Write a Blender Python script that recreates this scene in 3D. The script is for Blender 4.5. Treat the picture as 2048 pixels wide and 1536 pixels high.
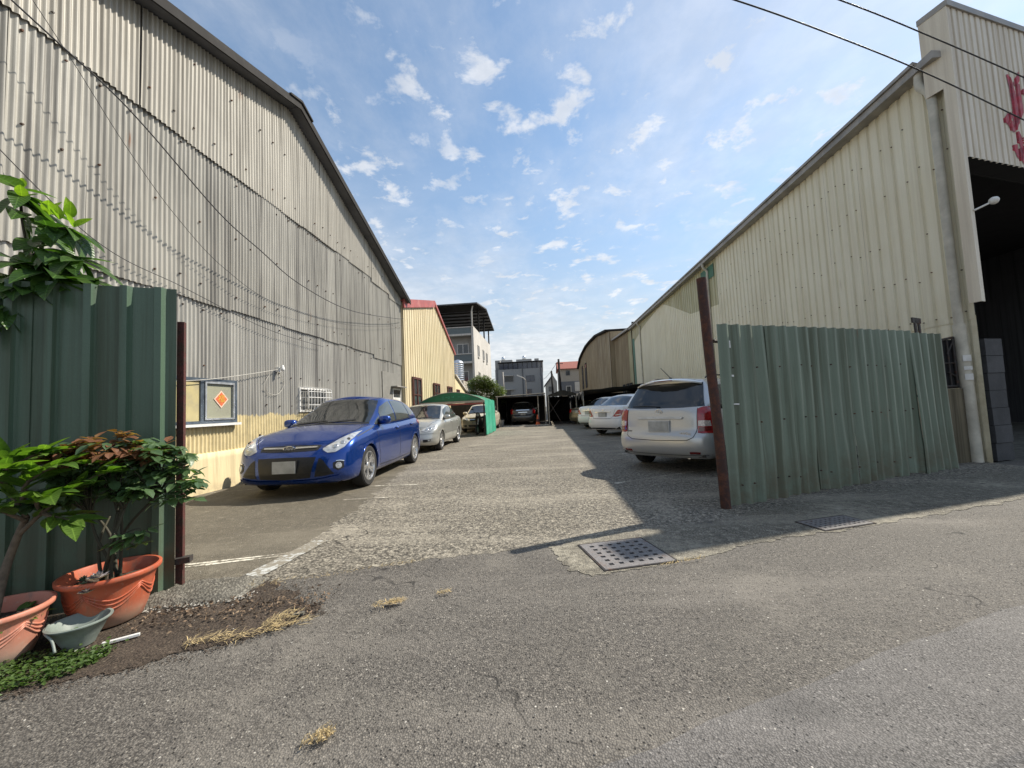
import bpy, bmesh, math, random
from math import sin, cos, pi, radians, sqrt, hypot, atan2
from mathutils import Vector, Matrix
from mathutils.bvhtree import BVHTree

for _o in list(bpy.data.objects):
    bpy.data.objects.remove(_o)
SC = bpy.context.scene
COL = SC.collection
RND = random.Random(7)

# ------------------------------------------------------------------ camera
CAM_YAW, CAM_PITCH, CAM_ROLL = radians(4.54), radians(3.5), radians(2.6)
cam_d = bpy.data.cameras.new('camera')
cam_d.sensor_width = 36.0
cam_d.lens = 769.0 / 2048.0 * 36.0
cam_d.clip_start = 0.05
cam_d.clip_end = 3000.0
cam = bpy.data.objects.new('camera', cam_d)
COL.objects.link(cam)
_f = Vector((-sin(CAM_YAW) * cos(CAM_PITCH), cos(CAM_YAW) * cos(CAM_PITCH), sin(CAM_PITCH)))
_r = Vector((cos(CAM_YAW), sin(CAM_YAW), 0))
_u = _r.cross(_f)
_R = _r * cos(CAM_ROLL) - _u * sin(CAM_ROLL)
_U = _u * cos(CAM_ROLL) + _r * sin(CAM_ROLL)
cam.matrix_world = Matrix(((_R.x, _U.x, -_f.x, 0), (_R.y, _U.y, -_f.y, 0), (_R.z, _U.z, -_f.z, 1.2), (0, 0, 0, 1)))
SC.camera = cam

# ------------------------------------------------------------------ sun, sky, exposure
SUN_EL, SUN_AZ = radians(46.3), radians(61.4)      # azimuth clockwise from +Y
sun_d = bpy.data.lights.new('sun', 'SUN')
sun_d.energy = 4.2
sun_d.angle = radians(0.53)
sun_d.color = (1.0, 0.93, 0.81)
sun = bpy.data.objects.new('sun', sun_d)
COL.objects.link(sun)
_s = Vector((sin(SUN_AZ) * cos(SUN_EL), cos(SUN_AZ) * cos(SUN_EL), sin(SUN_EL)))
sun.rotation_euler = _s.to_track_quat('Z', 'Y').to_euler()
sun.location = (20, 10, 30)

W = bpy.data.worlds.new('World')
SC.world = W
W.use_nodes = True
_n = W.node_tree.nodes
_l = W.node_tree.links
_n.clear()


def wn(t, **k):
    x = _n.new(t)
    for a, b in k.items():
        setattr(x, a, b)
    return x


def wmath(op, a, b=None, c=None, clamp=False):
    m = wn('ShaderNodeMath', operation=op, use_clamp=clamp)
    for i, v in enumerate((a, b, c)):
        if v is None:
            continue
        if isinstance(v, (int, float)):
            m.inputs[i].default_value = v
        else:
            _l.new(v, m.inputs[i])
    return m.outputs[0]


w_out = wn('ShaderNodeOutputWorld')
w_bg = wn('ShaderNodeBackground')
w_sky = wn('ShaderNodeTexSky', sky_type='NISHITA')
w_sky.sun_disc = False
w_sky.sun_elevation = SUN_EL
w_sky.sun_rotation = SUN_AZ
w_sky.air_density = 1.0
w_sky.dust_density = 0.25
w_sky.ozone_density = 1.2
w_tc = wn('ShaderNodeTexCoord')
w_sep = wn('ShaderNodeSeparateXYZ')
_l.new(w_tc.outputs['Generated'], w_sep.inputs[0])
zc = wmath('ADD', wmath('MAXIMUM', w_sep.outputs[2], 0.0), 0.10)
uu = wmath('DIVIDE', w_sep.outputs[0], zc)
vv = wmath('DIVIDE', w_sep.outputs[1], zc)
w_cmb = wn('ShaderNodeCombineXYZ')
_l.new(uu, w_cmb.inputs[0])
_l.new(vv, w_cmb.inputs[1])


def wnoise(scale, detail, rough, loc, sc=(1, 1, 1), dist=0.0):
    mp = wn('ShaderNodeMapping')
    mp.inputs['Location'].default_value = loc
    mp.inputs['Scale'].default_value = sc
    _l.new(w_cmb.outputs[0], mp.inputs[0])
    n = wn('ShaderNodeTexNoise')
    n.inputs['Scale'].default_value = scale
    n.inputs['Detail'].default_value = detail
    n.inputs['Roughness'].default_value = rough
    n.inputs['Distortion'].default_value = dist
    _l.new(mp.outputs[0], n.inputs['Vector'])
    return n.outputs[0]


def wramp(v, a, b):
    r = wn('ShaderNodeMapRange', interpolation_type='SMOOTHSTEP')
    r.inputs['From Min'].default_value = a
    r.inputs['From Max'].default_value = b
    _l.new(v, r.inputs[0])
    return r.outputs[0]


# small broken cumulus, a large soft bank low down, thin veils, pale haze at the horizon
cl_small = wnoise(7.4, 12, 0.60, (2.1, 8.7, 0.0), dist=0.2)
cl_cover = wnoise(1.1, 3, 0.5, (7.4, 2.2, 0.0))
cl_big = wnoise(0.50, 10, 0.62, (4.3, 5.2, 0.0), dist=0.4)
cl_tone = wnoise(7.0, 6, 0.6, (1.0, 1.0, 0.0))
m_small = wmath('MULTIPLY', wramp(cl_small, 0.50, 0.66), wramp(cl_cover, 0.30, 0.50))
low = wramp(w_sep.outputs[2], 0.62, 0.22)
m_big = wmath('MULTIPLY', wramp(cl_big, 0.36, 0.58), wmath('MULTIPLY', low, 0.92))
veil = wnoise(1.2, 9, 0.65, (0.3, 9.0, 0.0), (1.0, 0.6, 1.0))
m_veil = wmath('MULTIPLY', wramp(veil, 0.36, 0.70), 0.58)
mk = wmath('MAXIMUM', wmath('MAXIMUM', m_small, m_big), m_veil, clamp=True)
haze = wmath('MULTIPLY', wramp(w_sep.outputs[2], 0.55, 0.0), 0.82)
w_sc = wn('ShaderNodeMix', data_type='RGBA', blend_type='MULTIPLY')
w_sc.inputs[0].default_value = 1.0
_l.new(w_sky.outputs[0], w_sc.inputs[6])
w_sc.inputs[7].default_value = (1.06, 1.07, 0.99, 1)
w_hz = wn('ShaderNodeMix', data_type='RGBA')
_l.new(haze, w_hz.inputs[0])
_l.new(w_sc.outputs[2], w_hz.inputs[6])
w_hz.inputs[7].default_value = (2.7, 2.85, 3.05, 1)
w_cl = wn('ShaderNodeMix', data_type='RGBA', blend_type='ADD')
w_cl.inputs[0].default_value = 0.28
w_tone = wn('ShaderNodeMix', data_type='RGBA')
_l.new(wramp(cl_tone, 0.35, 0.70), w_tone.inputs[0])
w_tone.inputs[6].default_value = (3.0, 3.1, 3.25, 1)
w_tone.inputs[7].default_value = (3.9, 3.9, 3.95, 1)
_l.new(w_tone.outputs[2], w_cl.inputs[6])
_l.new(w_hz.outputs[2], w_cl.inputs[7])
w_mix = wn('ShaderNodeMix', data_type='RGBA')
_l.new(mk, w_mix.inputs[0])
_l.new(w_hz.outputs[2], w_mix.inputs[6])
_l.new(w_cl.outputs[2], w_mix.inputs[7])
_l.new(w_mix.outputs[2], w_bg.inputs[0])
w_bg.inputs[1].default_value = 0.115
_l.new(w_bg.outputs[0], w_out.inputs[0])

SC.view_settings.view_transform = 'Standard'
SC.view_settings.look = 'None'
SC.view_settings.exposure = 0.75
SC.view_settings.gamma = 1.0
SC.view_settings.use_curve_mapping = False
SC.cycles.max_bounces = 8
SC.cycles.use_denoising = True

# ------------------------------------------------------------------ mesh helpers
OFF = {}


def tag(o, label=None, cat=None, group=None, kind=None):
    if label:
        o['label'] = label
    if cat:
        o['category'] = cat
    if group:
        o['group'] = group
    if kind:
        o['kind'] = kind
    return o


def thing(name, label, cat, loc=(0, 0, 0), rotz=0.0, group=None):
    o = bpy.data.objects.new(name, None)
    o.empty_display_size = 0.2
    COL.objects.link(o)
    o.location = loc
    o.rotation_euler = (0, 0, rotz)
    OFF[o.name] = Vector(loc)
    return tag(o, label, cat, group)


class MB:
    def __init__(s):
        s.v = []
        s.f = []
        s.m = []
        s.mi = 0

    def add(s, vs, fs):
        b = len(s.v)
        s.v += [tuple(p) for p in vs]
        s.f += [tuple(i + b for i in f) for f in fs]
        s.m += [s.mi] * len(fs)
        return b

    def box(s, c, d, rot=0.0, tilt=None):
        hx, hy, hz = d[0] / 2, d[1] / 2, d[2] / 2
        M = Matrix.Rotation(rot, 3, 'Z')
        if tilt is not None:
            M = M @ tilt
        vs = [Vector(c) + M @ Vector((x * hx, y * hy, z * hz)) for x in (-1, 1) for y in (-1, 1) for z in (-1, 1)]
        s.add(vs, [(0, 1, 3, 2), (4, 6, 7, 5), (0, 4, 5, 1), (2, 3, 7, 6), (0, 2, 6, 4), (1, 5, 7, 3)])
        return s

    def bx(s, x0, x1, y0, y1, z0, z1):
        return s.box(((x0 + x1) / 2, (y0 + y1) / 2, (z0 + z1) / 2), (x1 - x0, y1 - y0, z1 - z0))

    def tube(s, pts, r, n=8, cap=True):
        pts = [Vector(p) for p in pts]
        rs = r if isinstance(r, (list, tuple)) else [r] * len(pts)
        up = None
        rings = []
        for i, p in enumerate(pts):
            t = (pts[min(i + 1, len(pts) - 1)] - pts[max(i - 1, 0)]).normalized()
            if up is None:
                a = Vector((0, 0, 1)) if abs(t.z) < 0.9 else Vector((1, 0, 0))
                up = t.cross(a).normalized()
            else:
                up = (up - t * up.dot(t)).normalized()
            w = t.cross(up)
            rings.append([p + (up * cos(2 * pi * k / n) + w * sin(2 * pi * k / n)) * rs[i] for k in range(n)])
        b = s.add([q for rg in rings for q in rg], [])
        for i in range(len(pts) - 1):
            for k in range(n):
                k2 = (k + 1) % n
                s.f.append((b + i * n + k, b + i * n + k2, b + (i + 1) * n + k2, b + (i + 1) * n + k))
                s.m.append(s.mi)
        if cap:
            s.f.append(tuple(b + k for k in reversed(range(n))))
            s.f.append(tuple(b + (len(pts) - 1) * n + k for k in range(n)))
            s.m += [s.mi] * 2
        return s

    def lathe(s, prof, n=32, c=(0, 0, 0), axis='Z', sx=1.0, sy=1.0, wob=None):
        vs = []
        for i, (r, z) in enumerate(prof):
            for k in range(n):
                a = 2 * pi * k / n
                rr = r * (wob(a, z) if wob else 1.0)
                p = Vector((rr * cos(a) * sx, rr * sin(a) * sy, z))
                if axis == 'X':
                    p = Vector((p.z, p.x, p.y))
                elif axis == 'Y':
                    p = Vector((p.y, p.z, p.x))
                vs.append(p + Vector(c))
        fs = []
        for i in range(len(prof) - 1):
            for k in range(n):
                k2 = (k + 1) % n
                fs.append((i * n + k, i * n + k2, (i + 1) * n + k2, (i + 1) * n + k))
        s.add(vs, fs)
        return s

    def prism(s, poly, d):
        """poly: list of 3D points (planar), d: extrusion vector"""
        n = len(poly)
        d = Vector(d)
        vs = [Vector(p) for p in poly] + [Vector(p) + d for p in poly]
        fs = [tuple(range(n))[::-1], tuple(range(n, 2 * n))]
        fs += [(i, (i + 1) % n, n + (i + 1) % n, n + i) for i in range(n)]
        s.add(vs, fs)
        return s

    def grid(s, rows, closed=False):
        nr, nc = len(rows), len(rows[0])
        vs = [p for r in rows for p in r]
        fs = []
        for i in range(nr - 1):
            for j in range(nc - 1 + (1 if closed else 0)):
                j2 = (j + 1) % nc
                fs.append((i * nc + j, i * nc + j2, (i + 1) * nc + j2, (i + 1) * nc + j))
        s.add(vs, fs)
        return s

    def build(s, name, mats, parent=None, smooth=False, world=False, merge=None, recalc=True, sharp=None):
        me = bpy.data.meshes.new(name)
        off = OFF.get(parent.name, Vector((0, 0, 0))) if (parent is not None and world) else Vector((0, 0, 0))
        me.from_pydata([tuple(Vector(p) - off) for p in s.v], [], s.f)
        if not isinstance(mats, (list, tuple)):
            mats = [mats]
        for m in mats:
            me.materials.append(m)
        if len(mats) > 1:
            me.polygons.foreach_set('material_index', s.m)
        if merge or recalc:
            bm = bmesh.new()
            bm.from_mesh(me)
            if merge:
                bmesh.ops.remove_doubles(bm, verts=bm.verts, dist=merge)
                bmesh.ops.dissolve_degenerate(bm, edges=bm.edges, dist=1e-6)
            if recalc:
                bmesh.ops.recalc_face_normals(bm, faces=bm.faces)
            if sharp:
                for e in bm.edges:
                    if len(e.link_faces) == 2 and e.calc_face_angle(0) > sharp:
                        e.smooth = False
            bm.to_mesh(me)
            bm.free()
        if smooth:
            me.polygons.foreach_set('use_smooth', [True] * len(me.polygons))
        me.update()
        o = bpy.data.objects.new(name, me)
        COL.objects.link(o)
        if parent is not None:
            o.parent = parent
            OFF[o.name] = OFF.get(parent.name, Vector((0, 0, 0)))
        return o


def link_copy(o, parent=None, loc=None, rot=None, scale=None):
    c = o.copy()
    COL.objects.link(c)
    if parent is not None:
        c.parent = parent
    if loc is not None:
        c.location = loc
    if rot is not None:
        c.rotation_euler = rot
    if scale is not None:
        c.scale = scale
    return c


def inst(name, me, parent, loc, rot=(0, 0, 0), scale=(1, 1, 1)):
    o = bpy.data.objects.new(name, me)
    COL.objects.link(o)
    o.parent = parent
    o.location = Vector(loc)
    o.rotation_euler = rot
    o.scale = scale
    return o


def copy_tree(o, parent=None):
    c = o.copy()
    COL.objects.link(c)
    c.parent = parent
    for ch in list(o.children):
        copy_tree(ch, c)
    return c


def struct(o, kind='structure'):
    o['kind'] = kind
    return o


def text_mesh(txt, size, extrude, name, mt, parent, M, shear=0.0):
    cu = bpy.data.curves.new(name, 'FONT')
    cu.body = txt
    cu.size = size
    cu.extrude = extrude
    cu.shear = shear
    cu.align_x = 'CENTER'
    cu.align_y = 'CENTER'
    cu.resolution_u = 3
    to = bpy.data.objects.new(name + '_tmp', cu)
    COL.objects.link(to)
    dg = bpy.context.evaluated_depsgraph_get()
    me = bpy.data.meshes.new_from_object(to.evaluated_get(dg))
    bpy.data.objects.remove(to)
    me.transform(M)
    me.materials.clear()
    me.materials.append(mt)
    o = bpy.data.objects.new(name, me)
    COL.objects.link(o)
    o.parent = parent
    return o


def lerp(a, b, t):
    return a + (b - a) * t


def interp(tab, x):
    if x <= tab[0][0]:
        return tab[0][1]
    for (a, b), (c, d) in zip(tab, tab[1:]):
        if x <= c:
            t = (x - a) / (c - a)
            return b + (d - b) * t
    return tab[-1][1]


def smooth_interp(tab, x):
    """Catmull-Rom through the table, clamped at its ends"""
    if x <= tab[0][0]:
        return tab[0][1]
    if x >= tab[-1][0]:
        return tab[-1][1]
    for i in range(len(tab) - 1):
        if tab[i][0] <= x <= tab[i + 1][0]:
            x0, y0 = tab[i]
            x1, y1 = tab[i + 1]
            h = x1 - x0

            def sl(k):
                if k <= 0 or k >= len(tab) - 1:
                    k0, k1 = max(k - 1, 0), min(k + 1, len(tab) - 1)
                else:
                    k0, k1 = k - 1, k + 1
                return (tab[k1][1] - tab[k0][1]) / (tab[k1][0] - tab[k0][0])
            m0, m1 = sl(i), sl(i + 1)
            t = (x - x0) / h
            return (2 * t**3 - 3 * t**2 + 1) * y0 + (t**3 - 2 * t**2 + t) * h * m0 + (-2 * t**3 + 3 * t**2) * y1 + (t**3 - t**2) * h * m1


def resample(pts, n):
    pts = [Vector((p[0], p[1])) for p in pts]
    L = [0.0]
    for a, b in zip(pts, pts[1:]):
        L.append(L[-1] + (b - a).length)
    out = []
    for i in range(n):
        d = L[-1] * i / (n - 1)
        for k in range(len(pts) - 1):
            if d <= L[k + 1] + 1e-9:
                t = (d - L[k]) / max(L[k + 1] - L[k], 1e-9)
                out.append(pts[k].lerp(pts[k + 1], t))
                break
    return out


def crom(pts, n=6):
    """smooth a polyline"""
    P = [Vector(p) for p in pts]
    out = []
    for i in range(len(P) - 1):
        p0, p1, p2, p3 = P[max(i - 1, 0)], P[i], P[i + 1], P[min(i + 2, len(P) - 1)]
        for k in range(n):
            t = k / n
            out.append(0.5 * ((2 * p1) + (p2 - p0) * t + (2 * p0 - 5 * p1 + 4 * p2 - p3) * t * t + (3 * p1 - p0 - 3 * p2 + p3) * t**3))
    out.append(P[-1])
    return out


# ------------------------------------------------------------------ material helpers
class NT:
    def __init__(s, name):
        s.mat = bpy.data.materials.new(name)
        s.mat.use_nodes = True
        s.t = s.mat.node_tree
        s.t.nodes.clear()
        s.out = s.t.nodes.new('ShaderNodeOutputMaterial')
        s.bsdf = s.t.nodes.new('ShaderNodeBsdfPrincipled')
        s.t.links.new(s.bsdf.outputs[0], s.out.inputs[0])
        s._pos = None
        s._obj = None

    def n(s, t, **k):
        x = s.t.nodes.new(t)
        for a, b in k.items():
            setattr(x, a, b)
        return x

    def put(s, sock, v):
        if v is None:
            return
        if hasattr(v, 'is_output') or isinstance(v, bpy.types.NodeSocket):
            s.t.links.new(v, sock)
        elif isinstance(v, (tuple, list)) and len(v) == 3 and sock.type == 'RGBA':
            sock.default_value = (*v, 1)
        else:
            sock.default_value = v

    def pos(s):
        if s._pos is None:
            s._pos = s.n('ShaderNodeNewGeometry').outputs['Position']
        return s._pos

    def obj(s):
        if s._obj is None:
            s._obj = s.n('ShaderNodeTexCoord').outputs['Object']
        return s._obj

    def vec(s, v, scale=(1, 1, 1), loc=(0, 0, 0), rot=(0, 0, 0)):
        m = s.n('ShaderNodeMapping')
        s.put(m.inputs['Vector'], v)
        m.inputs['Scale'].default_value = scale
        m.inputs['Location'].default_value = loc
        m.inputs['Rotation'].default_value = rot
        return m.outputs[0]

    def noise(s, v, scale, detail=4, rough=0.55, dist=0.0):
        x = s.n('ShaderNodeTexNoise')
        s.put(x.inputs['Vector'], v)
        x.inputs['Scale'].default_value = scale
        x.inputs['Detail'].default_value = detail
        x.inputs['Roughness'].default_value = rough
        x.inputs['Distortion'].default_value = dist
        return x.outputs[0]

    def voro(s, v, scale, feature='F1', rnd=1.0):
        x = s.n('ShaderNodeTexVoronoi', feature=feature)
        s.put(x.inputs['Vector'], v)
        x.inputs['Scale'].default_value = scale
        x.inputs['Randomness'].default_value = rnd
        return x

    def ramp(s, v, a, b, lo=0.0, hi=1.0, smooth=True):
        x = s.n('ShaderNodeMapRange', interpolation_type='SMOOTHSTEP' if smooth else 'LINEAR')
        x.inputs['From Min'].default_value = a
        x.inputs['From Max'].default_value = b
        x.inputs['To Min'].default_value = lo
        x.inputs['To Max'].default_value = hi
        s.put(x.inputs[0], v)
        return x.outputs[0]

    def math(s, op, a, b=None, c=None, clamp=False):
        x = s.n('ShaderNodeMath', operation=op, use_clamp=clamp)
        for i, v in enumerate((a, b, c)):
            s.put(x.inputs[i], v)
        return x.outputs[0]

    def mix(s, f, a, b, blend='MIX'):
        x = s.n('ShaderNodeMix', data_type='RGBA', blend_type=blend)
        s.put(x.inputs[0], f)
        s.put(x.inputs[6], a)
        s.put(x.inputs[7], b)
        return x.outputs[2]

    def sep(s, v):
        x = s.n('ShaderNodeSeparateXYZ')
        s.put(x.inputs[0], v)
        return x.outputs

    def bump(s, h, strength=0.5, dist=0.01):
        x = s.n('ShaderNodeBump')
        x.inputs['Strength'].default_value = strength
        x.inputs['Distance'].default_value = dist
        s.put(x.inputs['Height'], h)
        s.put(s.bsdf.inputs['Normal'], x.outputs[0])
        return x.outputs[0]

    def set(s, color=None, rough=None, metal=None, spec=None, coat=None, coatr=None, emit=None, es=None):
        b = s.bsdf.inputs
        s.put(b['Base Color'], color)
        s.put(b['Roughness'], rough)
        s.put(b['Metallic'], metal)
        s.put(b['Specular IOR Level'], spec)
        s.put(b['Coat Weight'], coat)
        s.put(b['Coat Roughness'], coatr)
        s.put(b['Emission Color'], emit)
        s.put(b['Emission Strength'], es)
        return s.mat

    def rnd(s):
        return s.n('ShaderNodeObjectInfo').outputs['Random']


def plain(name, col, rough=0.6, metal=0.0, var=0.25, scale=8.0, coat=0.0, spec=0.5, bump=0.0, dirt=None, objspace=True, rvar=0.0):
    """painted or moulded surface with mottling, optional grime and relief"""
    t = NT(name)
    p = t.obj() if objspace else t.pos()
    a = t.noise(p, scale, 6, 0.6)
    c = t.mix(t.ramp(a, 0.3, 0.7), tuple(x * (1 - var) for x in col), tuple(min(1, x * (1 + var * 0.6)) for x in col))
    if rvar:
        c = t.mix(t.math('MULTIPLY', t.rnd(), rvar), c, (col[0] * 0.45, col[1] * 0.45, col[2] * 0.45))
    if dirt:
        d = t.noise(p, scale * 0.35, 8, 0.7)
        c = t.mix(t.ramp(d, 0.48, 0.72, 0, 0.8), c, dirt)
    if bump:
        t.bump(t.noise(p, scale * 6, 6, 0.7), bump, 0.004)
    r = t.ramp(a, 0.2, 0.8, max(0.02, rough - 0.08), min(1, rough + 0.1))
    return t.set(c, r, metal, spec, coat, 0.04)


# ------------------------------------------------------------------ materials
def m_ground(name, dark, mid, light, agg=95.0, patch=(0.5, 0.5, 0.5), tint=None, wear=0.0, bumps=0.6, shine=0.0, crack=True, mott=0.0, mscale=22.0):
    t = NT(name)
    p = t.pos()
    dn = t.n('ShaderNodeTexNoise')
    t.put(dn.inputs['Vector'], p)
    dn.inputs['Scale'].default_value = agg * 0.8
    dsc = t.n('ShaderNodeVectorMath', operation='MULTIPLY_ADD')
    t.put(dsc.inputs[0], dn.outputs['Color'])
    dsc.inputs[1].default_value = (0.9 / agg,) * 3
    t.put(dsc.inputs[2], p)
    v = t.voro(dsc.outputs[0], agg)
    cellr = t.sep(v.outputs['Color'])[0]
    edge = v.outputs['Distance']
    big = t.noise(p, 0.45, 6, 0.62)
    mid_n = t.noise(p, 3.2, 6, 0.65)
    fine = t.noise(p, 260, 3, 0.7)
    c = t.mix(t.ramp(cellr, 0.05, 0.95), tuple(x * 0.88 for x in mid), tuple(x * 1.22 for x in mid))
    c = t.mix(t.ramp(cellr, 0.90, 0.99, 0, 0.75), c, light)
    c = t.mix(t.ramp(cellr, 0.22, 0.04, 0, 0.85), c, dark)
    c = t.mix(t.ramp(edge, 0.42, 0.62, 0, 0.75), c, dark)
    # broad stains, worn paler tracks
    c = t.mix(t.ramp(big, 0.36, 0.70, 0, 0.55), c, patch, 'MULTIPLY')
    c = t.mix(t.ramp(mid_n, 0.42, 0.72, 0, 0.45), c, tuple(x * 0.62 for x in mid))
    c = t.mix(t.ramp(fine, 0.3, 0.7, 0, 0.35), c, tuple(x * 0.5 for x in mid))
    if tint:
        tn = t.noise(t.vec(p, (1, 1, 1), (5, 3, 0)), 0.9, 7, 0.68)
        c = t.mix(t.ramp(tn, 0.50, 0.74, 0, 0.7), c, tint)
    if mott:
        mo = t.noise(p, mscale, 5, 0.72)
        c = t.mix(t.ramp(mo, 0.50, 0.38, 0, mott), c, tuple(x * 1.3 for x in dark))
        c = t.mix(t.ramp(mo, 0.54, 0.70, 0, mott), c, tuple(min(1, x * 1.75) for x in mid))
    ob = t.noise(t.vec(p, (1, 1, 1), (13, 31, 0)), 1.7, 3, 0.45)
    c = t.mix(t.ramp(ob, 0.64, 0.76, 0, 0.55), c, tuple(x * 0.35 for x in mid))
    wt = t.noise(t.vec(p, (0.35, 1.6, 1), (2, 7, 0), (0, 0, -0.36)), 1.0, 5, 0.6)
    c = t.mix(t.ramp(wt, 0.48, 0.72, 0, 0.40), c, tuple(min(1, x * 1.45) for x in mid))
    # sparse bright grit
    v2 = t.voro(p, 34.0)
    g = t.sep(v2.outputs['Color'])[1]
    grit = t.math('MULTIPLY', t.ramp(g, 0.93, 0.95), t.ramp(v2.outputs['Distance'], 0.17, 0.12))
    c = t.mix(t.math('MULTIPLY', grit, 0.8), c, (0.55, 0.52, 0.46))
    # pits
    v3 = t.voro(t.vec(p, (1, 1, 1), (3, 8, 0)), 46.0)
    g3 = t.sep(v3.outputs['Color'])[2]
    pit = t.math('MULTIPLY', t.ramp(g3, 0.80, 0.84), t.ramp(v3.outputs['Distance'], 0.26, 0.16))
    c = t.mix(t.math('MULTIPLY', pit, 0.75), c, tuple(x * 0.25 for x in dark))
    if crack:
        cw = t.noise(p, 2.2, 5, 0.6)
        wv = t.n('ShaderNodeVectorMath', operation='ADD')
        t.put(wv.inputs[0], p)
        sc = t.n('ShaderNodeVectorMath', operation='SCALE')
        nz = t.n('ShaderNodeTexNoise')
        t.put(nz.inputs['Vector'], p)
        nz.inputs['Scale'].default_value = 3.0
        t.put(sc.inputs[0], nz.outputs['Color'])
        sc.inputs['Scale'].default_value = 0.6
        t.put(wv.inputs[1], sc.outputs[0])
        ck = t.voro(wv.outputs[0], 0.42, 'DISTANCE_TO_EDGE')
        ckm = t.math('MULTIPLY', t.ramp(ck.outputs['Distance'], 0.0045, 0.001), t.ramp(cw, 0.46, 0.6))
        c = t.mix(t.math('MULTIPLY', ckm, 0.8), c, tuple(x * 0.4 for x in dark))
    h = t.math('ADD', t.math('MULTIPLY', t.math('SUBTRACT', 0.6, edge), 1.0), t.math('MULTIPLY', fine, 0.35))
    h = t.math('SUBTRACT', h, t.math('MULTIPLY', pit, 1.2))
    h = t.math('ADD', h, t.math('MULTIPLY', mid_n, 1.5))
    t.bump(h, bumps, 0.006)
    return t.set(c, t.ramp(cellr, 0, 1, 0.72 - shine, 0.95 - shine * 0.6), 0.0, 0.35 + shine)


M = {}
M['asphalt'] = m_ground('asphalt', (0.034, 0.030, 0.026), (0.165, 0.150, 0.130), (0.42, 0.385, 0.33), 120, (0.80, 0.77, 0.73), (0.21, 0.19, 0.16), shine=0.06, bumps=0.8, mott=0.5, mscale=38)
M['asphalt_new'] = m_ground('asphalt_patch', (0.040, 0.037, 0.034), (0.168, 0.157, 0.147), (0.42, 0.395, 0.365), 130, (0.84, 0.82, 0.81), (0.20, 0.188, 0.176), shine=0.10, bumps=0.7, mott=0.35, mscale=45)
M['lot'] = m_ground('worn_lot_asphalt', (0.030, 0.026, 0.021), (0.27, 0.243, 0.195), (0.60, 0.55, 0.44), 48, (0.74, 0.71, 0.66), (0.36, 0.325, 0.26), bumps=1.0, mott=0.75, mscale=20)
M['lot_smooth'] = m_ground('lot_screed', (0.065, 0.056, 0.042), (0.165, 0.146, 0.112), (0.30, 0.27, 0.21), 110, (0.74, 0.70, 0.63), (0.22, 0.195, 0.15), bumps=0.6, mott=0.4, mscale=10)
M['concrete'] = m_ground('kerb_concrete', (0.06, 0.053, 0.042), (0.25, 0.228, 0.182), (0.50, 0.46, 0.37), 90, (0.60, 0.57, 0.52), (0.36, 0.33, 0.26), bumps=0.9, mott=0.6, mscale=14)
M['soil'] = m_ground('soil', (0.025, 0.018, 0.013), (0.085, 0.064, 0.047), (0.22, 0.18, 0.13), 80, (0.6, 0.55, 0.5), (0.10, 0.075, 0.055), bumps=1.0, crack=False)
M['far_ground'] = m_ground('far_ground', (0.08, 0.075, 0.06), (0.16, 0.15, 0.12), (0.2, 0.2, 0.18), 8, bumps=0.1, crack=False)
M['mound'] = m_ground('rough_cement', (0.06, 0.055, 0.045), (0.20, 0.186, 0.155), (0.36, 0.335, 0.28), 70, (0.6, 0.58, 0.5), (0.09, 0.083, 0.068), bumps=1.0, crack=False)


def m_paintline(name, col, keep=0.5):
    t = NT(name)
    p = t.pos()
    n1 = t.noise(p, 26, 6, 0.75)
    n2 = t.noise(p, 2.4, 4, 0.6)
    f = t.ramp(t.math('ADD', t.math('MULTIPLY', n1, 0.7), t.math('MULTIPLY', n2, 0.5)), keep, keep + 0.1)
    c = t.mix(f, (0.22, 0.197, 0.155), col)
    t.bump(t.noise(p, 150, 4, 0.7), 0.5, 0.004)
    return t.set(c, 0.85, 0, 0.3)


M['line_white'] = m_paintline('line_white', (0.66, 0.62, 0.52), 0.56)
M['line_faint'] = m_paintline('line_faint', (0.60, 0.56, 0.47), 0.62)
M['line_grey'] = m_paintline('line_greyblue', (0.48, 0.49, 0.47), 0.56)


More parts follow.
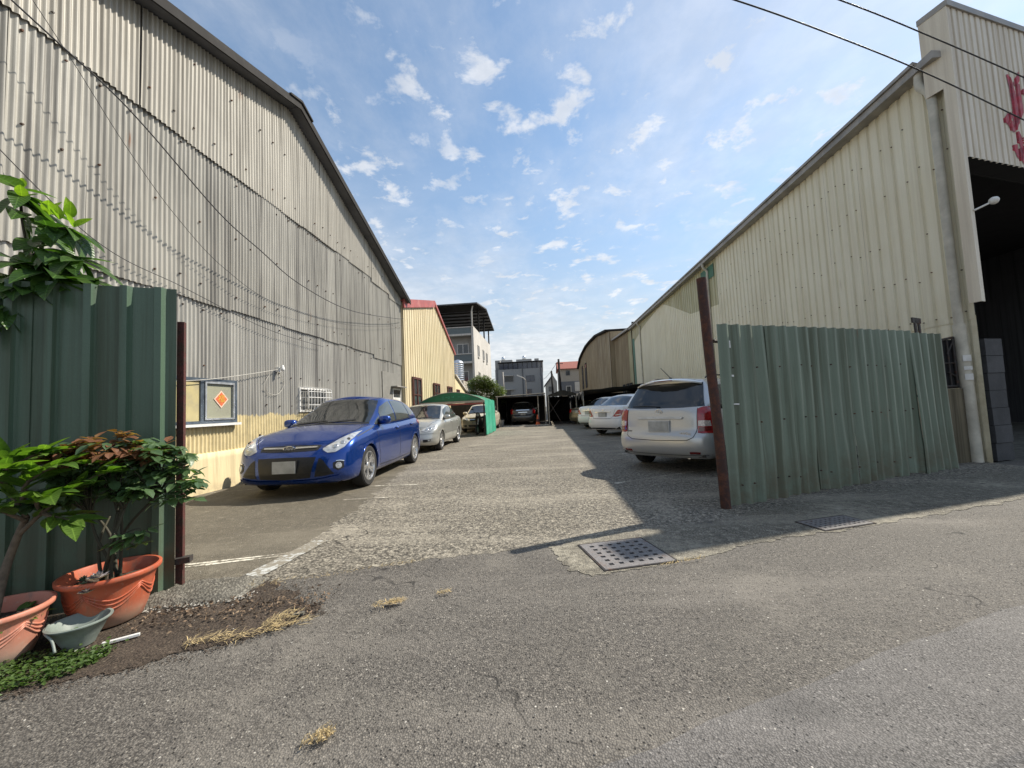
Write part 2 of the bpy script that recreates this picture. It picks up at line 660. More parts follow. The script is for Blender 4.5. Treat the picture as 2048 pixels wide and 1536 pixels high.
def m_cladding(name, c0, c1, streak, lo_z=None, rough=0.55, rust=0.3, metal=0.0, paint=None, colvar=0.10, sheetvar=0.18, dirtlow=None, run=0.85):
    """weathered sheet cladding with vertical run-off streaks"""
    t = NT(name)
    p = t.pos()
    xyz = t.sep(p)
    st = t.noise(t.vec(p, (9, 9, 0.22)), 1.0, 7, 0.65)
    st2 = t.noise(t.vec(p, (26, 26, 0.5), (2, 2, 7)), 1.0, 5, 0.6)
    bl = t.noise(p, 0.7, 6, 0.6)
    fine = t.noise(p, 90, 3, 0.7)
    c = t.mix(t.ramp(bl, 0.3, 0.7), c0, c1)
    c = t.mix(t.math('MULTIPLY', t.rnd(), sheetvar), c, tuple(x * 0.55 for x in c0))
    c = t.mix(t.ramp(st, 0.45, 0.66, 0, run), c, streak)
    c = t.mix(t.ramp(st2, 0.54, 0.74, 0, run * 0.65), c, streak)
    c = t.mix(t.ramp(fine, 0.3, 0.75, 0, colvar * 2), c, tuple(x * 0.6 for x in c0))
    if rust:
        v = t.voro(t.vec(p, (1.6, 1.6, 0.8)), 1.0)
        rn = t.noise(t.vec(p, (30, 30, 2.0)), 1.0, 4, 0.6)
        rr = t.math('MULTIPLY', t.ramp(v.outputs['Distance'], 0.16, 0.02), t.ramp(rn, 0.5, 0.7))
        c = t.mix(t.math('MULTIPLY', rr, rust), c, (0.20, 0.085, 0.035))
    if paint:                                   # brushed-on band along the foot of the wall
        pz, pc = paint
        nz = t.noise(t.vec(p, (14, 14, 2)), 1.0, 4, 0.7)
        nz2 = t.noise(t.vec(p, (1.2, 1.2, 1)), 1.0, 2, 0.5)
        edge = t.math('ADD', xyz[2], t.math('ADD', t.math('MULTIPLY', nz, -0.22), t.math('MULTIPLY', nz2, -0.25)))
        f = t.ramp(edge, pz - 0.235, pz - 0.265)
        pn = t.noise(p, 6, 6, 0.65)
        pcol = t.mix(t.ramp(pn, 0.3, 0.75), pc, tuple(x * 0.78 for x in pc))
        pcol = t.mix(t.ramp(st2, 0.55, 0.85, 0, 0.35), pcol, tuple(x * 0.5 for x in pc))
        c = t.mix(f, c, pcol)
    if dirtlow:
        z0, z1, dc = dirtlow
        dn = t.noise(p, 3.5, 6, 0.7)
        f = t.math('MULTIPLY', t.ramp(xyz[2], z1, z0), t.ramp(dn, 0.35, 0.65))
        c = t.mix(t.math('MULTIPLY', f, 0.75), c, dc)
    t.bump(t.math('ADD', fine, t.noise(p, 7, 4, 0.6)), 0.12, 0.006)
    return t.set(c, t.ramp(st, 0.3, 0.8, rough - 0.1, rough + 0.2), metal, 0.4)


M['zinc'] = m_cladding('weathered_sheet', (0.40, 0.385, 0.345), (0.48, 0.462, 0.415), (0.16, 0.152, 0.14), rust=0.9, paint=(1.30, (0.70, 0.585, 0.335)), rough=0.5, sheetvar=0.45)
M['zinc_mid'] = m_cladding('weathered_sheet_mid', (0.365, 0.348, 0.305), (0.445, 0.425, 0.375), (0.12, 0.113, 0.103), rust=0.9, rough=0.5, sheetvar=0.45)
M['zinc_top'] = m_cladding('weathered_sheet_top', (0.42, 0.392, 0.335), (0.50, 0.47, 0.405), (0.21, 0.194, 0.165), rust=1.0, rough=0.5, sheetvar=0.30)
M['cream'] = m_cladding('cream_sheet', (0.74, 0.68, 0.51), (0.80, 0.75, 0.59), (0.60, 0.54, 0.40), rust=0.25, sheetvar=0.10, run=0.5, dirtlow=(1.6, 3.0, (0.50, 0.44, 0.30)))
M['cream_face'] = m_cladding('cream_front_sheet', (0.64, 0.57, 0.45), (0.71, 0.64, 0.52), (0.50, 0.43, 0.34), run=0.6, rust=0.15, sheetvar=0.06)
M['cream_old'] = m_cladding('aged_cream_sheet', (0.46, 0.43, 0.27), (0.56, 0.52, 0.34), (0.34, 0.29, 0.15), rust=0.5, sheetvar=0.2)
M['brown_old'] = m_cladding('aged_brown_sheet', (0.33, 0.262, 0.16), (0.42, 0.34, 0.215), (0.20, 0.135, 0.07), rust=0.9, sheetvar=0.35)
M['butter'] = m_cladding('butter_sheet', (0.64, 0.54, 0.34), (0.72, 0.62, 0.42), (0.50, 0.40, 0.24), rust=0.1, sheetvar=0.12)
M['plinth'] = m_cladding('yellow_plaster', (0.68, 0.565, 0.33), (0.75, 0.645, 0.40), (0.54, 0.44, 0.27), rust=0.1, rough=0.8, sheetvar=0.0, dirtlow=(0.0, 0.2, (0.35, 0.28, 0.18)))
M['fence_l'] = m_cladding('green_sheet', (0.072, 0.118, 0.080), (0.094, 0.148, 0.103), (0.052, 0.066, 0.038), rust=0.6, rough=0.36, sheetvar=0.2, dirtlow=(0.0, 1.0, (0.085, 0.075, 0.05)))
M['fence_r'] = m_cladding('faded_green_sheet', (0.165, 0.210, 0.155), (0.205, 0.252, 0.192), (0.105, 0.118, 0.078), rust=0.8, rough=0.5, sheetvar=0.25, dirtlow=(0.0, 0.8, (0.125, 0.105, 0.065)))
M['fascia'] = plain('dark_fascia', (0.026, 0.024, 0.023), 0.8, 0, 0.35, 5, spec=0.2, bump=0.2, dirt=(0.045, 0.042, 0.038), objspace=False)
M['gutter'] = plain('grey_gutter', (0.30, 0.28, 0.255), 0.5, 0, 0.3, 3, dirt=(0.16, 0.145, 0.125), objspace=False)
M['downpipe'] = plain('grey_pipe', (0.50, 0.47, 0.39), 0.55, 0, 0.2, 4, dirt=(0.34, 0.31, 0.25), objspace=False)
M['redtrim'] = plain('red_trim', (0.36, 0.085, 0.075), 0.5, 0, 0.25, 4, dirt=(0.45, 0.2, 0.17), objspace=False)
M['roofdark'] = plain('dark_roof_sheet', (0.10, 0.10, 0.105), 0.55, 0.0, 0.3, 2, objspace=False)


def m_rust(name, base, rust, amt=0.5):
    t = NT(name)
    p = t.pos()
    a = t.noise(p, 14, 8, 0.7)
    b = t.noise(p, 60, 5, 0.7)
    c = t.mix(t.ramp(a, amt - 0.08, amt + 0.1), base, rust)
    c = t.mix(t.ramp(b, 0.45, 0.7, 0, 0.6), c, tuple(x * 0.4 for x in rust))
    t.bump(t.math('ADD', a, t.math('MULTIPLY', b, 0.5)), 0.8, 0.006)
    return t.set(c, t.ramp(a, 0.3, 0.7, 0.5, 0.9), 0.0, 0.4)


M['rustpole'] = m_rust('rusty_pole', (0.042, 0.017, 0.014), (0.105, 0.042, 0.026), 0.52)
M['redpost'] = m_rust('red_primer_post', (0.085, 0.024, 0.020), (0.055, 0.032, 0.023), 0.52)
M['rustiron'] = m_rust('dark_iron', (0.040, 0.036, 0.034), (0.11, 0.060, 0.040), 0.58)
M['grate'] = m_rust('worn_iron_plate', (0.185, 0.175, 0.172), (0.18, 0.135, 0.115), 0.60)
M['bolt'] = m_rust('rusty_bolt', (0.035, 0.028, 0.024), (0.12, 0.055, 0.03), 0.5)
M['black'] = plain('matt_black', (0.010, 0.010, 0.010), 0.7, 0, 0.3, 10)
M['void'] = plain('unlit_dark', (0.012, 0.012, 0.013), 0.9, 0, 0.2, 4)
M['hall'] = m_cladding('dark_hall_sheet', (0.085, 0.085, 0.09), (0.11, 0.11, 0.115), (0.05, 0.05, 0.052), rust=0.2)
M['cable'] = plain('cable_sheath', (0.018, 0.018, 0.022), 0.55, 0, 0.2, 6)
M['rope'] = plain('pale_wire', (0.45, 0.43, 0.38), 0.6, 0, 0.2, 20)
M['alu'] = plain('aluminium_frame', (0.50, 0.52, 0.54), 0.38, 0.6, 0.2, 10, dirt=(0.3, 0.29, 0.27))
M['bluegrey'] = plain('bluegrey_frame', (0.075, 0.095, 0.12), 0.45, 0.2, 0.25, 10)
M['brownframe'] = plain('brown_frame', (0.085, 0.028, 0.022), 0.45, 0, 0.2, 10)
M['whitepaint'] = plain('white_paint', (0.70, 0.69, 0.66), 0.5, 0, 0.15, 6, dirt=(0.5, 0.48, 0.43))
M['terracotta'] = None


def m_glass(name, col, rough=0.06, spec=0.8, dust=0.25):
    t = NT(name)
    p = t.obj()
    a = t.noise(p, 5, 5, 0.6)
    c = t.mix(t.ramp(a, 0.4, 0.75, 0, dust), col, (0.22, 0.20, 0.17))
    t.bump(t.noise(p, 1.6, 2, 0.5), 0.02, 0.02)
    return t.set(c, t.ramp(a, 0.3, 0.8, rough, rough + 0.10), 0.0, spec)


M['pane'] = m_glass('window_pane', (0.035, 0.04, 0.045))
M['pane_cream'] = m_glass('cream_pane', (0.46, 0.39, 0.20), 0.35, 0.4, 0.4)  # yellowish-cream base colour for the left pane
M['pane_green'] = m_glass('greenish_pane', (0.30, 0.30, 0.22), 0.30, 0.45, 0.5)
M['pane_blue'] = m_glass('bluish_pane', (0.03, 0.035, 0.06), 0.10, 0.8, 0.2)
M['sticker'] = plain('red_paper', (0.62, 0.13, 0.045), 0.7, 0, 0.2, 30)
M['sticker_rim'] = plain('pale_paper_edge', (0.72, 0.50, 0.38), 0.7, 0, 0.2, 30)
M['gold_ink'] = plain('gold_ink', (0.62, 0.38, 0.05), 0.5, 0, 0.2, 30)
M['redpaint'] = plain('red_brush_paint', (0.36, 0.022, 0.045), 0.6, 0, 0.45, 9, dirt=(0.42, 0.12, 0.12), objspace=False)


def m_block(name, c0, c1, bump=0.5):
    t = NT(name)
    p = t.pos()
    a = t.noise(p, 4, 6, 0.65)
    b = t.noise(p, 70, 4, 0.7)
    c = t.mix(t.ramp(a, 0.3, 0.7), c0, c1)
    c = t.mix(t.math('MULTIPLY', t.rnd(), 0.35), c, tuple(x * 0.5 for x in c0))
    c = t.mix(t.ramp(b, 0.5, 0.75, 0, 0.4), c, tuple(x * 0.4 for x in c0))
    t.bump(t.math('ADD', a, b), bump, 0.006)
    return t.set(c, 0.85, 0, 0.35)


M['darkblock'] = m_block('dark_grey_block', (0.055, 0.055, 0.057), (0.08, 0.08, 0.083))
M['stub'] = m_cladding('stained_concrete', (0.125, 0.105, 0.066), (0.19, 0.16, 0.105), (0.055, 0.045, 0.028), rust=0.2, rough=0.85, sheetvar=0.1)
M['greywall'] = m_block('grey_render', (0.34, 0.34, 0.325), (0.40, 0.40, 0.385), 0.2)
M['slate'] = m_block('slate_render', (0.31, 0.305, 0.295), (0.36, 0.352, 0.34), 0.2)
M['palewall'] = m_cladding('pale_tiled_wall', (0.50, 0.475, 0.43), (0.60, 0.57, 0.52), (0.40, 0.37, 0.33), rust=0.05, rough=0.8, sheetvar=0.0)
M['band'] = m_block('dark_teal_band', (0.14, 0.17, 0.175), (0.175, 0.205, 0.21), 0.2)
M['darkwall'] = m_block('dark_grey_render', (0.125, 0.130, 0.140), (0.16, 0.165, 0.175), 0.2)
M['redroof'] = m_block('red_roof_tile', (0.26, 0.085, 0.065), (0.32, 0.12, 0.09), 0.3)
M['tan'] = m_block('tan_render', (0.38, 0.34, 0.28), (0.44, 0.39, 0.33), 0.2)
M['steel'] = plain('stainless_tank', (0.62, 0.63, 0.64), 0.28, 0.9, 0.1, 5)
M['cement_grey'] = m_block('cement_patch', (0.22, 0.215, 0.195), (0.28, 0.27, 0.245), 0.3)

# ------------------------------------------------------------------ ground, road, lot
AZ_F = radians(65.0)          # line of the two street fences
EF = Vector((sin(AZ_F), cos(AZ_F), 0))
NF = Vector((cos(AZ_F), -sin(AZ_F), 0))   # towards the street
AZ_R = radians(69.5)          # kerb line
ER = Vector((sin(AZ_R), cos(AZ_R), 0))
NR = Vector((cos(AZ_R), -sin(AZ_R), 0))


def sheet_poly(name, pts, z, mt, thick=0.0, ragged=0.0, sub=0.25, parent=None):
    """flat sheet with a ragged outline; every edge longer than sub is broken up"""
    out = []
    for i, a in enumerate(pts):
        b = pts[(i + 1) % len(pts)]
        a2, b2 = Vector(a[:2]), Vector(b[:2])
        rg = a[2] if len(a) > 2 else 0
        n = max(1, int((b2 - a2).length / sub)) if rg else 1
        d = (b2 - a2)
        nn = Vector((-d.y, d.x)).normalized() if d.length > 0 else Vector((0, 0))
        for k in range(n):
            p = a2.lerp(b2, k / n)
            if rg and k:
                L_ = (b2 - a2).length * k / n
                p = p + nn * rg * (0.55 * sin(L_ * 7.3 + i * 1.7) + 0.45 * sin(L_ * 17.1 + i * 3.1) + RND.uniform(-0.7, 0.7))
            out.append((p.x, p.y, z))
    mb = MB()
    mb.prism(out, (0, 0, -0.03))
    o = mb.build(name, mt, parent)
    return o


g = MB()
g.add([(-700, -700, -0.02), (700, -700, -0.02), (700, 900, -0.02), (-700, 900, -0.02)], [(0, 1, 2, 3)])
struct(g.build('ground', M['far_ground']))

K0 = Vector((0.34, 2.85, 0))           # a point of the kerb's street edge


def kr(s, d):                           # along the kerb line, away from the street
    p = K0 + ER * s - NR * d
    return (p.x, p.y)


road = struct(sheet_poly('road', [(*kr(-40, 1.2), 0), (*kr(60, 1.2), 0), (*kr(60, -14), 0), (*kr(-40, -14), 0)], 0.0, M['asphalt']))
sheet_poly('resurfaced_strip', [(*kr(-40, -1.55), 0), (*kr(-1.0, -1.33), 0.012), (*kr(1.0, -1.22), 0.015), (*kr(4.0, -1.16), 0.015), (*kr(60, -1.0), 0), (*kr(60, -13), 0), (*kr(-40, -13), 0)], 0.002, M['asphalt_new'], parent=road)
lot = struct(sheet_poly('parking_lot', [(-5.74, 1.0, 0), (-2.95, 2.35, 0.03), (-2.15, 2.74, 0.025), (-1.3, 3.02, 0.03), (-0.25, 3.34, 0.03), (0.25, 3.50, 0.0), (6.94, 5.95, 0), (6.94, 60, 0), (-5.74, 60, 0)], 0.002, M['lot'], sub=0.035))
# concrete channel strip that carries the drain covers
struct(sheet_poly('kerb_strip', [(*kr(-0.20, 0.12), 0.03), (*kr(-0.08, -0.04), 0.02), (*kr(0.75, -0.04), 0.025), (*kr(1.5, 0.02), 0.03), (*kr(3.0, -0.05), 0.03), (*kr(14, -0.10), 0), (*kr(14, 0.9), 0), (*kr(2.9, 0.80), 0.04), (*kr(1.6, 0.62), 0.04), (*kr(0.6, 0.68), 0.04), (*kr(-0.14, 0.62), 0.03)], 0.004, M['concrete'], sub=0.03))
# smoother screed in the left bay
struct(sheet_poly('screed_patch', [(-5.70, 2.2, 0), (-2.9, 2.62, 0.02), (-2.2, 2.9, 0.03), (-2.35, 3.9, 0.05), (-2.55, 5.6, 0.06), (-3.2, 9.0, 0.05), (-5.70, 9.4, 0)], 0.004, M['lot_smooth'], sub=0.035))
struct(sheet_poly('soil_strip', [(-4.5, 1.05, 0.02), (-2.55, 1.60, 0.03), (-1.75, 2.02, 0.04), (-1.45, 2.32, 0.05), (-1.75, 2.62, 0.06), (-2.2, 2.78, 0.05), (-2.9, 2.5, 0.02), (-4.5, 1.75, 0)], 0.006, M['soil'], sub=0.03))

# painted bay markings, children of the lot


def pline(a, b, w, mt, name='parking_line', z=0.0065):
    a, b = Vector((*a, 0)), Vector((*b, 0))
    d = (b - a).normalized()
    n = Vector((-d.y, d.x, 0))
    m = MB()
    k = max(2, int((b - a).length / 0.12))
    l0, l1 = [], []
    for i in range(k + 1):
        p = a.lerp(b, i / k)
        l0.append(p + n * (w / 2 + RND.uniform(-0.008, 0.008)) + Vector((0, 0, z)))
        l1.append(p - n * (w / 2 + RND.uniform(-0.008, 0.008)) + Vector((0, 0, z)))
    m.grid([l0, l1])
    return m.build(name, mt, lot)


pline((-3.6, 2.86), (-2.24, 3.27), 0.035, M['line_white'])
pline((-3.6, 2.93), (-2.22, 3.33), 0.035, M['line_white'])
pline((-2.28, 2.84), (-2.20, 3.62), 0.16, M['line_grey'], z=0.0085)
pline((-2.95, 6.26), (-2.12, 6.27), 0.04, M['line_white'])
pline((-2.9, 5.32), (-2.20, 5.40), 0.04, M['line_faint'])
for yy in (9.6, 11.2, 12.1, 15.2, 16.1):
    pline((-3.4, yy), (-2.3, yy + 0.05), 0.06, M['line_faint'])
for yy in (5.9, 8.84, 11.87, 14.1, 16.25, 19.0):
    pline((1.0, yy), (4.4, yy + 1.85), 0.07, M['line_faint'])
pline((-5.65, 6.05), (-4.3, 6.6), 0.03, M['line_faint'])

# ------------------------------------------------------------------ corrugated and ribbed sheets
SINE = [(i / 8.0, 0.5 - 0.5 * cos(2 * pi * i / 8.0)) for i in range(8)]
TRAP = [(0.0, 0.0), (0.30, 0.0), (0.40, 1.0), (0.66, 1.0), (0.76, 0.0)]
TRAP_W = [(0.0, 1.0), (0.58, 1.0), (0.66, 0.0), (0.86, 0.0), (0.94, 1.0)]
BOARD = [(0.0, 0.0), (0.42, 0.0), (0.44, 1.0), (0.50, 1.0), (0.52, 0.0), (0.92, 0.0)]


def sheet(a0, a1, pitch, prof, depth, zb, zt, mp, name, mt, parent, nz=2, wav=None, phase=0.0, shift=0.0, smooth=True, back=0.004):
    """one profiled sheet; mp(a, d, z) maps wall coordinates to the world"""
    cols = []
    k = math.floor((a0 - phase) / pitch)
    while phase + k * pitch < a1 + pitch:
        for u, d in prof:
            a = phase + (k + u) * pitch
            if a0 - 1e-6 <= a <= a1 + 1e-6:
                cols.append((a, d * depth))
        k += 1

    def dep(a):
        u = ((a - phase) / pitch) % 1.0
        pp = prof + [(1.0, prof[0][1])]
        return interp(pp, u) * depth
    if cols[0][0] - a0 > 1e-4:
        cols.insert(0, (a0, dep(a0)))
    if a1 - cols[-1][0] > 1e-4:
        cols.append((a1, dep(a1)))
    rows = []
    for j in range(nz + 1):
        r = []
        for a, d in cols:
            z0 = zb(a) if callable(zb) else zb
            z1 = zt(a) if callable(zt) else zt
            z = lerp(z0, z1, j / nz)
            w = wav(a, z) if wav else 0.0
            r.append(Vector(mp(a, d + shift + w, z)))
        rows.append(r)
    m = MB()
    m.grid(rows)
    return m.build(name, mt, parent, smooth=smooth, world=True, recalc=False, sharp=None)


def bolts(pts, nrm, r, parent, name='screw', mt=None):
    m = MB()
    nrm = Vector(nrm).normalized()
    for p in pts:
        p = Vector(p)
        m.tube([p - nrm * 0.01, p + nrm * r * 0.9], [r, r * 0.75], 6)
    o = m.build(name, mt or M['bolt'], parent, world=True)
    o['kind'] = 'stuff'
    return o


# ------------------------------------------------------------------ left warehouse: gable wall towards the lot
LX = -5.75
wh = thing('warehouse', 'tall weathered grey corrugated-metal warehouse with dark gabled roof, left of the lot', 'warehouse', (LX, 8.25, 0))
RIDGE_Y, RIDGE_Z, L_Y0, L_Y1 = 8.28, 8.52, 1.0, 15.25


def roof_l(y):
    return RIDGE_Z - (abs(y - RIDGE_Y)) * (0.325 if y < RIDGE_Y else 0.375)


mpl = lambda a, d, z: (LX + d, a, z)
SW = 0.76
tilt = {}
pts_b = []
for row, (z0, z1, mt, sh) in enumerate(((0.655, 3.30, M['zinc'], 0.0), (3.235, 5.93, M['zinc_mid'], 0.030), (5.87, None, M['zinc_top'], 0.060))):
    y = L_Y0 + (0.0, 0.30, 0.15)[row]
    first = True
    while y < L_Y1 - 0.02:
        ye = min(y + SW, L_Y1)
        a0 = L_Y0 if first else y - 0.03
        first = False
        jit = RND.uniform(-0.012, 0.012)
        jz = RND.uniform(-0.022, 0.022) + (0.0 if row else 0)
        if row == 1 and y > 12.4:
            jz -= 0.10
        if row == 2 and y > 11.8:
            jz -= 0.12 if y < 13.6 else 0.30
        zt = (lambda a: roof_l(a) - 0.02) if z1 is None else (lambda a, z1=z1: min(z1, roof_l(a) - 0.02))
        zb = z0 + jz if row else z0 + RND.uniform(-0.006, 0.006)
        if roof_l(a0) - 0.05 < zb or roof_l(ye) - 0.05 < zb:
            y = ye
            continue
        ph = RND.uniform(0, 0.02)
        sheet(a0, ye, 0.076, SINE, 0.030, zb, zt, mpl, 'corrugated_sheet', mt, wh, nz=3,
              wav=lambda a, z, jit=jit, s=RND.uniform(0, 6): jit * (z - 4) * 0.25 + 0.012 * sin(a * 1.6 + s) * sin(z * 1.1 + s), shift=sh + RND.uniform(0, 0.003), phase=ph)
        for zz in ([1.45, 2.15, 3.12] if row == 0 else [3.55, 4.6, 5.75] if row == 1 else [6.2, 7.3]):
            for yy in (y + 0.10, y + 0.48):
                if zz < roof_l(yy) - 0.3 and RND.random() < 0.55:
                    pts_b.append((LX + sh + 0.030, yy + RND.uniform(-0.02, 0.02), zz + RND.uniform(-0.05, 0.05)))
        y = ye
bolts(pts_b, (1, 0, 0), 0.016, wh, 'hook_bolt')
# backing volume, other walls
m = MB()
n0 = 24
ys = [L_Y0 + (L_Y1 - L_Y0) * i / n0 for i in range(n0 + 1)]
m.prism([(LX - 0.03, L_Y0, 0), (LX - 0.03, L_Y1, 0), (LX - 0.03, L_Y1, roof_l(L_Y1) - 0.03), (LX - 0.03, RIDGE_Y, RIDGE_Z - 0.03), (LX - 0.03, L_Y0, roof_l(L_Y0) - 0.03)], (-16, 0, 0))
m.build('wall', M['zinc_mid'], wh, world=True)
# roof slabs, barge boards, ridge cap
for s, ya, yb in ((0, L_Y0 - 0.5, RIDGE_Y), (1, RIDGE_Y, L_Y1 + 0.35)):
    m = MB()
    za, zb = roof_l(ya), roof_l(yb)
    m.prism([(LX + 0.34, ya, za), (LX + 0.34, yb, zb), (LX + 0.34, yb, zb + 0.10), (LX + 0.34, ya, za + 0.10)], (-16.6, 0, 0))
    m.build('roof', M['roofdark'], wh, world=True)
    m = MB()
    m.prism([(LX + 0.36, ya, za - 0.055), (LX + 0.36, yb, zb - 0.055), (LX + 0.36, yb, zb + 0.115), (LX + 0.36, ya, za + 0.115)], (0.035, 0, 0))
    m.build('barge_board', M['fascia'], wh, world=True)
m = MB()
m.prism([(LX + 0.43, RIDGE_Y - 0.42, RIDGE_Z - 0.03), (LX + 0.43, RIDGE_Y, RIDGE_Z + 0.10), (LX + 0.43, RIDGE_Y + 0.42, RIDGE_Z - 0.055), (LX + 0.43, RIDGE_Y + 0.42, RIDGE_Z - 0.015), (LX + 0.43, RIDGE_Y, RIDGE_Z + 0.155), (LX + 0.43, RIDGE_Y - 0.42, RIDGE_Z + 0.01)], (-16.8, 0, 0))
m.build('ridge_cap', M['fascia'], wh, world=True)
# plinth
m = MB()
rows = []
for zz, xx in ((0.0, 0.06), (0.12, 0.045), (0.55, 0.035), (0.66, 0.03), (0.672, -0.02)):
    rows.append([Vector((LX + xx + 0.006 * sin(y * 3.1 + zz * 7), y, zz)) for y in [L_Y0 + i * 0.25 for i in range(int((L_Y1 - L_Y0) / 0.25) + 1)]])
m.grid(rows)
m.build('plinth', M['plinth'], wh, smooth=True, world=True)


def window_x(parent, x, y0, y1, z0, z1, frame, panes, fw=0.05, depth=0.06, out=1, mull=1, pmats=None, sill=True, name='window'):
    """window in a wall whose face looks along +X (out=1) or -X (out=-1)"""
    m = MB()
    a, b = sorted((x, x + out * depth))
    m.bx(a, b, y0, y1, z1 - fw, z1)
    m.bx(a, b, y0, y1, z0, z0 + fw)
    m.bx(a, b, y0, y0 + fw, z0 + fw, z1 - fw)
    m.bx(a, b, y1 - fw, y1, z0 + fw, z1 - fw)
    for i in range(mull):
        yc = lerp(y0, y1, (i + 1) / (mull + 1))
        m.bx(a, b - 0.004 * out if out > 0 else b, yc - fw * 0.6, yc + fw * 0.6, z0 + fw, z1 - fw)
    w = m.build(name, frame, parent, world=True)
    xs = x + out * depth * 0.45
    for i in range(mull + 1):
        ya, yb = lerp(y0, y1, i / (mull + 1)) + fw * 0.6, lerp(y0, y1, (i + 1) / (mull + 1)) - fw * 0.6
        p = MB()
        a2, b2 = sorted((xs, xs + out * 0.008))
        p.bx(a2, b2, ya, yb, z0 + fw, z1 - fw)
        p.build('pane', (pmats[i % len(pmats)] if pmats else panes), w, world=True)
    if sill:
        p = MB()
        a2, b2 = sorted((x, x + out * (depth + 0.05)))
        p.bx(a2, b2, y0 - 0.04, y1 + 0.04, z0 - 0.045, z0 - 0.002)
        p.build('sill', M['whitepaint'], w, world=True)
    return w


wwin = window_x(wh, LX + 0.02, 5.25, 6.72, 1.16, 1.93, M['bluegrey'], M['pane_cream'], 0.05, 0.06, 1, 1, [M['pane_cream'], M['pane_green']])
# inner pale sash of the sliding leaf
m = MB()
xs = LX + 0.092
for (y0, y1, z0, z1) in ((6.03, 6.06, 1.22, 1.88), (6.62, 6.65, 1.22, 1.88), (6.06, 6.62, 1.22, 1.25), (6.06, 6.62, 1.845, 1.88)):
    m.bx(LX + 0.05, xs, y0, y1, z0, z1)
m.build('sash', M['alu'], wwin, world=True)
# paper diamond with a festive character on the right pane
m = MB()
cy, cz, rr = 6.38, 1.58, 0.155
px_ = LX + 0.062


def diamond(r, x):
    return [(x, cy - r, cz), (x, cy, cz + r), (x, cy + r, cz), (x, cy, cz - r)]


m.prism(diamond(rr, px_), (0.003, 0, 0))
dia = m.build('paper_diamond', M['sticker_rim'], wwin, world=True)
m = MB()
m.prism(diamond(rr * 0.80, px_ + 0.0032), (0.002, 0, 0))
m.build('paper_centre', M['sticker'], wwin, world=True)
Rx = Matrix(((0, 0, 1, 0), (1, 0, 0, 0), (0, 1, 0, 0), (0, 0, 0, 1)))
text_mesh('福', 0.15, 0.001, 'character', M['gold_ink'], wwin, Matrix.Translation((px_ + 0.0072 - wh.location.x, cy - wh.location.y, cz)) @ Rx)

# barred window, pale bulging grille
gw = MB()
gw.bx(LX + 0.02, LX + 0.035, 8.62, 9.66, 1.36, 1.86)
gwin = gw.build('window', M['pane'], wh, world=True)
fr = MB()
for (y0, y1, z0, z1) in ((8.58, 9.70, 1.86, 1.90), (8.58, 9.70, 1.32, 1.36), (8.58, 8.62, 1.36, 1.86), (9.66, 9.70, 1.36, 1.86)):
    fr.bx(LX + 0.02, LX + 0.07, y0, y1, z0, z1)
fr.build('frame', M['whitepaint'], gwin, world=True)
for i in range(9):
    y = 8.64 + i * 0.125
    b = MB()
    b.tube(crom([(LX + 0.03, y, 1.92), (LX + 0.20, y, 1.885), (LX + 0.24, y, 1.80), (LX + 0.24, y, 1.45), (LX + 0.20, y, 1.36), (LX + 0.05, y, 1.33)], 4), 0.009, 6)
    b.build('grille_bar', M['whitepaint'], gwin, world=True)
for z in (1.48, 1.66, 1.80):
    b = MB()
    b.tube([(LX + 0.03, 8.64, z), (LX + 0.245, 8.64, z), (LX + 0.245, 9.64, z), (LX + 0.03, 9.64, z)], 0.009, 6)
    b.build('grille_rail', M['whitepaint'], gwin, world=True)

# cement-board patch with small opening at the far end
m = MB()
m.bx(LX + 0.035, LX + 0.06, 13.3, 15.1, 1.0, 2.72)
pb = m.build('cement_board', M['cement_grey'], wh, world=True)
m = MB()
m.bx(LX + 0.06, LX + 0.075, 14.2, 14.95, 1.35, 2.15)
sw = m.build('window', M['whitepaint'], wh, world=True)
m = MB()
m.bx(LX + 0.075, LX + 0.083, 14.25, 14.9, 1.8, 2.08)
m.build('pane', M['pane'], sw, world=True)
m = MB()
m.bx(LX + 0.06, LX + 0.30, 14.05, 15.1, 2.18, 2.22)
m.build('hood', M['gutter'], sw, world=True)

# small service brackets / iron stubs sticking out by the plinth
for (y, z, h) in ((7.25, 0.60, 0.30), (8.15, 0.74, 0.22), (8.75, 0.80, 0.16)):
    m = MB()
    m.tube([(LX + 0.03, y, z), (LX + 0.10, y, z + 0.02), (LX + 0.11, y, z + h)], 0.016, 6)
    m.tube([(LX + 0.02, y - 0.05, z + 0.02), (LX + 0.13, y + 0.06, z + 0.02)], 0.012, 6)
    m.build('iron_bracket', M['rustiron'], wh, world=True)

# bulb lamp with its wire on the wall
lp = thing('wall_lamp', 'small white bulb lamp on the grey corrugated wall above the blue car', 'lamp', (LX + 0.05, 7.85, 2.26))
m = MB()
m.box((LX + 0.07, 7.85, 2.25), (0.08, 0.07, 0.10))
m.build('bracket', M['whitepaint'], lp, world=True)
m = MB()
m.lathe([(0.0, -0.085), (0.03, -0.08), (0.045, -0.05), (0.04, -0.01), (0.022, 0.03), (0.02, 0.05), (0.0, 0.05)], 12, (LX + 0.17, 7.85, 2.29))
m.build('bulb', M['whitepaint'], lp, smooth=True, world=True)
m = MB()
m.tube([(LX + 0.10, 7.85, 2.27), (LX + 0.17, 7.85, 2.33)], 0.012, 6)
m.build('arm', M['whitepaint'], lp, world=True)


def wire(name, label, pts, r, mt, group=None, n=10, smooth=True):
    m = MB()
    m.tube(crom(pts, n) if smooth else pts, r, 6)
    o = m.build(name, mt, None, smooth=True)
    return tag(o, label, 'cable', group)


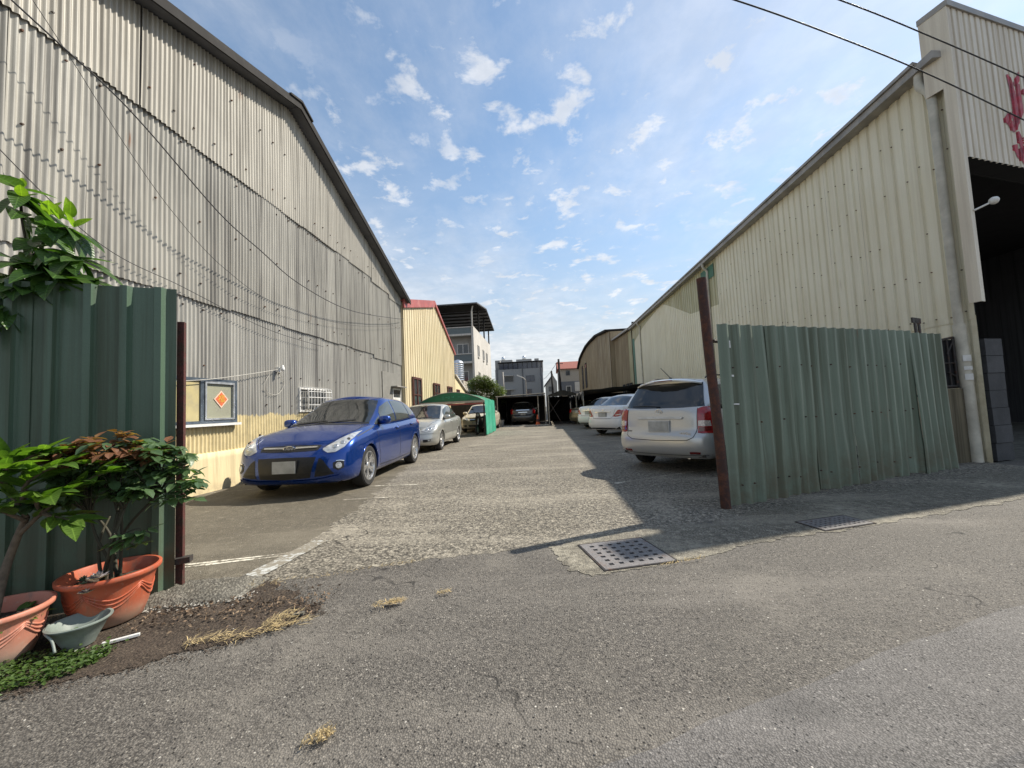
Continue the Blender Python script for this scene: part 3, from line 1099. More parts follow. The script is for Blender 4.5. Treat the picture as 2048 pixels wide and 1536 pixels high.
wire('cable', 'pale wire drooping from the wall lamp across the window to the left', [(LX + 0.1, 7.83, 2.25), (LX + 0.11, 7.0, 2.08), (LX + 0.12, 6.0, 1.90), (LX + 0.12, 5.0, 1.80)], 0.007, M['rope'])
wire('cable', 'thin pale loop of wire hanging below the wall lamp', [(LX + 0.06, 7.9, 2.20), (LX + 0.06, 8.05, 1.95), (LX + 0.06, 7.85, 1.72), (LX + 0.06, 7.55, 1.74), (LX + 0.06, 7.48, 1.95), (LX + 0.06, 7.6, 2.12)], 0.005, M['rope'])
wire('cable', 'thick dark cable sagging along the grey wall from upper left to the far corner', [(-4.85, 2.75, 5.35), (-4.95, 3.42, 5.30), (-5.0, 3.98, 5.23), (-5.05, 4.52, 5.08), (-5.15, 5.75, 4.60), (-5.2, 6.71, 4.39), (-5.3, 8.06, 4.17), (-5.4, 10.5, 4.20), (-5.5, 14.1, 4.80), (-5.55, 15.2, 5.05)], 0.009, M['cable'])
wire('cable', 'thin dark wire sagging just below the thick cable on the grey wall', [(-5.28, 3.3, 6.0), (-5.35, 3.91, 5.5), (-5.40, 4.51, 4.94), (-5.45, 5.27, 4.36), (-5.5, 6.25, 3.88), (-5.55, 7.74, 3.63), (-5.58, 10.9, 3.86), (-5.6, 15.2, 4.75)], 0.004, M['cable'])
wire('cable', 'slack thin wire drooping low across the grey wall above the window', [(LX + 0.12, 2.8, 4.75), (LX + 0.12, 4.3, 3.62), (LX + 0.12, 5.6, 3.35), (LX + 0.12, 7.5, 3.05), (LX + 0.12, 9.5, 3.0)], 0.005, M['cable'])


# ------------------------------------------------------------------ right warehouse
RX = 6.95
RY0, RY1, EAVE = 6.63, 29.4, 6.66
rw = thing('warehouse', 'large cream ribbed-metal warehouse with open dark doorway, right of the lot', 'warehouse', (RX, 8.0, 0))
mpr = lambda a, d, z: (RX - d, a, z)
RP = 0.235


def new_top(y):           # upper edge of the newer cladding
    return EAVE if y < 15.2 else interp([(15.2, 4.80), (18.0, 5.10), (20.5, 6.10), (21.8, 6.58), (23.0, 6.55), (26.2, 6.2), (29.4, 5.5)], y)


y = RY0
k = 0
while y < RY1 - 0.05:
    ye = min(y + RP * 4, RY1)
    wv = lambda a, z, s=RND.uniform(0, 6), q=RND.uniform(0.002, 0.006): q * sin(a * 2.7 + s) * sin(z * 0.9 + s)
    if y < 15.0:
        sheet(y, ye, RP, TRAP_W, 0.030, 2.28 + RND.uniform(-0.008, 0.008), EAVE, mpr, 'cladding_sheet', M['cream'], rw, nz=4, wav=wv, smooth=False, shift=0.010)
        sheet(y, ye, RP, TRAP_W, 0.030, 0.0, 2.34, mpr, 'cladding_sheet', M['cream'], rw, nz=2, wav=wv, smooth=False)
    else:
        sheet(y, ye, RP, TRAP_W, 0.030, 0.0, new_top, mpr, 'cladding_sheet', M['cream'], rw, nz=3, wav=wv, smooth=False, shift=0.014)
        sheet(y, ye, RP, TRAP_W, 0.030, lambda a: new_top(a) - 0.1, EAVE, mpr, 'cladding_sheet', M['cream_old'], rw, nz=2, wav=wv, smooth=False)
    y = ye
pb_ = []
yy = RY0 + 0.12
while yy < 15:
    for z in (2.40, 3.3, 4.2, 5.2, 6.0):
        if z < 2.5 or RND.random() < 0.6:
            pb_.append((RX - 0.045, yy + RND.uniform(-0.015, 0.015), z + RND.uniform(-0.03, 0.03) - (0 if z < 2.5 else 0.25 * RND.random())))
    yy += RP
bolts(pb_, (-1, 0, 0), 0.011, rw, 'screw')
# green stripes where old paint shows
m = MB()
m.bx(RX - 0.052, RX - 0.048, 28.75, 29.4, 2.4, 5.9)
m.build('green_stripe', plain('old_green_paint', (0.055, 0.16, 0.10), 0.6, 0, 0.3, 4, objspace=False), rw, world=True)
m = MB()
m.bx(RX - 0.054, RX - 0.048, 15.4, 16.6, 6.0, 6.5)
m.build('green_patch', bpy.data.materials['old_green_paint'], rw, world=True)
# eave gutter, roof, far walls
m = MB()
m.prism([(6.68, RY0 - 0.05, EAVE - 0.01), (6.94, RY0 - 0.05, EAVE - 0.01), (6.94, RY0 - 0.05, EAVE + 0.05), (6.80, RY0 - 0.05, EAVE + 0.10), (6.68, RY0 - 0.05, EAVE + 0.12)], (0, RY1 - RY0 + 0.1, 0))
m.build('gutter', M['gutter'], rw, world=True)
m = MB()
rt_ = []
for dz in (0.125, 0.185):
    for (x, z) in ((6.64, EAVE), (14.5, EAVE + 0.40), (22.3, EAVE)):
        rt_.append(Vector((x, 6.86 + (x - 6.64) * 0.364, z + dz)))
        rt_.append(Vector((x, RY1 + 0.1, z + dz)))
m.add(rt_, [(0, 2, 3, 1), (2, 4, 5, 3), (6, 7, 9, 8), (8, 9, 11, 10), (0, 1, 7, 6), (4, 10, 11, 5), (0, 6, 8, 2), (2, 8, 10, 4), (1, 3, 9, 7), (3, 5, 11, 9)])
m.build('roof', M['gutter'], rw, world=True)
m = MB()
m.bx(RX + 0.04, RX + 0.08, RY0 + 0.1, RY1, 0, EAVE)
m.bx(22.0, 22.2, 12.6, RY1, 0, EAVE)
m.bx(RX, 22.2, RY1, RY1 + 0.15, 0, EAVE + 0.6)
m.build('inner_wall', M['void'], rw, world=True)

# street front: its own line
AZ_S = radians(70.0)
ES = Vector((sin(AZ_S), cos(AZ_S), 0))
NS = Vector((cos(AZ_S), -sin(AZ_S), 0))
F0 = Vector((6.86, 6.50, 0))
mpf = lambda a, d, z: F0 + ES * a + NS * d + Vector((0, 0, z))
FP = 0.152
FTOP, FOPEN = 7.42, 4.88
s = 0.0
while s < 9.0:
    se = s + FP * 6
    sheet(s, se, FP, TRAP_W, 0.026, (2.52 if s < 0.1 else FOPEN), FTOP, mpf, 'front_sheet', M['cream_face'], rw, nz=2, smooth=False) if s > 0.3 else None
    s = se
# left jamb sheets
sheet(0.0, 0.11, FP, TRAP_W, 0.026, 2.52, FTOP, mpf, 'front_sheet', M['cream_face'], rw, nz=2, smooth=False)
sheet(0.11, FP * 6, FP, TRAP_W, 0.026, FOPEN, FTOP, mpf, 'front_sheet', M['cream_face'], rw, nz=2, smooth=False)
m = MB()


def fbox(mb, s0, s1, d0, d1, z0, z1):
    pts = [mpf(s0, d0, z0), mpf(s1, d0, z0), mpf(s1, d1, z0), mpf(s0, d1, z0)]
    mb.prism(pts, (0, 0, z1 - z0))


fbox(m, -0.02, 9.2, -0.34, 0.05, FTOP, FTOP + 0.10)
m.build('parapet_cap', M['gutter'], rw, world=True)
m = MB()
fbox(m, -0.012, 0.0, -0.33, 0.03, EAVE - 0.55, FTOP)
fbox(m, -0.012, 0.0, -0.11, 0.03, 2.52, EAVE - 0.551)
m.build('corner_flashing', M['cream_face'], rw, world=True)
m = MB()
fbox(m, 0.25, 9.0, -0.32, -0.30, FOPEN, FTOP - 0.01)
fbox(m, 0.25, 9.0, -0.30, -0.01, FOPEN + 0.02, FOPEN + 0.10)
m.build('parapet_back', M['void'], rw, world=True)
# inside: a dark hall that follows the side wall
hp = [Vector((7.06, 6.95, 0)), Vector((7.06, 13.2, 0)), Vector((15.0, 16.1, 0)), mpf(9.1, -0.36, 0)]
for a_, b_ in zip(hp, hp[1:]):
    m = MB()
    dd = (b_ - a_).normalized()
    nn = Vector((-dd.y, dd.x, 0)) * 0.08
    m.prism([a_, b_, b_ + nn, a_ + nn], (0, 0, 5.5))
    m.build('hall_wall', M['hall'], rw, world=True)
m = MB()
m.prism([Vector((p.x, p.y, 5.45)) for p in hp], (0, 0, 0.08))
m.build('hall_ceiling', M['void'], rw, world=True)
for z in (1.3, 2.1, 2.9, 3.7, 4.5):
    m = MB()
    dd = (hp[2] - hp[1]).normalized()
    nn = Vector((dd.y, -dd.x, 0)) * 0.12
    m.prism([hp[1] + nn * 0.1, hp[2] + nn * 0.1, hp[2] + nn, hp[1] + nn], (0, 0, 0.08))
    o = m.build('girt', M['rustiron'], rw, world=True)
    o.location.z += z
m = MB()
m.bx(8.6, 13.0, 12.3, 12.4, 1.62, 1.72)
m.build('orange_light_bar', plain('orange_light_paint', (0.45, 0.16, 0.07), 0.5, 0, 0.2, 4), rw, world=True)  # orange bar, its colour stands in for a light tube's reflection

# downpipes
m = MB()
m.tube(crom([(6.78, 6.92, EAVE + 0.02), (6.77, 6.92, EAVE - 0.22), (6.82, 6.83, EAVE - 0.42), (6.82, 6.80, EAVE - 0.7)], 5), 0.065, 10)
m.tube([(6.82, 6.80, EAVE - 0.68), (6.82, 6.79, 2.2)], 0.062, 12)
m.tube([(6.82, 6.79, 2.22), (6.82, 6.76, 0.0)], 0.078, 12)
m.build('downpipe', M['downpipe'], rw, smooth=True, world=True, sharp=0.7)
for yy in (15.9, 26.9):
    m = MB()
    m.tube(crom([(6.72, yy, EAVE), (6.72, yy, EAVE - 0.15), (6.86, yy, EAVE - 0.30), (6.86, yy, EAVE - 0.5)], 5), 0.05, 8)
    m.tube([(6.86, yy, EAVE - 0.48), (6.86, yy, 0)], 0.05, 8)
    m.build('downpipe', M['downpipe'], rw, smooth=True, world=True, sharp=0.7)
# pale notices stuck to the pipe
for z in (1.66, 1.50, 1.36):
    m = MB()
    m.box((6.79, 6.70, z), (0.09, 0.012, 0.10 if z != 1.50 else 0.06), radians(-35))
    m.build('notice', M['whitepaint'], rw, world=True)
# red brush characters on the front, following the ribs


def rib_d(a):
    u = (a / FP) % 1.0
    return interp(TRAP_W + [(1.0, 1.0)], u) * 0.026


def brush(pts, w, name='painted_stroke'):
    P = [Vector((p[0], p[1], 0)) for p in pts]
    P = crom(P, 10)
    rows = []
    nW = 14
    for i, p in enumerate(P):
        t = (P[min(i + 1, len(P) - 1)] - P[max(i - 1, 0)]).normalized()
        nn = Vector((-t.y, t.x, 0))
        ww = 1.25 * w * (0.75 + 0.35 * sin(pi * i / (len(P) - 1))) * RND.uniform(0.9, 1.1)
        rows.append([mpf(q.x, rib_d(q.x) + 0.007, q.y) for q in [p + nn * ww * (j / nW - 0.5) for j in range(nW + 1)]])
    mb = MB()
    mb.grid(rows)
    return mb.build(name, M['redpaint'], rw, world=True)


for pts, w in (([(1.44, 6.52), (1.50, 6.25), (1.52, 5.95), (1.50, 5.70), (1.46, 5.55)], 0.12),
               ([(1.78, 6.62), (1.68, 6.45), (1.58, 6.36)], 0.07),
               ([(1.70, 6.40), (1.69, 6.15), (1.70, 5.95), (1.62, 5.80), (1.54, 5.66)], 0.09),
               ([(1.20, 5.62), (1.30, 5.72), (1.40, 5.80)], 0.10), ([(1.28, 5.66), (1.38, 5.58), (1.46, 5.52)], 0.12),
               ([(1.80, 6.30), (1.95, 6.22), (2.2, 6.2)], 0.09), ([(1.95, 6.6), (1.96, 6.2), (1.9, 5.8)], 0.11),
               ([(1.50, 5.50), (1.58, 5.30), (1.60, 5.12)], 0.10), ([(1.40, 5.26), (1.44, 5.12), (1.55, 5.02)], 0.11),
               ([(1.55, 5.22), (1.60, 5.05), (1.66, 4.98)], 0.15), ([(1.72, 5.46), (1.80, 5.36), (2.1, 5.30)], 0.10),
               ([(1.70, 5.15), (1.74, 5.02), (2.0, 5.0)], 0.12), ([(1.60, 5.42), (1.85, 5.20), (2.2, 5.1)], 0.08)):
    brush(pts, w)

# floodlight on the jamb
fl = thing('floodlight', 'small white round floodlight on an arm at the dark doorway jamb', 'lamp', mpf(0.11, 0.04, 4.0))
m = MB()
q = mpf(0.07, 0.03, 3.98)
q2 = mpf(0.20, 0.14, 4.05)
m.tube([q, q2], 0.014, 8)
m.build('arm', M['whitepaint'], fl, world=True)
m = MB()
m.lathe([(0.0, -0.045), (0.038, -0.04), (0.055, -0.015), (0.058, 0.022), (0.05, 0.036)], 16, q2 + Vector((0.05, -0.02, 0.03)), axis='X')
m.build('lamp_shade', M['whitepaint'], fl, smooth=True, world=True)
m = MB()
m.lathe([(0.0, 0.033), (0.048, 0.033), (0.048, 0.038), (0.0, 0.041)], 16, q2 + Vector((0.05, -0.02, 0.03)), axis='X')
m.build('lens', M['pane'], fl, smooth=True, world=True)

# dark block pillar in the doorway
bp = thing('block_pillar', 'dark grey concrete-block pillar standing in the warehouse doorway', 'pillar', mpf(0.36, -0.35, 0))
for i in range(7):
    m = MB()
    z0 = i * 0.282
    fbox(m, 0.36 + RND.uniform(-0.004, 0.004), 0.80 + RND.uniform(-0.004, 0.004), -0.62, -0.16 + RND.uniform(-0.006, 0.006), z0, z0 + 0.274)
    m.build('block', M['darkblock'], bp, world=True)
m = MB()
fbox(m, 0.375, 0.785, -0.61, -0.178, 0.01, 1.95)
m.build('mortar', M['void'], bp, world=True)

# stained concrete stub walls beside the pipe
st = thing('concrete_wall', 'low stained concrete wall stub behind the end of the right green fence', 'wall', (6.4, 6.75, 0))
m = MB()
m.prism([(6.15, 6.60, 0), (6.74, 6.76, 0), (6.70, 6.90, 0), (6.11, 6.74, 0)], (0, 0, 1.18))
m.build('wall', M['stub'], st, world=True)
st2 = thing('concrete_bollard', 'short square concrete post just right of the grey downpipe', 'post', (7.0, 6.75, 0))
m = MB()
m.prism([(6.93, 6.82, 0), (7.07, 6.86, 0), (7.03, 6.98, 0), (6.89, 6.94, 0)], (0, 0, 1.2))
m.build('post', M['stub'], st2, world=True)

# rusty lattice leaf over the stub wall
lg = thing('iron_gate', 'rusty iron lattice leaf standing on the concrete stub wall', 'gate', (6.4, 6.85, 1.18))
ga, gb = Vector((6.38, 6.74, 0)), Vector((6.74, 6.83, 0))
m = MB()
for (p, z0, q, z1) in ((ga, 1.19, ga, 1.96), (gb, 1.19, gb, 2.02), (ga, 1.96, gb, 2.02), (ga, 1.22, gb, 1.22)):
    m.tube([p + Vector((0, 0, z0)), q + Vector((0, 0, z1))], 0.022, 6)
m.build('frame', M['rustiron'], lg, world=True)
for (u0, z0, u1, z1) in ((0.35, 1.2, 0.35, 1.98), (0.65, 1.2, 0.65, 2.0), (0.05, 1.6, 0.95, 1.6), (0.6, 1.75, 0.98, 1.95), (0.55, 1.45, 0.95, 1.38)):
    m = MB()
    m.tube([ga.lerp(gb, u0) + Vector((0, 0, z0)), ga.lerp(gb, u1) + Vector((0, 0, z1))], 0.012, 6)
    m.build('bar', M['rustiron'], lg, world=True)

m = MB()
m.prism([Vector((6.36, 6.76, 1.185)), Vector((6.76, 6.86, 1.185)), Vector((6.755, 6.88, 1.185)), Vector((6.355, 6.78, 1.185))], (0, 0, 0.80))
m.build('backing', M['void'], lg, world=True)  # near-black plate added to stand in for the dark interior behind the lattice

# ------------------------------------------------------------------ green street fences
FPITCH = 0.19


def fence_map(P0):
    return lambda a, d, z: P0 + EF * a + NF * d + Vector((0, 0, z))


PR0 = Vector((1.985, 4.47, 0))
rf = thing('green_fence', 'faded pale-green ribbed metal fence with rusty pole, right of the entrance', 'fence', PR0)
mp = fence_map(PR0)
edges = [0.0, 0.78, 1.54, 2.30, 3.06, 3.72]
for i in range(5):
    a0, a1 = edges[i], edges[i + 1]
    sd = RND.uniform(0, 6)
    wv = lambda a, z, sd=sd: 0.010 * sin(a * 3 + sd) * sin(z * 2.2 + sd) + (0.020 * math.exp(-((z - 0.25) / 0.35) ** 2) * sin(a * 9 + sd) if z < 1.0 else 0)
    sheet(a0 - (0.02 if i else 0), a1, FPITCH, TRAP, 0.042, lambda a: 0.012 + 0.010 * sin(a * 13), lambda a: 2.035 + 0.006 * a, mp, 'fence_sheet', M['fence_r'], rf, nz=14, wav=wv, smooth=True, shift=0.004 * (i % 2))
# a shorter panel lapped on, leaning a little
mp2 = lambda a, d, z: PR0 + EF * a + NF * (d + 0.045 - 0.02 * z) + Vector((0, 0, z))
sheet(3.68, 4.50, FPITCH, TRAP, 0.042, lambda a: -0.0 + 0.02 * sin(a * 11), lambda a: 2.05 - 0.005 * a, mp2, 'fence_sheet', M['fence_r'], rf, nz=12, wav=lambda a, z: 0.012 * sin(a * 4) * sin(z * 2), smooth=True)
fb = []
for z in (1.55, 0.92, 0.24):
    a = 0.16
    while a < 3.7:
        fb.append(mp(a, 0.040, z + RND.uniform(-0.02, 0.02)))
        a += FPITCH * (2 if RND.random() < 0.6 else 1)
bolts(fb, NF, 0.0095, rf, 'screw')
m = MB()
pb0 = PR0 + Vector((-0.06, -0.03, 0))
m.tube([pb0 + Vector((0.00, 0, 0)), pb0 + Vector((-0.02, 0, 0.9)), pb0 + Vector((-0.055, 0, 1.7)), pb0 + Vector((-0.075, 0, 2.56))], [0.054, 0.052, 0.052, 0.054], 14)
m.build('pole', M['rustpole'], rf, smooth=True, world=True, sharp=0.7)
for z in (0.35, 1.1, 1.85):
    m = MB()
    m.tube([mp(0, -0.05, z), mp(4.5, -0.05, z)], 0.022, 6)
    m.build('rail', M['rustiron'], rf, world=True)
# torn pale labels near the pole
for (a, z, w, h) in ((0.10, 1.77, 0.075, 0.085), (0.13, 1.44, 0.06, 0.018), (0.15, 1.12, 0.09, 0.012), (0.115, 1.80, 0.05, 0.03)):
    m = MB()
    m.prism([mp(a, 0.014, z), mp(a + w, 0.014, z - 0.006), mp(a + w, 0.014, z + h * 0.9), mp(a + 0.005, 0.014, z + h)], NF * 0.002)
    m.build('torn_label', M['whitepaint'], rf, world=True)
m = MB()
for a in (4.04, 4.14):
    m.prism([mp(a, -0.03, 1.9), mp(a + 0.045, -0.03, 1.9), mp(a + 0.035, -0.03, 2.24), mp(a - 0.01, -0.03, 2.24)], NF * -0.02)
m.prism([mp(3.98, -0.03, 2.20), mp(4.20, -0.03, 2.19), mp(4.20, -0.03, 2.27), mp(3.98, -0.03, 2.28)], NF * -0.02)
m.build('iron_bracket', M['rustiron'], rf, world=True)

PL0 = Vector((-2.627, 2.557, 0))
lf = thing('green_fence', 'dark green ribbed metal fence with red post behind the potted plants', 'fence', PL0)
mp = fence_map(PL0)
RIB_L = [(0.0, 0.0), (0.30, 0.0), (0.345, 0.35), (0.39, 1.0), (0.60, 1.0), (0.645, 0.35), (0.69, 0.0)]
aa = 0.0
i = 0
while aa > -4.2:
    a0 = aa - 0.76
    sd = RND.uniform(0, 6)
    sheet(a0 - 0.02, aa, FPITCH, RIB_L, 0.036, 0.015, 2.172, mp, 'fence_sheet', M['fence_l'], lf, nz=6, wav=lambda a, z, sd=sd: 0.004 * sin(a * 3 + sd) * sin(z * 2 + sd), smooth=False, shift=0.003 * (i % 2), phase=0.0)
    aa = a0
    i += 1
fb = []
for z in (1.62, 0.9, 0.25):
    a = -0.10
    while a > -2:
        fb.append(mp(a, 0.004, z + RND.uniform(-0.01, 0.01)))
        a -= FPITCH * 2
bolts(fb, NF, 0.011, lf, 'screw')
m = MB()
q = mp(0.012, -0.075, 0)
m.prism([q + EF * -0.03 + NF * -0.02, q + EF * 0.012 + NF * -0.02, q + EF * 0.012 + NF * 0.02, q + EF * -0.03 + NF * 0.02], (0.0, 0, 1.945))
m.build('post', M['redpost'], lf, world=True)
m = MB()
m.prism([mp(-0.02, -0.075, 0.20), mp(0.08, -0.075, 0.205), mp(0.08, -0.075, 0.245), mp(-0.02, -0.075, 0.24)], NF * 0.06)
m.build('bracket', M['rustiron'], lf, world=True)
for z in (0.35, 1.1, 1.85):
    m = MB()
    m.tube([mp(-0.03, -0.05, z), mp(-4, -0.05, z)], 0.022, 6)
    m.build('rail', M['rustiron'], lf, world=True)

# ------------------------------------------------------------------ drain covers


def drain_cover(label, c, w, h, rot, nx, ny, group='iron drain covers in the kerb strip'):
    t = thing('drain_cover', label, 'drain cover', (c[0], c[1], 0.0045), rot, group)
    # plate with real staggered holes
    cells = MB()
    px, py = w / (nx + 1.0), h / (ny + 1.0)
    hw, hh = px * 0.46, py * 0.46
    zt, th = 0.007, 0.012
    ys = [-h / 2]
    for j in range(ny):
        yc = -h / 2 + (j + 1) * py
        ys += [yc - hh / 2, yc + hh / 2]
    ys.append(h / 2)
    for j in range(len(ys) - 1):
        y0, y1 = ys[j], ys[j + 1]
        if j % 2 == 0:
            cells.bx(-w / 2, w / 2, y0, y1, zt - th, zt)
        else:
            r = j // 2
            offs = 0.0 if r % 2 else px * 0.0
            xs = [-w / 2]
            for i in range(nx):
                xc = -w / 2 + (i + 1) * px + offs
                xs += [xc - hw / 2, xc + hw / 2]
            xs.append(w / 2)
            for i in range(0, len(xs), 2):
                cells.bx(xs[i], xs[i + 1], y0, y1, zt - th, zt)
    cells.build('plate', M['grate'], t)
    f = MB()
    e = 0.014
    for (x0, x1, y0, y1) in ((-w / 2 - e, w / 2 + e, -h / 2 - e, -h / 2 - 0.006), (-w / 2 - e, w / 2 + e, h / 2 + 0.006, h / 2 + e), (-w / 2 - e, -w / 2 - 0.006, -h / 2 - 0.006, h / 2 + 0.006), (w / 2 + 0.006, w / 2 + e, -h / 2 - 0.006, h / 2 + 0.006)):
        f.bx(x0, x1, y0, y1, -0.004, 0.0065)
    f.build('frame', M['rustiron'], t)
    b = MB()
    b.bx(-w / 2 - 0.006, w / 2 + 0.006, -h / 2 - 0.006, h / 2 + 0.006, -0.004, 0.0004)
    b.build('pit', M['void'], t)  # thin near-black sheet, its colour stands in for the shade below the holes
    return t


drain_cover('near sunlit iron drain cover with square holes, at the entrance', (0.585, 3.20), 0.56, 0.52, radians(15.5), 6, 6)
drain_cover('shaded iron drain cover in front of the pale-green fence', (2.62, 3.845), 0.56, 0.26, radians(18), 9, 5)

# ------------------------------------------------------------------ overhead street cables
wire('cable', 'lower of the two dark street cables crossing the upper right sky', [(0.2, 1.50, 3.08), (0.968, 1.74, 3.02), (1.493, 1.91, 2.96), (2.094, 2.106, 2.866), (2.816, 2.34, 2.706), (3.9, 2.69, 2.45)], 0.0035, M['cable'])
wire('cable', 'upper of the two dark street cables crossing the upper right corner', [(0.5, 1.59, 3.25), (1.577, 1.938, 3.158), (2.161, 2.128, 3.084), (2.864, 2.356, 2.971), (3.9, 2.69, 2.78)], 0.0035, M['cable'])

# ------------------------------------------------------------------ cream gable building beyond the left warehouse
CX_ = -5.60
cb = thing('shed_building', 'butter-yellow vertically clad gable building with red roof trim, beyond the grey warehouse', 'building', (CX_, 19.8, 0))


def roof_c(y):
    return 6.98 - (abs(y - 19.8)) * (0.26 if y < 19.8 else 0.47)


mpc = lambda a, d, z: (CX_ + d, a, z)
y = 15.3
while y < 24.2:
    ye = min(y + 0.9, 24.25)
    sheet(y, ye, 0.30, BOARD, 0.022, 0.0, lambda a: roof_c(a) - 0.05, mpc, 'cladding_sheet', M['butter'], cb, nz=3, smooth=False, shift=RND.uniform(0, 0.005), wav=lambda a, z, s=RND.uniform(0, 6): 0.004 * sin(a * 2 + s))
    y = ye
m = MB()
m.prism([(CX_ - 0.03, 15.3, 0), (CX_ - 0.03, 24.25, 0), (CX_ - 0.03, 24.25, roof_c(24.25) - 0.06), (CX_ - 0.03, 19.8, 6.9), (CX_ - 0.03, 15.3, roof_c(15.3) - 0.06)], (-9, 0, 0))
m.build('wall', M['butter'], cb, world=True)
m = MB()
m.prism([(CX_ + 0.10, 15.2, roof_c(15.2) - 0.28), (CX_ + 0.10, 19.85, roof_c(19.8) - 0.26), (CX_ + 0.10, 19.85, roof_c(19.8) + 0.10), (CX_ + 0.10, 15.2, roof_c(15.2) + 0.08)], (-0.08, 0, 0))
m.build('roof_trim', M['redtrim'], cb, world=True)
m = MB()
m.prism([(CX_ + 0.10, 19.86, roof_c(19.8) - 0.06), (CX_ + 0.10, 24.4, roof_c(24.4) - 0.08), (CX_ + 0.10, 24.4, roof_c(24.4) + 0.06), (CX_ + 0.10, 19.86, roof_c(19.8) + 0.10)], (-0.08, 0, 0))
m.build('roof_trim', M['redtrim'], cb, world=True)
for ya, yb in ((15.2, 19.82), (19.82, 24.4)):
    m = MB()
    m.prism([(CX_ + 0.06, ya, roof_c(ya)), (CX_ + 0.06, yb, roof_c(yb)), (CX_ + 0.06, yb, roof_c(yb) + 0.06), (CX_ + 0.06, ya, roof_c(ya) + 0.06)], (-9.2, 0, 0))
    m.build('roof', M['redtrim'], cb, world=True)
for (y0, y1, z0, z1) in ((16.05, 17.2, 1.0, 2.72), (19.25, 20.35, 1.5, 2.64), (22.1, 23.15, 1.6, 2.62)):
    w = window_x(cb, CX_ + 0.02, y0, y1, z0, z1, M['brownframe'], M['pane'], 0.09, 0.08, 1, 1, None, False)
    m = MB()
    zc_ = lerp(z0, z1, 0.55)
    m.bx(CX_ + 0.06, CX_ + 0.095, y0 + 0.1, y1 - 0.1, zc_ - 0.02, zc_ + 0.02)
    m.build('glazing_bar', M['brownframe'], w, world=True)

ex = thing('lean_to', 'low yellow lean-to with sloping roof beside the butter-yellow building', 'building', (CX_, 26, 0))
m = MB()
m.prism([(CX_, 24.30, 0), (CX_, 29.0, 0), (CX_, 29.0, 2.1), (CX_, 24.30, 3.38)], (-4, 0, 0))
m.build('wall', M['plinth'], ex, world=True)
m = MB()
m.prism([(CX_ + 0.12, 24.28, 3.40), (CX_ + 0.12, 29.3, 2.03), (CX_ + 0.12, 29.3, 2.13), (CX_ + 0.12, 24.28, 3.52)], (-4.2, 0, 0))
m.build('roof', M['palewall'], ex, world=True)
window_x(ex, CX_, 24.6, 25.5, 1.7, 2.55, M['brownframe'], M['pane'], 0.08, 0.05, 1, 1, None, False)

# ------------------------------------------------------------------ pale four-storey building with roof canopy
gb_ = thing('apartment_building', 'pale multi-storey building with grey balconies and dark rooftop canopy', 'building', (-11, 50, 0))
GX0, GX1, GY0, GY1, GT = -16.0, -7.75, 44.0, 58.5, 10.95
m = MB()
m.bx(GX1 - 0.25, GX1, GY0, GY1, 0, GT)
m.build('side_wall', M['palewall'], gb_, world=True)
m = MB()
m.bx(GX0, GX1 - 0.26, GY0 + 1.3, GY1, 0, GT - 0.7)
m.build('wall', M['greywall'], gb_, world=True)
for z0, z1 in ((9.98, 10.90), (6.70, 7.74), (3.4, 4.45)):
    m = MB()
    m.bx(GX0, GX1 - 0.27, GY0, GY0 + 0.15, z0 + 0.10, z1 - 0.10)
    b = m.build('balcony', M['band'], gb_, world=True)
    m = MB()
    m.bx(GX0, GX1 - 0.27, GY0 - 0.06, GY0 + 0.18, z1 - 0.10, z1)
    m.bx(GX0, GX1 - 0.27, GY0 - 0.06, GY0 + 0.18, z0 - 0.12, z0 + 0.10)
    m.build('coping', M['palewall'], b, world=True)
    m = MB()
    m.bx(GX0, GX1 - 0.27, GY0 + 0.18, GY0 + 1.3, z0 - 0.10, z0 + 0.02)
    m.build('slab', M['greywall'], b, world=True)


def window_y(parent, y, x0, x1, z0, z1, frame, pane, fw=0.08, mull=1, name='window'):
    m = MB()
    m.bx(x0, x1, y - 0.08, y, z1 - fw, z1)
    m.bx(x0, x1, y - 0.08, y, z0, z0 + fw)
    m.bx(x0, x0 + fw, y - 0.08, y, z0 + fw, z1 - fw)
    m.bx(x1 - fw, x1, y - 0.08, y, z0 + fw, z1 - fw)
    for i in range(mull):
        xc = lerp(x0, x1, (i + 1) / (mull + 1))
        m.bx(xc - fw / 2, xc + fw / 2, y - 0.075, y, z0 + fw, z1 - fw)
    w = m.build(name, frame, parent, world=True)
    for i in range(mull + 1):
        p = MB()
        p.bx(lerp(x0, x1, i / (mull + 1)) + fw * 0.5, lerp(x0, x1, (i + 1) / (mull + 1)) - fw * 0.5, y - 0.03, y - 0.02, z0 + fw, z1 - fw)
        p.build('pane', pane, w, world=True)
    return w


window_y(gb_, GY0 + 1.3, -10.0, -8.6, 7.85, 9.1, M['whitepaint'], M['pane'])
window_y(gb_, GY0 + 1.3, -14.0, -12.6, 7.85, 9.1, M['whitepaint'], M['pane'])
window_y(gb_, GY0 + 1.3, -9.9, -8.7, 3.6, 5.8, M['whitepaint'], M['pane'])
for yy in (46.5, 50.5, 53.5):
    for z0 in (7.6, 4.3, 1.2):
        window_x(gb_, GX1, yy, yy + 1.0, z0, z0 + 1.5, M['palewall'], M['pane'], 0.1, 0.10, 1, 0, None, True)
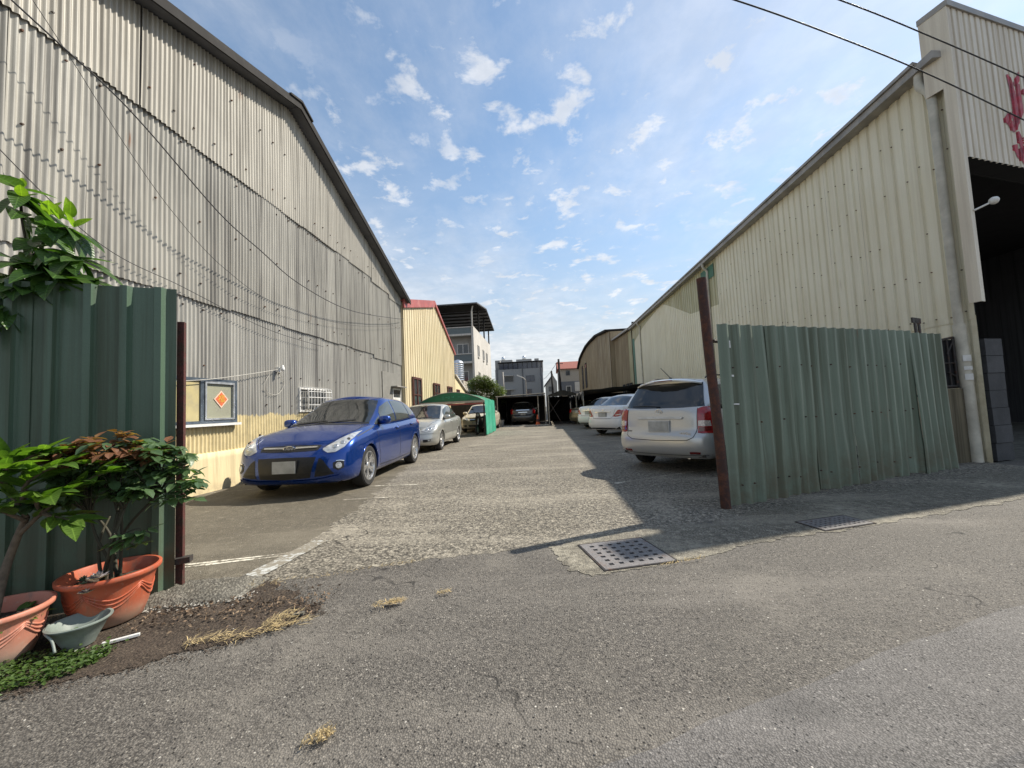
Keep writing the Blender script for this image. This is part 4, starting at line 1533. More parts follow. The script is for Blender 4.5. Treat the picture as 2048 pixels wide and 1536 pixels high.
# canopy: posts, purlins, sheets
CZ = [(43.2, 13.35), (51.0, 14.6), (58.8, 13.2)]
for (a, b) in zip(CZ, CZ[1:]):
    m = MB()
    m.prism([(GX1 + 0.7, a[0], a[1]), (GX1 + 0.7, b[0], b[1]), (GX1 + 0.7, b[0], b[1] + 0.14), (GX1 + 0.7, a[0], a[1] + 0.14)], (GX0 - GX1 - 1.4, 0, 0))
    m.build('canopy_roof', M['roofdark'], gb_, world=True)
    for k in range(7):
        u = (k + 0.5) / 7
        m = MB()
        yy, zz = lerp(a[0], b[0], u), lerp(a[1], b[1], u)
        m.bx(GX0 - 0.6, GX1 + 0.6, yy - 0.08, yy + 0.08, zz - 0.16, zz - 0.01)
        m.build('purlin', M['fascia'], gb_, world=True)
for yy in (44.2, 48.7, 53.3, 58.0):
    for xx in (GX0 + 0.3, GX1 - 0.12):
        m = MB()
        m.bx(xx - 0.09, xx + 0.09, yy - 0.09, yy + 0.09, GT - 0.1, interp(CZ, yy) - 0.1)
        m.build('post', M['fascia'], gb_, world=True)
m = MB()
m.tube([(GX1 + 0.05, GY0 - 0.1, 13.3), (GX1 - 0.1, GY0 - 0.12, 12.6), (GX1 - 0.1, GY0 - 0.12, 10.8)], 0.08, 8)
m.build('drainpipe', M['palewall'], gb_, world=True)

# stainless water tank on the roof behind the lean-to
wt = thing('water_tank', 'tall ribbed stainless water tank beside the butter-yellow building', 'water tank', (-7.5, 34, 0))
m = MB()
m.bx(-8.6, -6.9, 33.2, 35.2, 0, 3.75)
m.build('plinth', M['tan'], wt, world=True)
prof = [(0.0, 3.75)]
for i in range(9):
    z = 3.76 + i * 0.19
    prof += [(0.50, z), (0.53, z + 0.05), (0.53, z + 0.13), (0.50, z + 0.17)]
prof += [(0.40, 5.60), (0.12, 5.72), (0.0, 5.73)]
m = MB()
m.lathe(prof, 24, (-7.52, 34, 0))
m.build('tank', M['steel'], wt, smooth=True, world=True)

# ------------------------------------------------------------------ slate-grey building at the far end
db = thing('apartment_building', 'slate-grey flat-roofed building with dark rooftop glazing, far end of the lot', 'building', (-5, 88, 0))
m = MB()
m.bx(-10.4, 0.2, 85, 97, 0, 9.7)
m.build('wall', M['slate'], db, world=True)
m = MB()
m.bx(-10.4, -9.3, 85.5, 97, 9.7, 11.9)
m.bx(-9.3, 0.3, 86.6, 97, 9.7, 11.3)
m.build('roof_storey', M['slate'], db, world=True)
for x0, x1 in ((-10.2, -6.7), (-5.8, -2.25), (-1.6, -0.6)):
    m = MB()
    m.bx(x0, x1, 88, 91, 11.3, 12.2)
    m.build('parapet_block', M['slate'], db, world=True)
m = MB()
m.bx(-9.7, 0.4, 84.6, 86.6, 11.15, 11.32)
m.build('awning', M['fascia'], db, world=True)
x = -9.5
while x < -1.0:
    m = MB()
    m.bx(x, x + 0.95, 85.15, 85.22, 9.75, 11.1)
    m.build('glazing_panel', M['pane_blue'], db, world=True)
    m = MB()
    m.bx(x + 0.95, x + 1.06, 85.1, 85.25, 9.7, 11.15)
    m.build('glazing_post', M['fascia'], db, world=True)
    x += 1.06
for xx in (-0.6, 0.1):
    m = MB()
    m.bx(xx, xx + 0.08, 85.05, 85.15, 9.7, 11.15)
    m.build('glazing_post', M['palewall'], db, world=True)
window_y(db, 85, -8.4, -6.3, 6.85, 8.15, M['slate'], M['pane'], 0.08, 0)
window_y(db, 85, -3.6, -1.7, 6.75, 8.15, M['darkwall'], M['pane_blue'], 0.12, 1)
window_y(db, 85, -3.7, -2.4, 3.9, 5.15, M['darkwall'], M['pane'], 0.12, 1)
window_y(db, 85, -8.4, -7.0, 3.9, 5.1, M['slate'], M['pane'], 0.08, 0)
for (x0, z) in ((-8.45, 8.2), (-8.3, 5.15)):
    m = MB()
    m.bx(x0, x0 + 2.1, 84.3, 85, z, z + 0.12)
    m.build('window_hood', M['palewall'], db, world=True)
for xx in (-4.3, -0.25, -9.95):
    m = MB()
    m.tube([(xx, 84.92, 10.2), (xx, 84.92, 0)], 0.10, 6)
    m.build('drainpipe', M['darkwall'], db, world=True)
for i, xx in enumerate((-8.9, -4.0)):
    t = thing('water_tank', ('left' if i == 0 else 'right') + ' one of two small steel tanks on top of the slate-grey building', 'water tank', (xx, 89.5, 12.2), 0, 'tanks on the slate building')
    m = MB()
    m.lathe([(0.0, 0.0), (0.42, 0.0), (0.46, 0.35), (0.44, 0.7), (0.30, 0.92), (0.0, 1.0)], 14)
    m.build('tank', M['steel'], t, smooth=True)

# pink-roofed house behind the poles
rh = thing('house', 'tan house with dull red roof, far right end of the lot', 'house', (5.4, 78, 0))
m = MB()
m.bx(3.3, 9.0, 75, 83, 0, 8.15)
m.build('wall', M['tan'], rh, world=True)
m = MB()
m.prism([(3.0, 74.6, 8.1), (9.3, 74.6, 8.1), (9.3, 79, 9.9), (3.0, 79, 9.9)], (0, 0, 0.15))
m.prism([(3.0, 83.4, 8.1), (9.3, 83.4, 8.1), (9.3, 79, 9.9), (3.0, 79, 9.9)], (0, 0, 0.15))
m.build('roof', M['redroof'], rh, world=True)
m = MB()
m.bx(3.3, 9.0, 74.9, 75, 3.0, 5.75)
m.build('lower_wall', M['darkwall'], rh, world=True)
window_y(rh, 75, 4.6, 5.4, 6.9, 7.9, M['darkwall'], M['pane'], 0.08, 0)
window_y(rh, 74.9, 4.5, 5.5, 3.6, 4.9, M['palewall'], M['pane'], 0.12, 0)
m = MB()
m.bx(6.2, 7.4, 74.8, 74.9, 3.8, 5.6)
m.build('shutter', M['palewall'], rh, world=True)
# jumble of low roofs between the two
jb = thing('house', 'small pale gabled house between the slate building and the tan house', 'house', (2, 82, 0))
m = MB()
m.prism([(0.6, 80, 0), (3.0, 80, 0), (3.0, 80, 6.2), (2.2, 80, 7.6), (0.6, 80, 5.4)], (0, 5, 0))
m.build('wall', M['palewall'], jb, world=True)
m = MB()
m.prism([(0.3, 79.7, 5.2), (2.25, 79.7, 7.65), (2.25, 79.7, 7.85), (0.3, 79.7, 5.4)], (0, 5.5, 0))
m.build('roof', M['darkwall'], jb, world=True)
window_y(jb, 80, 1.2, 2.2, 4.2, 5.2, M['darkwall'], M['pane'], 0.1, 0)

# utility poles and street lamp
up = thing('utility_pole', 'tall dark utility pole in front of the tan house', 'pole', (2.05, 45, 0))
m = MB()
m.tube([(2.12, 45, 0), (2.0, 45, 6.6)], [0.16, 0.12], 10)
m.build('shaft', M['fascia'], up, smooth=True, world=True)
m = MB()
m.tube([(1.6, 45, 6.1), (2.5, 45, 6.05)], 0.04, 6)
m.build('crossarm', M['fascia'], up, world=True)
up2 = thing('utility_pole', 'shorter dark pole left of the tall utility pole', 'pole', (1.15, 45.5, 0))
m = MB()
m.tube([(1.2, 45.5, 0), (1.12, 45.5, 5.3)], [0.14, 0.11], 10)
m.build('shaft', M['fascia'], up2, smooth=True, world=True)
wire('cable', 'thin wires from the tall utility pole down towards the slate building', [(1.9, 45, 6.3), (0.2, 60, 5.4), (-1.0, 84, 8.4)], 0.025, M['cable'])
sl = thing('street_lamp', 'pale street lamp with curved arm in front of the slate building', 'street lamp', (-2.3, 50, 0))
m = MB()
m.tube(crom([(-2.1, 50, 0), (-2.15, 50, 4.2), (-2.25, 50, 4.75), (-2.7, 50, 5.15)], 5), 0.06, 8)
m.build('post', M['gutter'], sl, smooth=True, world=True)
m = MB()
m.box((-2.95, 50, 5.25), (0.75, 0.28, 0.12), 0, Matrix.Rotation(radians(25), 3, 'Y'))
m.build('lamp_head', M['whitepaint'], sl, world=True)
sl2 = thing('utility_pole', 'slim pale pole left of the street lamp', 'pole', (-5.1, 50, 0))
m = MB()
m.tube([(-5.0, 50, 0), (-5.1, 50, 5.9)], 0.07, 8)
m.build('shaft', M['gutter'], sl2, smooth=True, world=True)

# ------------------------------------------------------------------ older brown sheds continuing the right side
bs = thing('shed_building', 'aged tan-brown sheet shed adjoining the far end of the cream warehouse', 'building', (7, 33, 0))
mpb = lambda a, d, z: (6.90 - d, a, z)
y = 29.65
while y < 36.2:
    ye = y + 0.95
    sheet(y, ye, 0.32, BOARD, 0.03, 0, 6.70 + (y - 29.6) * 0.05, mpb, 'cladding_sheet', M['brown_old'] if y > 30.4 else M['cream_old'], bs, nz=3, smooth=False, shift=RND.uniform(0, 0.012))
    y = ye
m = MB()
m.bx(6.92, 14, 29.7, 36.2, 0, 6.6)
m.build('wall', M['brown_old'], bs, world=True)
m = MB()
m.prism([(6.62, 29.6, 6.72), (14, 29.6, 7.6), (14, 29.6, 7.7), (6.62, 29.6, 6.86)], (0, 6.9, 0.30))
m.build('roof', M['gutter'], bs, world=True)
for y0 in (30.0, 31.2, 32.6):
    window_x(bs, 6.86, y0, y0 + 0.8, 1.7, 2.7, M['fascia'], M['pane'], 0.08, 0.06, -1, 0, None, False)
bs2 = thing('shed_building', 'dark tan shed with curved roofline at the far end of the right side', 'building', (6.5, 50, 0))


def roof_b(y):
    return interp([(36.6, 8.0), (44, 8.85), (49.5, 9.1), (54, 9.2), (60, 8.9), (63.5, 8.6), (68, 7.4)], y)


mpb2 = lambda a, d, z: (6.5 - d, a, z)
y = 36.6
while y < 67.8:
    ye = min(y + 1.6, 68)
    sheet(y, ye, 0.8, BOARD, 0.05, 0, lambda a: roof_b(a) - 0.05, mpb2, 'cladding_sheet', M['brown_old'], bs2, nz=2, smooth=False, shift=RND.uniform(0, 0.03))
    y = ye
m = MB()
yl = [36.6, 44, 49.5, 54, 60, 63.5, 68]
m.prism([(6.53, 36.6, 0), (6.53, 68, 0)] + [(6.53, q, roof_b(q) - 0.06) for q in reversed(yl)], (9, 0, 0))
m.build('wall', M['brown_old'], bs2, world=True)
for a, b in zip(yl, yl[1:]):
    m = MB()
    m.prism([(6.1, a, roof_b(a)), (6.1, b, roof_b(b)), (6.1, b, roof_b(b) + 0.16), (6.1, a, roof_b(a) + 0.16)], (9.5, 0, 0))
    m.build('roof', M['fascia'], bs2, world=True)
for y0 in (56, 60.5):
    window_x(bs2, 6.45, y0, y0 + 1.6, 3.6, 7.2, M['fascia'], M['pane_blue'], 0.15, 0.08, -1, 0, None, False)

# ------------------------------------------------------------------ carports
M['canvas'] = plain('green_canvas', (0.012, 0.15, 0.065), 0.6, 0, 0.3, 3, dirt=(0.03, 0.10, 0.06))
M['tarp'] = plain('mint_tarp', (0.05, 0.36, 0.235), 0.55, 0, 0.2, 3, dirt=(0.10, 0.34, 0.25))
M['net'] = plain('black_shade_net', (0.030, 0.027, 0.022), 0.9, 0, 0.4, 6, dirt=(0.065, 0.057, 0.044))
gc = thing('carport', 'low carport with arched dark-green canvas roof and mint side curtain', 'carport', (-4.1, 18.5, 0))
m = MB()
rows = []
for j in range(7):
    yy = 17.0 + 3.4 * j / 6
    rows.append([Vector((lerp(-5.55, -2.66, i / 20), yy, 1.60 + 0.40 * sin(pi * i / 20) ** 0.85 - 0.02 * sin(pi * j / 6 * 3) ** 2)) for i in range(21)])
m.grid(rows)
cr = m.build('canvas_roof', M['canvas'], gc, smooth=True, world=True)
m = MB()
fr0 = [Vector((lerp(-5.55, -2.66, i / 20), 16.99, 1.60 + 0.40 * sin(pi * i / 20) ** 0.85)) for i in range(21)]
fr1 = [Vector((p.x, 16.985, 1.585)) for p in fr0]
m.grid([fr0, fr1])
m.build('canvas_gable', M['canvas'], gc, world=True)
m = MB()
m.tube(fr0, 0.018, 6)
m.build('arch_tube', M['gutter'], gc, smooth=True, world=True)
m = MB()
m.bx(-5.6, -2.63, 16.94, 17.02, 1.50, 1.59)
m.build('front_beam', M['tan'], gc, world=True)
m = MB()
m.bx(-5.6, -2.66, 17.03, 17.12, 1.42, 1.49)
m.build('rear_beam', M['redtrim'], gc, world=True)
for (x, yy) in ((-2.66, 17.05), (-2.66, 20.35), (-5.5, 17.05), (-5.5, 20.35)):
    m = MB()
    m.tube([(x, yy, 0), (x, yy, 1.55)], 0.03, 8)
    m.build('post', M['rustiron'], gc, world=True)
m = MB()
rows = []
for j in range(8):
    z = 1.62 - 1.58 * j / 7
    rows.append([Vector((-2.60 + 0.045 * sin(i * 1.5 + 0.3 * j) * (0.4 + 0.6 * j / 7) + 0.02 * sin(i * 0.4), lerp(16.95, 20.35, i / 46), z + 0.02 * sin(i * 0.8))) for i in range(47)])
m.grid(rows)
m.build('side_curtain', M['tarp'], gc, smooth=True, world=True)
# faded lettering strokes on the canvas gable
for (x, z, w, h) in ((-4.55, 1.80, 0.12, 0.012), (-4.55, 1.72, 0.12, 0.012), (-4.38, 1.77, 0.10, 0.012), (-4.24, 1.81, 0.07, 0.01), (-4.26, 1.74, 0.03, 0.03), (-4.20, 1.74, 0.03, 0.03), (-4.08, 1.76, 0.02, 0.06), (-4.02, 1.76, 0.02, 0.06), (-3.80, 1.78, 0.05, 0.012), (-3.72, 1.77, 0.02, 0.03), (-3.66, 1.77, 0.03, 0.012), (-3.58, 1.77, 0.02, 0.03), (-3.52, 1.78, 0.04, 0.012)):
    m = MB()
    m.bx(x, x + w, 16.972, 16.980, z, z + h)
    m.build('faded_letter', bpy.data.materials['mint_tarp'], gc, world=True)

bc = thing('carport', 'dark flat-roofed shed carport at the end of the lot with the parked van inside', 'carport', (-1.4, 27, 0))
m = MB()
m.prism([(-3.1, 24.95, 1.93), (0.15, 24.75, 2.02), (0.15, 24.75, 2.06), (-3.1, 24.95, 1.97)], (0, 6.5, 0.15))
m.build('roof', M['palewall'], bc, world=True)
m = MB()
m.bx(-3.1, 0.15, 31.2, 31.3, 0, 2.05)
m.bx(-3.15, -3.1, 25.2, 31.3, 0, 1.95)
m.build('screen', M['net'], bc, world=True)
m = MB()
m.bx(-3.05, 0.12, 25.1, 31.2, 1.86, 1.90)
m.build('ceiling_net', M['net'], bc, world=True)
for (x, yy) in ((-3.0, 25.0), (0.1, 24.85), (-0.35, 25.1), (-3.0, 31), (0.1, 31)):
    m = MB()
    m.tube([(x, yy, 0), (x, yy, 1.95)], 0.035, 8)
    m.build('post', M['gutter'], bc, world=True)
m = MB()
m.bx(-2.6, 0.3, 24.30, 24.42, 0.0, 0.05)
tag(m.build('wheel_stop', M['palewall']), 'long pale low kerb in front of the dark end carport', 'kerb')

nc = thing('carport', 'black shade-net carport with arched top beside the end carport', 'carport', (1.3, 26, 0))


def net_roof(par, x0, x1, y0, y1, zl, zm, zr, sag, ny=6, nm='net_roof'):
    m = MB()
    rows = []
    for j in range(ny + 1):
        yy = lerp(y0, y1, j / ny)
        rows.append([Vector((lerp(x0, x1, i / 14), yy, interp([(0, zl), (0.5, zm), (1, zr)], i / 14) + 0.06 * sin(pi * i / 14) - sag * sin(pi * j / ny) + 0.02 * sin(i * 1.7 + j))) for i in range(15)])
    m.grid(rows)
    return m.build(nm, M['net'], par, smooth=True, world=True)


net_roof(nc, 0.32, 2.05, 24.0, 31, 1.86, 2.08, 1.90, 0.05)
m = MB()
m.grid([[Vector((lerp(0.32, 2.05, i / 14), 24.0, interp([(0, 1.86), (0.5, 2.08), (1, 1.90)], i / 14) + 0.06 * sin(pi * i / 14))) for i in range(15)], [Vector((lerp(0.32, 2.05, i / 14), 24.0, 1.78)) for i in range(15)]])
m.build('net_valance', M['net'], nc, world=True)
m = MB()
m.bx(0.30, 2.1, 30.9, 31, 0, 1.9)
m.bx(0.28, 0.31, 24.6, 31, 0.02, 1.85)
m.build('net_screen', M['net'], nc, world=True)
for x in (0.32, 2.03):
    m = MB()
    m.tube([(x, 24.05, 0), (x, 24.05, 1.86)], 0.035, 8)
    m.build('post', M['gutter'], nc, world=True)
for (a, b) in (((0.34, 24.05, 1.5), (1.1, 24.05, 0.05)), ((0.34, 24.06, 0.75), (1.0, 24.06, 1.55))):
    m = MB()
    m.tube([a, b], 0.022, 6)
    m.build('brace', M['rustiron'], nc, world=True)
nc2 = thing('carport', 'long sagging black shade-net carport along the right wall behind the white cars', 'carport', (4.4, 24, 0))
for i in range(5):
    yy = 20.6 + i * 2.2
    net_roof(nc2, 2.1, 6.75, yy, yy + 2.2, 1.92, 2.0, 2.3, 0.18)
m = MB()
rows = []
for j in range(3):
    rows.append([Vector((2.1, lerp(20.6, 31.5, i / 40), 1.93 - 0.18 * abs(sin(pi * i / 8)) - j * (0.12 + 0.10 * sin(i * 0.9)))) for i in range(41)])
m.grid(rows)
m.build('net_edge', M['net'], nc2, smooth=True, world=True)
m = MB()
m.bx(6.7, 6.75, 20.6, 31.5, 0, 2.25)
m.bx(2.2, 6.7, 31.4, 31.5, 0, 2.0)
m.build('net_screen', M['net'], nc2, world=True)
for yy in (20.7, 25, 29.3):
    m = MB()
    m.tube([(2.12, yy, 0), (2.12, yy, 1.93)], 0.03, 8)
    m.build('post', M['gutter'], nc2, world=True)

# dark screen at the back of the green carport and clutter
m = MB()
m.prism([(-5.5, 22.6, 0), (-2.9, 22.9, 0), (-2.9, 22.95, 0), (-5.5, 22.65, 0)], (0, 0, 1.55))
tag(m.build('net_screen', M['net']), 'dark net screen hung behind the parked cream car', 'screen')

# traffic cone and pail by the end carport
cn = thing('traffic_cone', 'orange traffic cone at the right post of the end carport', 'traffic cone', (-0.42, 24.75, 0))
M['cone'] = plain('orange_plastic', (0.55, 0.11, 0.035), 0.5, 0, 0.25, 8)
m = MB()
m.bx(-0.19, 0.19, -0.19, 0.19, 0, 0.03)
m.build('base', M['cone'], cn)
m = MB()
m.lathe([(0.15, 0.03), (0.09, 0.35), (0.03, 0.68), (0.0, 0.69)], 16)
m.build('cone', M['cone'], cn, smooth=True)
m = MB()
m.lathe([(0.118, 0.22), (0.085, 0.40), (0.080, 0.40)], 16)
m.build('reflective_band', M['redpost'], cn, smooth=True)
pl_ = thing('pail', 'grey pail on the ground at the left post of the end carport', 'pail', (-2.78, 24.6, 0))
m = MB()
m.lathe([(0.0, 0.0), (0.17, 0.0), (0.22, 0.40), (0.235, 0.41), (0.235, 0.43), (0.20, 0.42), (0.16, 0.05), (0, 0.05)], 18)
m.build('bucket', M['cement_grey'], pl_, smooth=True, sharp=0.7)
m = MB()
m.tube(crom([(-0.22, 0, 0.38), (-0.15, 0.0, 0.52), (0, 0, 0.58), (0.15, 0, 0.52), (0.22, 0, 0.38)], 4), 0.008, 6)
m.build('handle', M['rustiron'], pl_)


# ------------------------------------------------------------------ cars
def m_paint(name, col, metal=0.35, rough=0.32, dust=0.15, dustcol=(0.25, 0.22, 0.18)):
    t = NT(name)
    p = t.obj()
    fl = t.noise(p, 900, 2, 0.5)
    c = t.mix(t.ramp(fl, 0.35, 0.65, 0, 0.35), col, tuple(min(1, x * 1.5 + 0.004) for x in col))
    d = t.noise(p, 3.0, 7, 0.65)
    nz = t.sep(t.n('ShaderNodeNewGeometry').outputs['Normal'])[2]
    low = t.ramp(t.sep(p)[2], 0.55, 0.15, 0, 1)
    f = t.math('MAXIMUM', t.math('MULTIPLY', t.ramp(nz, 0.3, 0.9), dust), t.math('MULTIPLY', low, dust * 1.2))
    f = t.math('MULTIPLY', f, t.ramp(d, 0.25, 0.7, 0.5, 1.0))
    c = t.mix(f, c, dustcol)
    r = t.math('ADD', rough, t.math('MULTIPLY', f, 0.35))
    m = t.set(c, r, metal, 0.5, 0.9, 0.06)
    return m


P_BLUE = m_paint('blue_paint', (0.002, 0.038, 0.225), 0.60, 0.25, 0.06, (0.08, 0.08, 0.09))
P_SILVER = m_paint('silver_paint', (0.42, 0.42, 0.39), 0.55, 0.34, 0.15)
P_CHAMP = m_paint('champagne_silver_paint', (0.52, 0.52, 0.51), 0.45, 0.30, 0.12)
P_WHITE = m_paint('white_paint_car', (0.74, 0.73, 0.70), 0.0, 0.35, 0.08)
P_CREAM = m_paint('cream_paint', (0.62, 0.56, 0.44), 0.05, 0.4, 0.2)
P_DARK = m_paint('dark_paint', (0.045, 0.043, 0.040), 0.3, 0.35, 0.15)
P_OLIVE = m_paint('olive_grey_paint', (0.12, 0.105, 0.065), 0.4, 0.35, 0.15)
C_GLASS = m_glass('car_glass', (0.012, 0.014, 0.015), 0.03, 0.9, 0.06)
C_GLASS_SIDE = m_glass('car_side_glass', (0.05, 0.06, 0.06), 0.03, 0.9, 0.10)
C_BLACK = plain('black_trim', (0.012, 0.012, 0.013), 0.5, 0, 0.2, 10)
C_RUBBER = plain('tyre_rubber', (0.022, 0.021, 0.020), 0.85, 0, 0.3, 14, bump=0.2, dirt=(0.06, 0.055, 0.048))
C_ALLOY = plain('alloy', (0.60, 0.60, 0.60), 0.30, 0.85, 0.15, 10, dirt=(0.35, 0.33, 0.30))
C_CHROME = plain('chrome', (0.75, 0.75, 0.74), 0.12, 1.0, 0.05, 10)
C_LENS = plain('headlamp_lens', (0.52, 0.53, 0.53), 0.10, 0.35, 0.35, 14, coat=1.0)
C_LAMPIN = plain('lamp_reflector', (0.70, 0.70, 0.68), 0.15, 0.9, 0.3, 25)
C_RED = plain('red_lens', (0.36, 0.008, 0.010), 0.12, 0.0, 0.3, 14, coat=1.0)
C_REDDK = plain('dark_red_lens', (0.14, 0.004, 0.006), 0.2, 0.0, 0.3, 14, coat=1.0)
C_CLEAR = plain('clear_lens', (0.60, 0.52, 0.48), 0.12, 0.2, 0.45, 40, coat=1.0)
C_AMBER = plain('amber_lens', (0.60, 0.24, 0.03), 0.2, 0, 0.2, 20, coat=1.0)
C_PLATE = plain('blank_plate', (0.42, 0.42, 0.40), 0.5, 0, 0.25, 6)
C_BADGE = plain('badge_blue', (0.02, 0.04, 0.10), 0.25, 0.3, 0.1, 10, coat=1.0)
C_GRILLE = plain('grille_black', (0.016, 0.016, 0.017), 0.4, 0.1, 0.3, 30)


def spow(a, p):
    return math.copysign(abs(a) ** (2.0 / p), a)


def ring_pts(yf, yr, w, ysf, ysr, pf, pr, ys, nf, nr, barrel=0.03):
    out = []
    ym, hl = (yf + yr) / 2, (yf - yr) / 2

    def bw(y):
        return w * (1 - barrel * (abs(y - ym) / hl) ** 3)
    for i in range(nf):
        a = pi / 2 * i / nf
        y = yf - (yf - ysf) * (1 - spow(cos(a), pf))
        out.append((bw(ysf) * spow(sin(a), pf), y))
    for y in ys:
        out.append((bw(y), y))
    for i in range(nr - 1, -1, -1):
        a = pi / 2 * i / nr
        y = yr + (ysr - yr) * (1 - spow(cos(a), pr))
        out.append((bw(ysr) * spow(sin(a), pr), y))
    return out


def half_to_full(rows):
    """rows of (x>=0) points: mirrored pair of grids"""
    return rows, [[Vector((-p.x, p.y, p.z)) for p in r] for r in rows]


def car_shells(S):
    """returns (body MB, greenhouse MB)"""
    yf, yr, w, zs = S['yf'], S['yr'], S['w'], S['zs']
    ysf, ysr = yf - S.get('Lf', 0.46), yr + S.get('Lr', 0.40)
    r = S['arch']
    ys = set()
    for yc in (S['wy'], -S['wy']):
        for k in range(0, 19):
            ys.add(round(yc + r * cos(pi * k / 18), 4))
        ys.add(round(yc + r + 0.012, 4))
        ys.add(round(yc - r - 0.012, 4))
    n = 26
    for i in range(n + 1):
        y = lerp(ysr, ysf, i / n)
        if all(abs(abs(y) - S['wy']) > r + 0.05 for _ in (0,)):
            ys.add(round(y, 4))
    ys.add(ysf)
    ys.add(ysr)
    ys = sorted([y for y in ys if ysr - 1e-6 <= y <= ysf + 1e-6], reverse=True)
    nf, nr = 18, 16
    base = ring_pts(yf, yr, w, ysf, ysr, S['pf'], S['pr'], ys, nf, nr)
    rows = []
    for (t, dw, df, dr) in S['levels']:
        rg = ring_pts(yf - df, yr + dr, w - dw, ysf, ysr, S['pf'], S['pr'], ys, nf, nr)
        row = []
        for i, (x, y) in enumerate(rg):
            by = base[i][1]
            zt = smooth_interp(S['ztop'], by)
            z = zs + (zt - zs) * t
            if by > ysf - 0.02:
                z = max(z, zs + S.get('frise', 0.0))
            if nf <= i < len(rg) - nr:
                for yc in (S['wy'], -S['wy']):
                    dd = r * r - (y - yc) ** 2
                    if dd > -1e-9:
                        z = max(z, S['wr'] * 0.98 + sqrt(max(dd, 0)))
                fl = max(math.exp(-((y - S['wy']) / 0.42) ** 2), math.exp(-((y + S['wy']) / 0.42) ** 2))
                x += S.get('flare', 0.014) * fl * (1 if 0.05 < t < 0.8 else 0.3)
                if S.get('crease') and abs(t - S['crease']) < 0.04:
                    x += 0.012
            row.append(Vector((x, y, z)))
        rows.append(row)
    body = MB()
    for R in half_to_full(rows):
        body.grid(R)
    # top: hood, belt and deck as transverse strips
    top = rows[-1]
    mm = 8
    cap = []
    for j in range(mm + 1):
        u = j / mm
        rr = []
        for p in top:
            cr = smooth_interp(S['crown'], p.y)
            bump = cr * (1 - u ** 2.2)
            rr.append(Vector((p.x * u, p.y, p.z + bump * min(1.0, p.x / (w * 0.5)))))
        cap.append(rr)
    for R in half_to_full(cap):
        body.grid(R)
    G = S['gh']
    gh = MB()
    rows = []
    nfs, nss, nrs = 14, 22, 14
    for (t, wv, gf, gr) in G['levels']:
        Lf, Lr = G['Lf'], G['Lr']
        ysl = [lerp(gf - Lf, gr + Lr, i / nss) for i in range(nss + 1)]
        rg = ring_pts(gf, gr, wv, gf - Lf, gr + Lr, G['pf'], G['pr'], ysl, nfs, nrs, 0.05)
        row = []
        for (x, y) in rg:
            zb = smooth_interp(G['zb'], y)
            zr = smooth_interp(G['zr'], y)
            row.append(Vector((x, y, zb + (zr - zb) * t)))
        rows.append(row)
    for R in half_to_full(rows):
        gh.grid(R)
    top = rows[-1]
    wt = G['levels'][-1][1]
    cap = []
    for j in range(mm + 1):
        u = j / mm
        cap.append([Vector((p.x * u, p.y, p.z + G['crown'] * (1 - u * u) * min(1, p.x / (wt * 0.6)))) for p in top])
    for R in half_to_full(cap):
        gh.grid(R)
    return body, gh


class Proj:
    """lays thin shaped pieces on the car's skin"""

    def __init__(s, objs):
        bm = bmesh.new()
        for o in objs:
            bm.from_mesh(o.data)
        s.t = BVHTree.FromBMesh(bm)
        bm.free()

    def hit(s, axis, a, b):
        if axis == 'F':
            o, d = Vector((a, 6, b)), Vector((0, -1, 0))
        elif axis == 'R':
            o, d = Vector((a, -6, b)), Vector((0, 1, 0))
        elif axis == 'S':
            o, d = Vector((4, a, b)), Vector((-1, 0, 0))
        elif axis == 'L':
            o, d = Vector((-4, a, b)), Vector((1, 0, 0))
        else:
            o, d = Vector((a, b, 4)), Vector((0, 0, -1))
        loc, nor, i, dist = s.t.ray_cast(o, d)
        if loc is None:
            loc, nor, i, dist = s.t.find_nearest(o + d * 4)
        if nor.dot(d) > 0:
            nor = -nor
        return loc, nor

    def patch(s, name, mt, parent, axis, top, bot, off=0.004, n=24, m=8, rim=0.012, mirror=False, smooth=True):
        if mirror:
            if axis in ('S', 'L'):
                axis = 'L' if axis == 'S' else 'S'
            else:
                top = [(-p[0], p[1]) for p in top]
                bot = [(-p[0], p[1]) for p in bot]
        T, B = resample(top, n), resample(bot, n)
        rows, nors = [], []
        for j in range(m + 1):
            r, q = [], []
            for i in range(n):
                p = T[i].lerp(B[i], j / m)
                l, nn = s.hit(axis, p.x, p.y)
                r.append(l)
                q.append(nn)
            rows.append(r)
            nors.append(q)
        # gentle smoothing of normals so the offset does not fold
        P = [[rows[j][i] + nors[j][i] * off for i in range(n)] for j in range(m + 1)]
        mb = MB()
        mb.grid(P)
        if rim:
            border = [(0, i) for i in range(n)] + [(j, n - 1) for j in range(1, m + 1)] + [(m, i) for i in range(n - 2, -1, -1)] + [(j, 0) for j in range(m - 1, 0, -1)]
            a = [P[j][i] for j, i in border]
            b = [P[j][i] - nors[j][i] * rim for j, i in border]
            mb.grid([a + a[:1], b + b[:1]])
        return mb.build(name, mt, parent, smooth=smooth, merge=1e-5, sharp=0.9)

    def strip(s, name, mt, parent, axis, pts, w=0.007, off=0.0015, mirror=False, n=30):
        P = resample(pts, n)
        a, b = [], []
        for i in range(n):
            t = (P[min(i + 1, n - 1)] - P[max(i - 1, 0)]).normalized()
            nn = Vector((-t.y, t.x)) * w / 2
            a.append(tuple(P[i] + nn))
            b.append(tuple(P[i] - nn))
        return s.patch(name, mt, parent, axis, a, b, off, n, 1, 0.0, mirror)


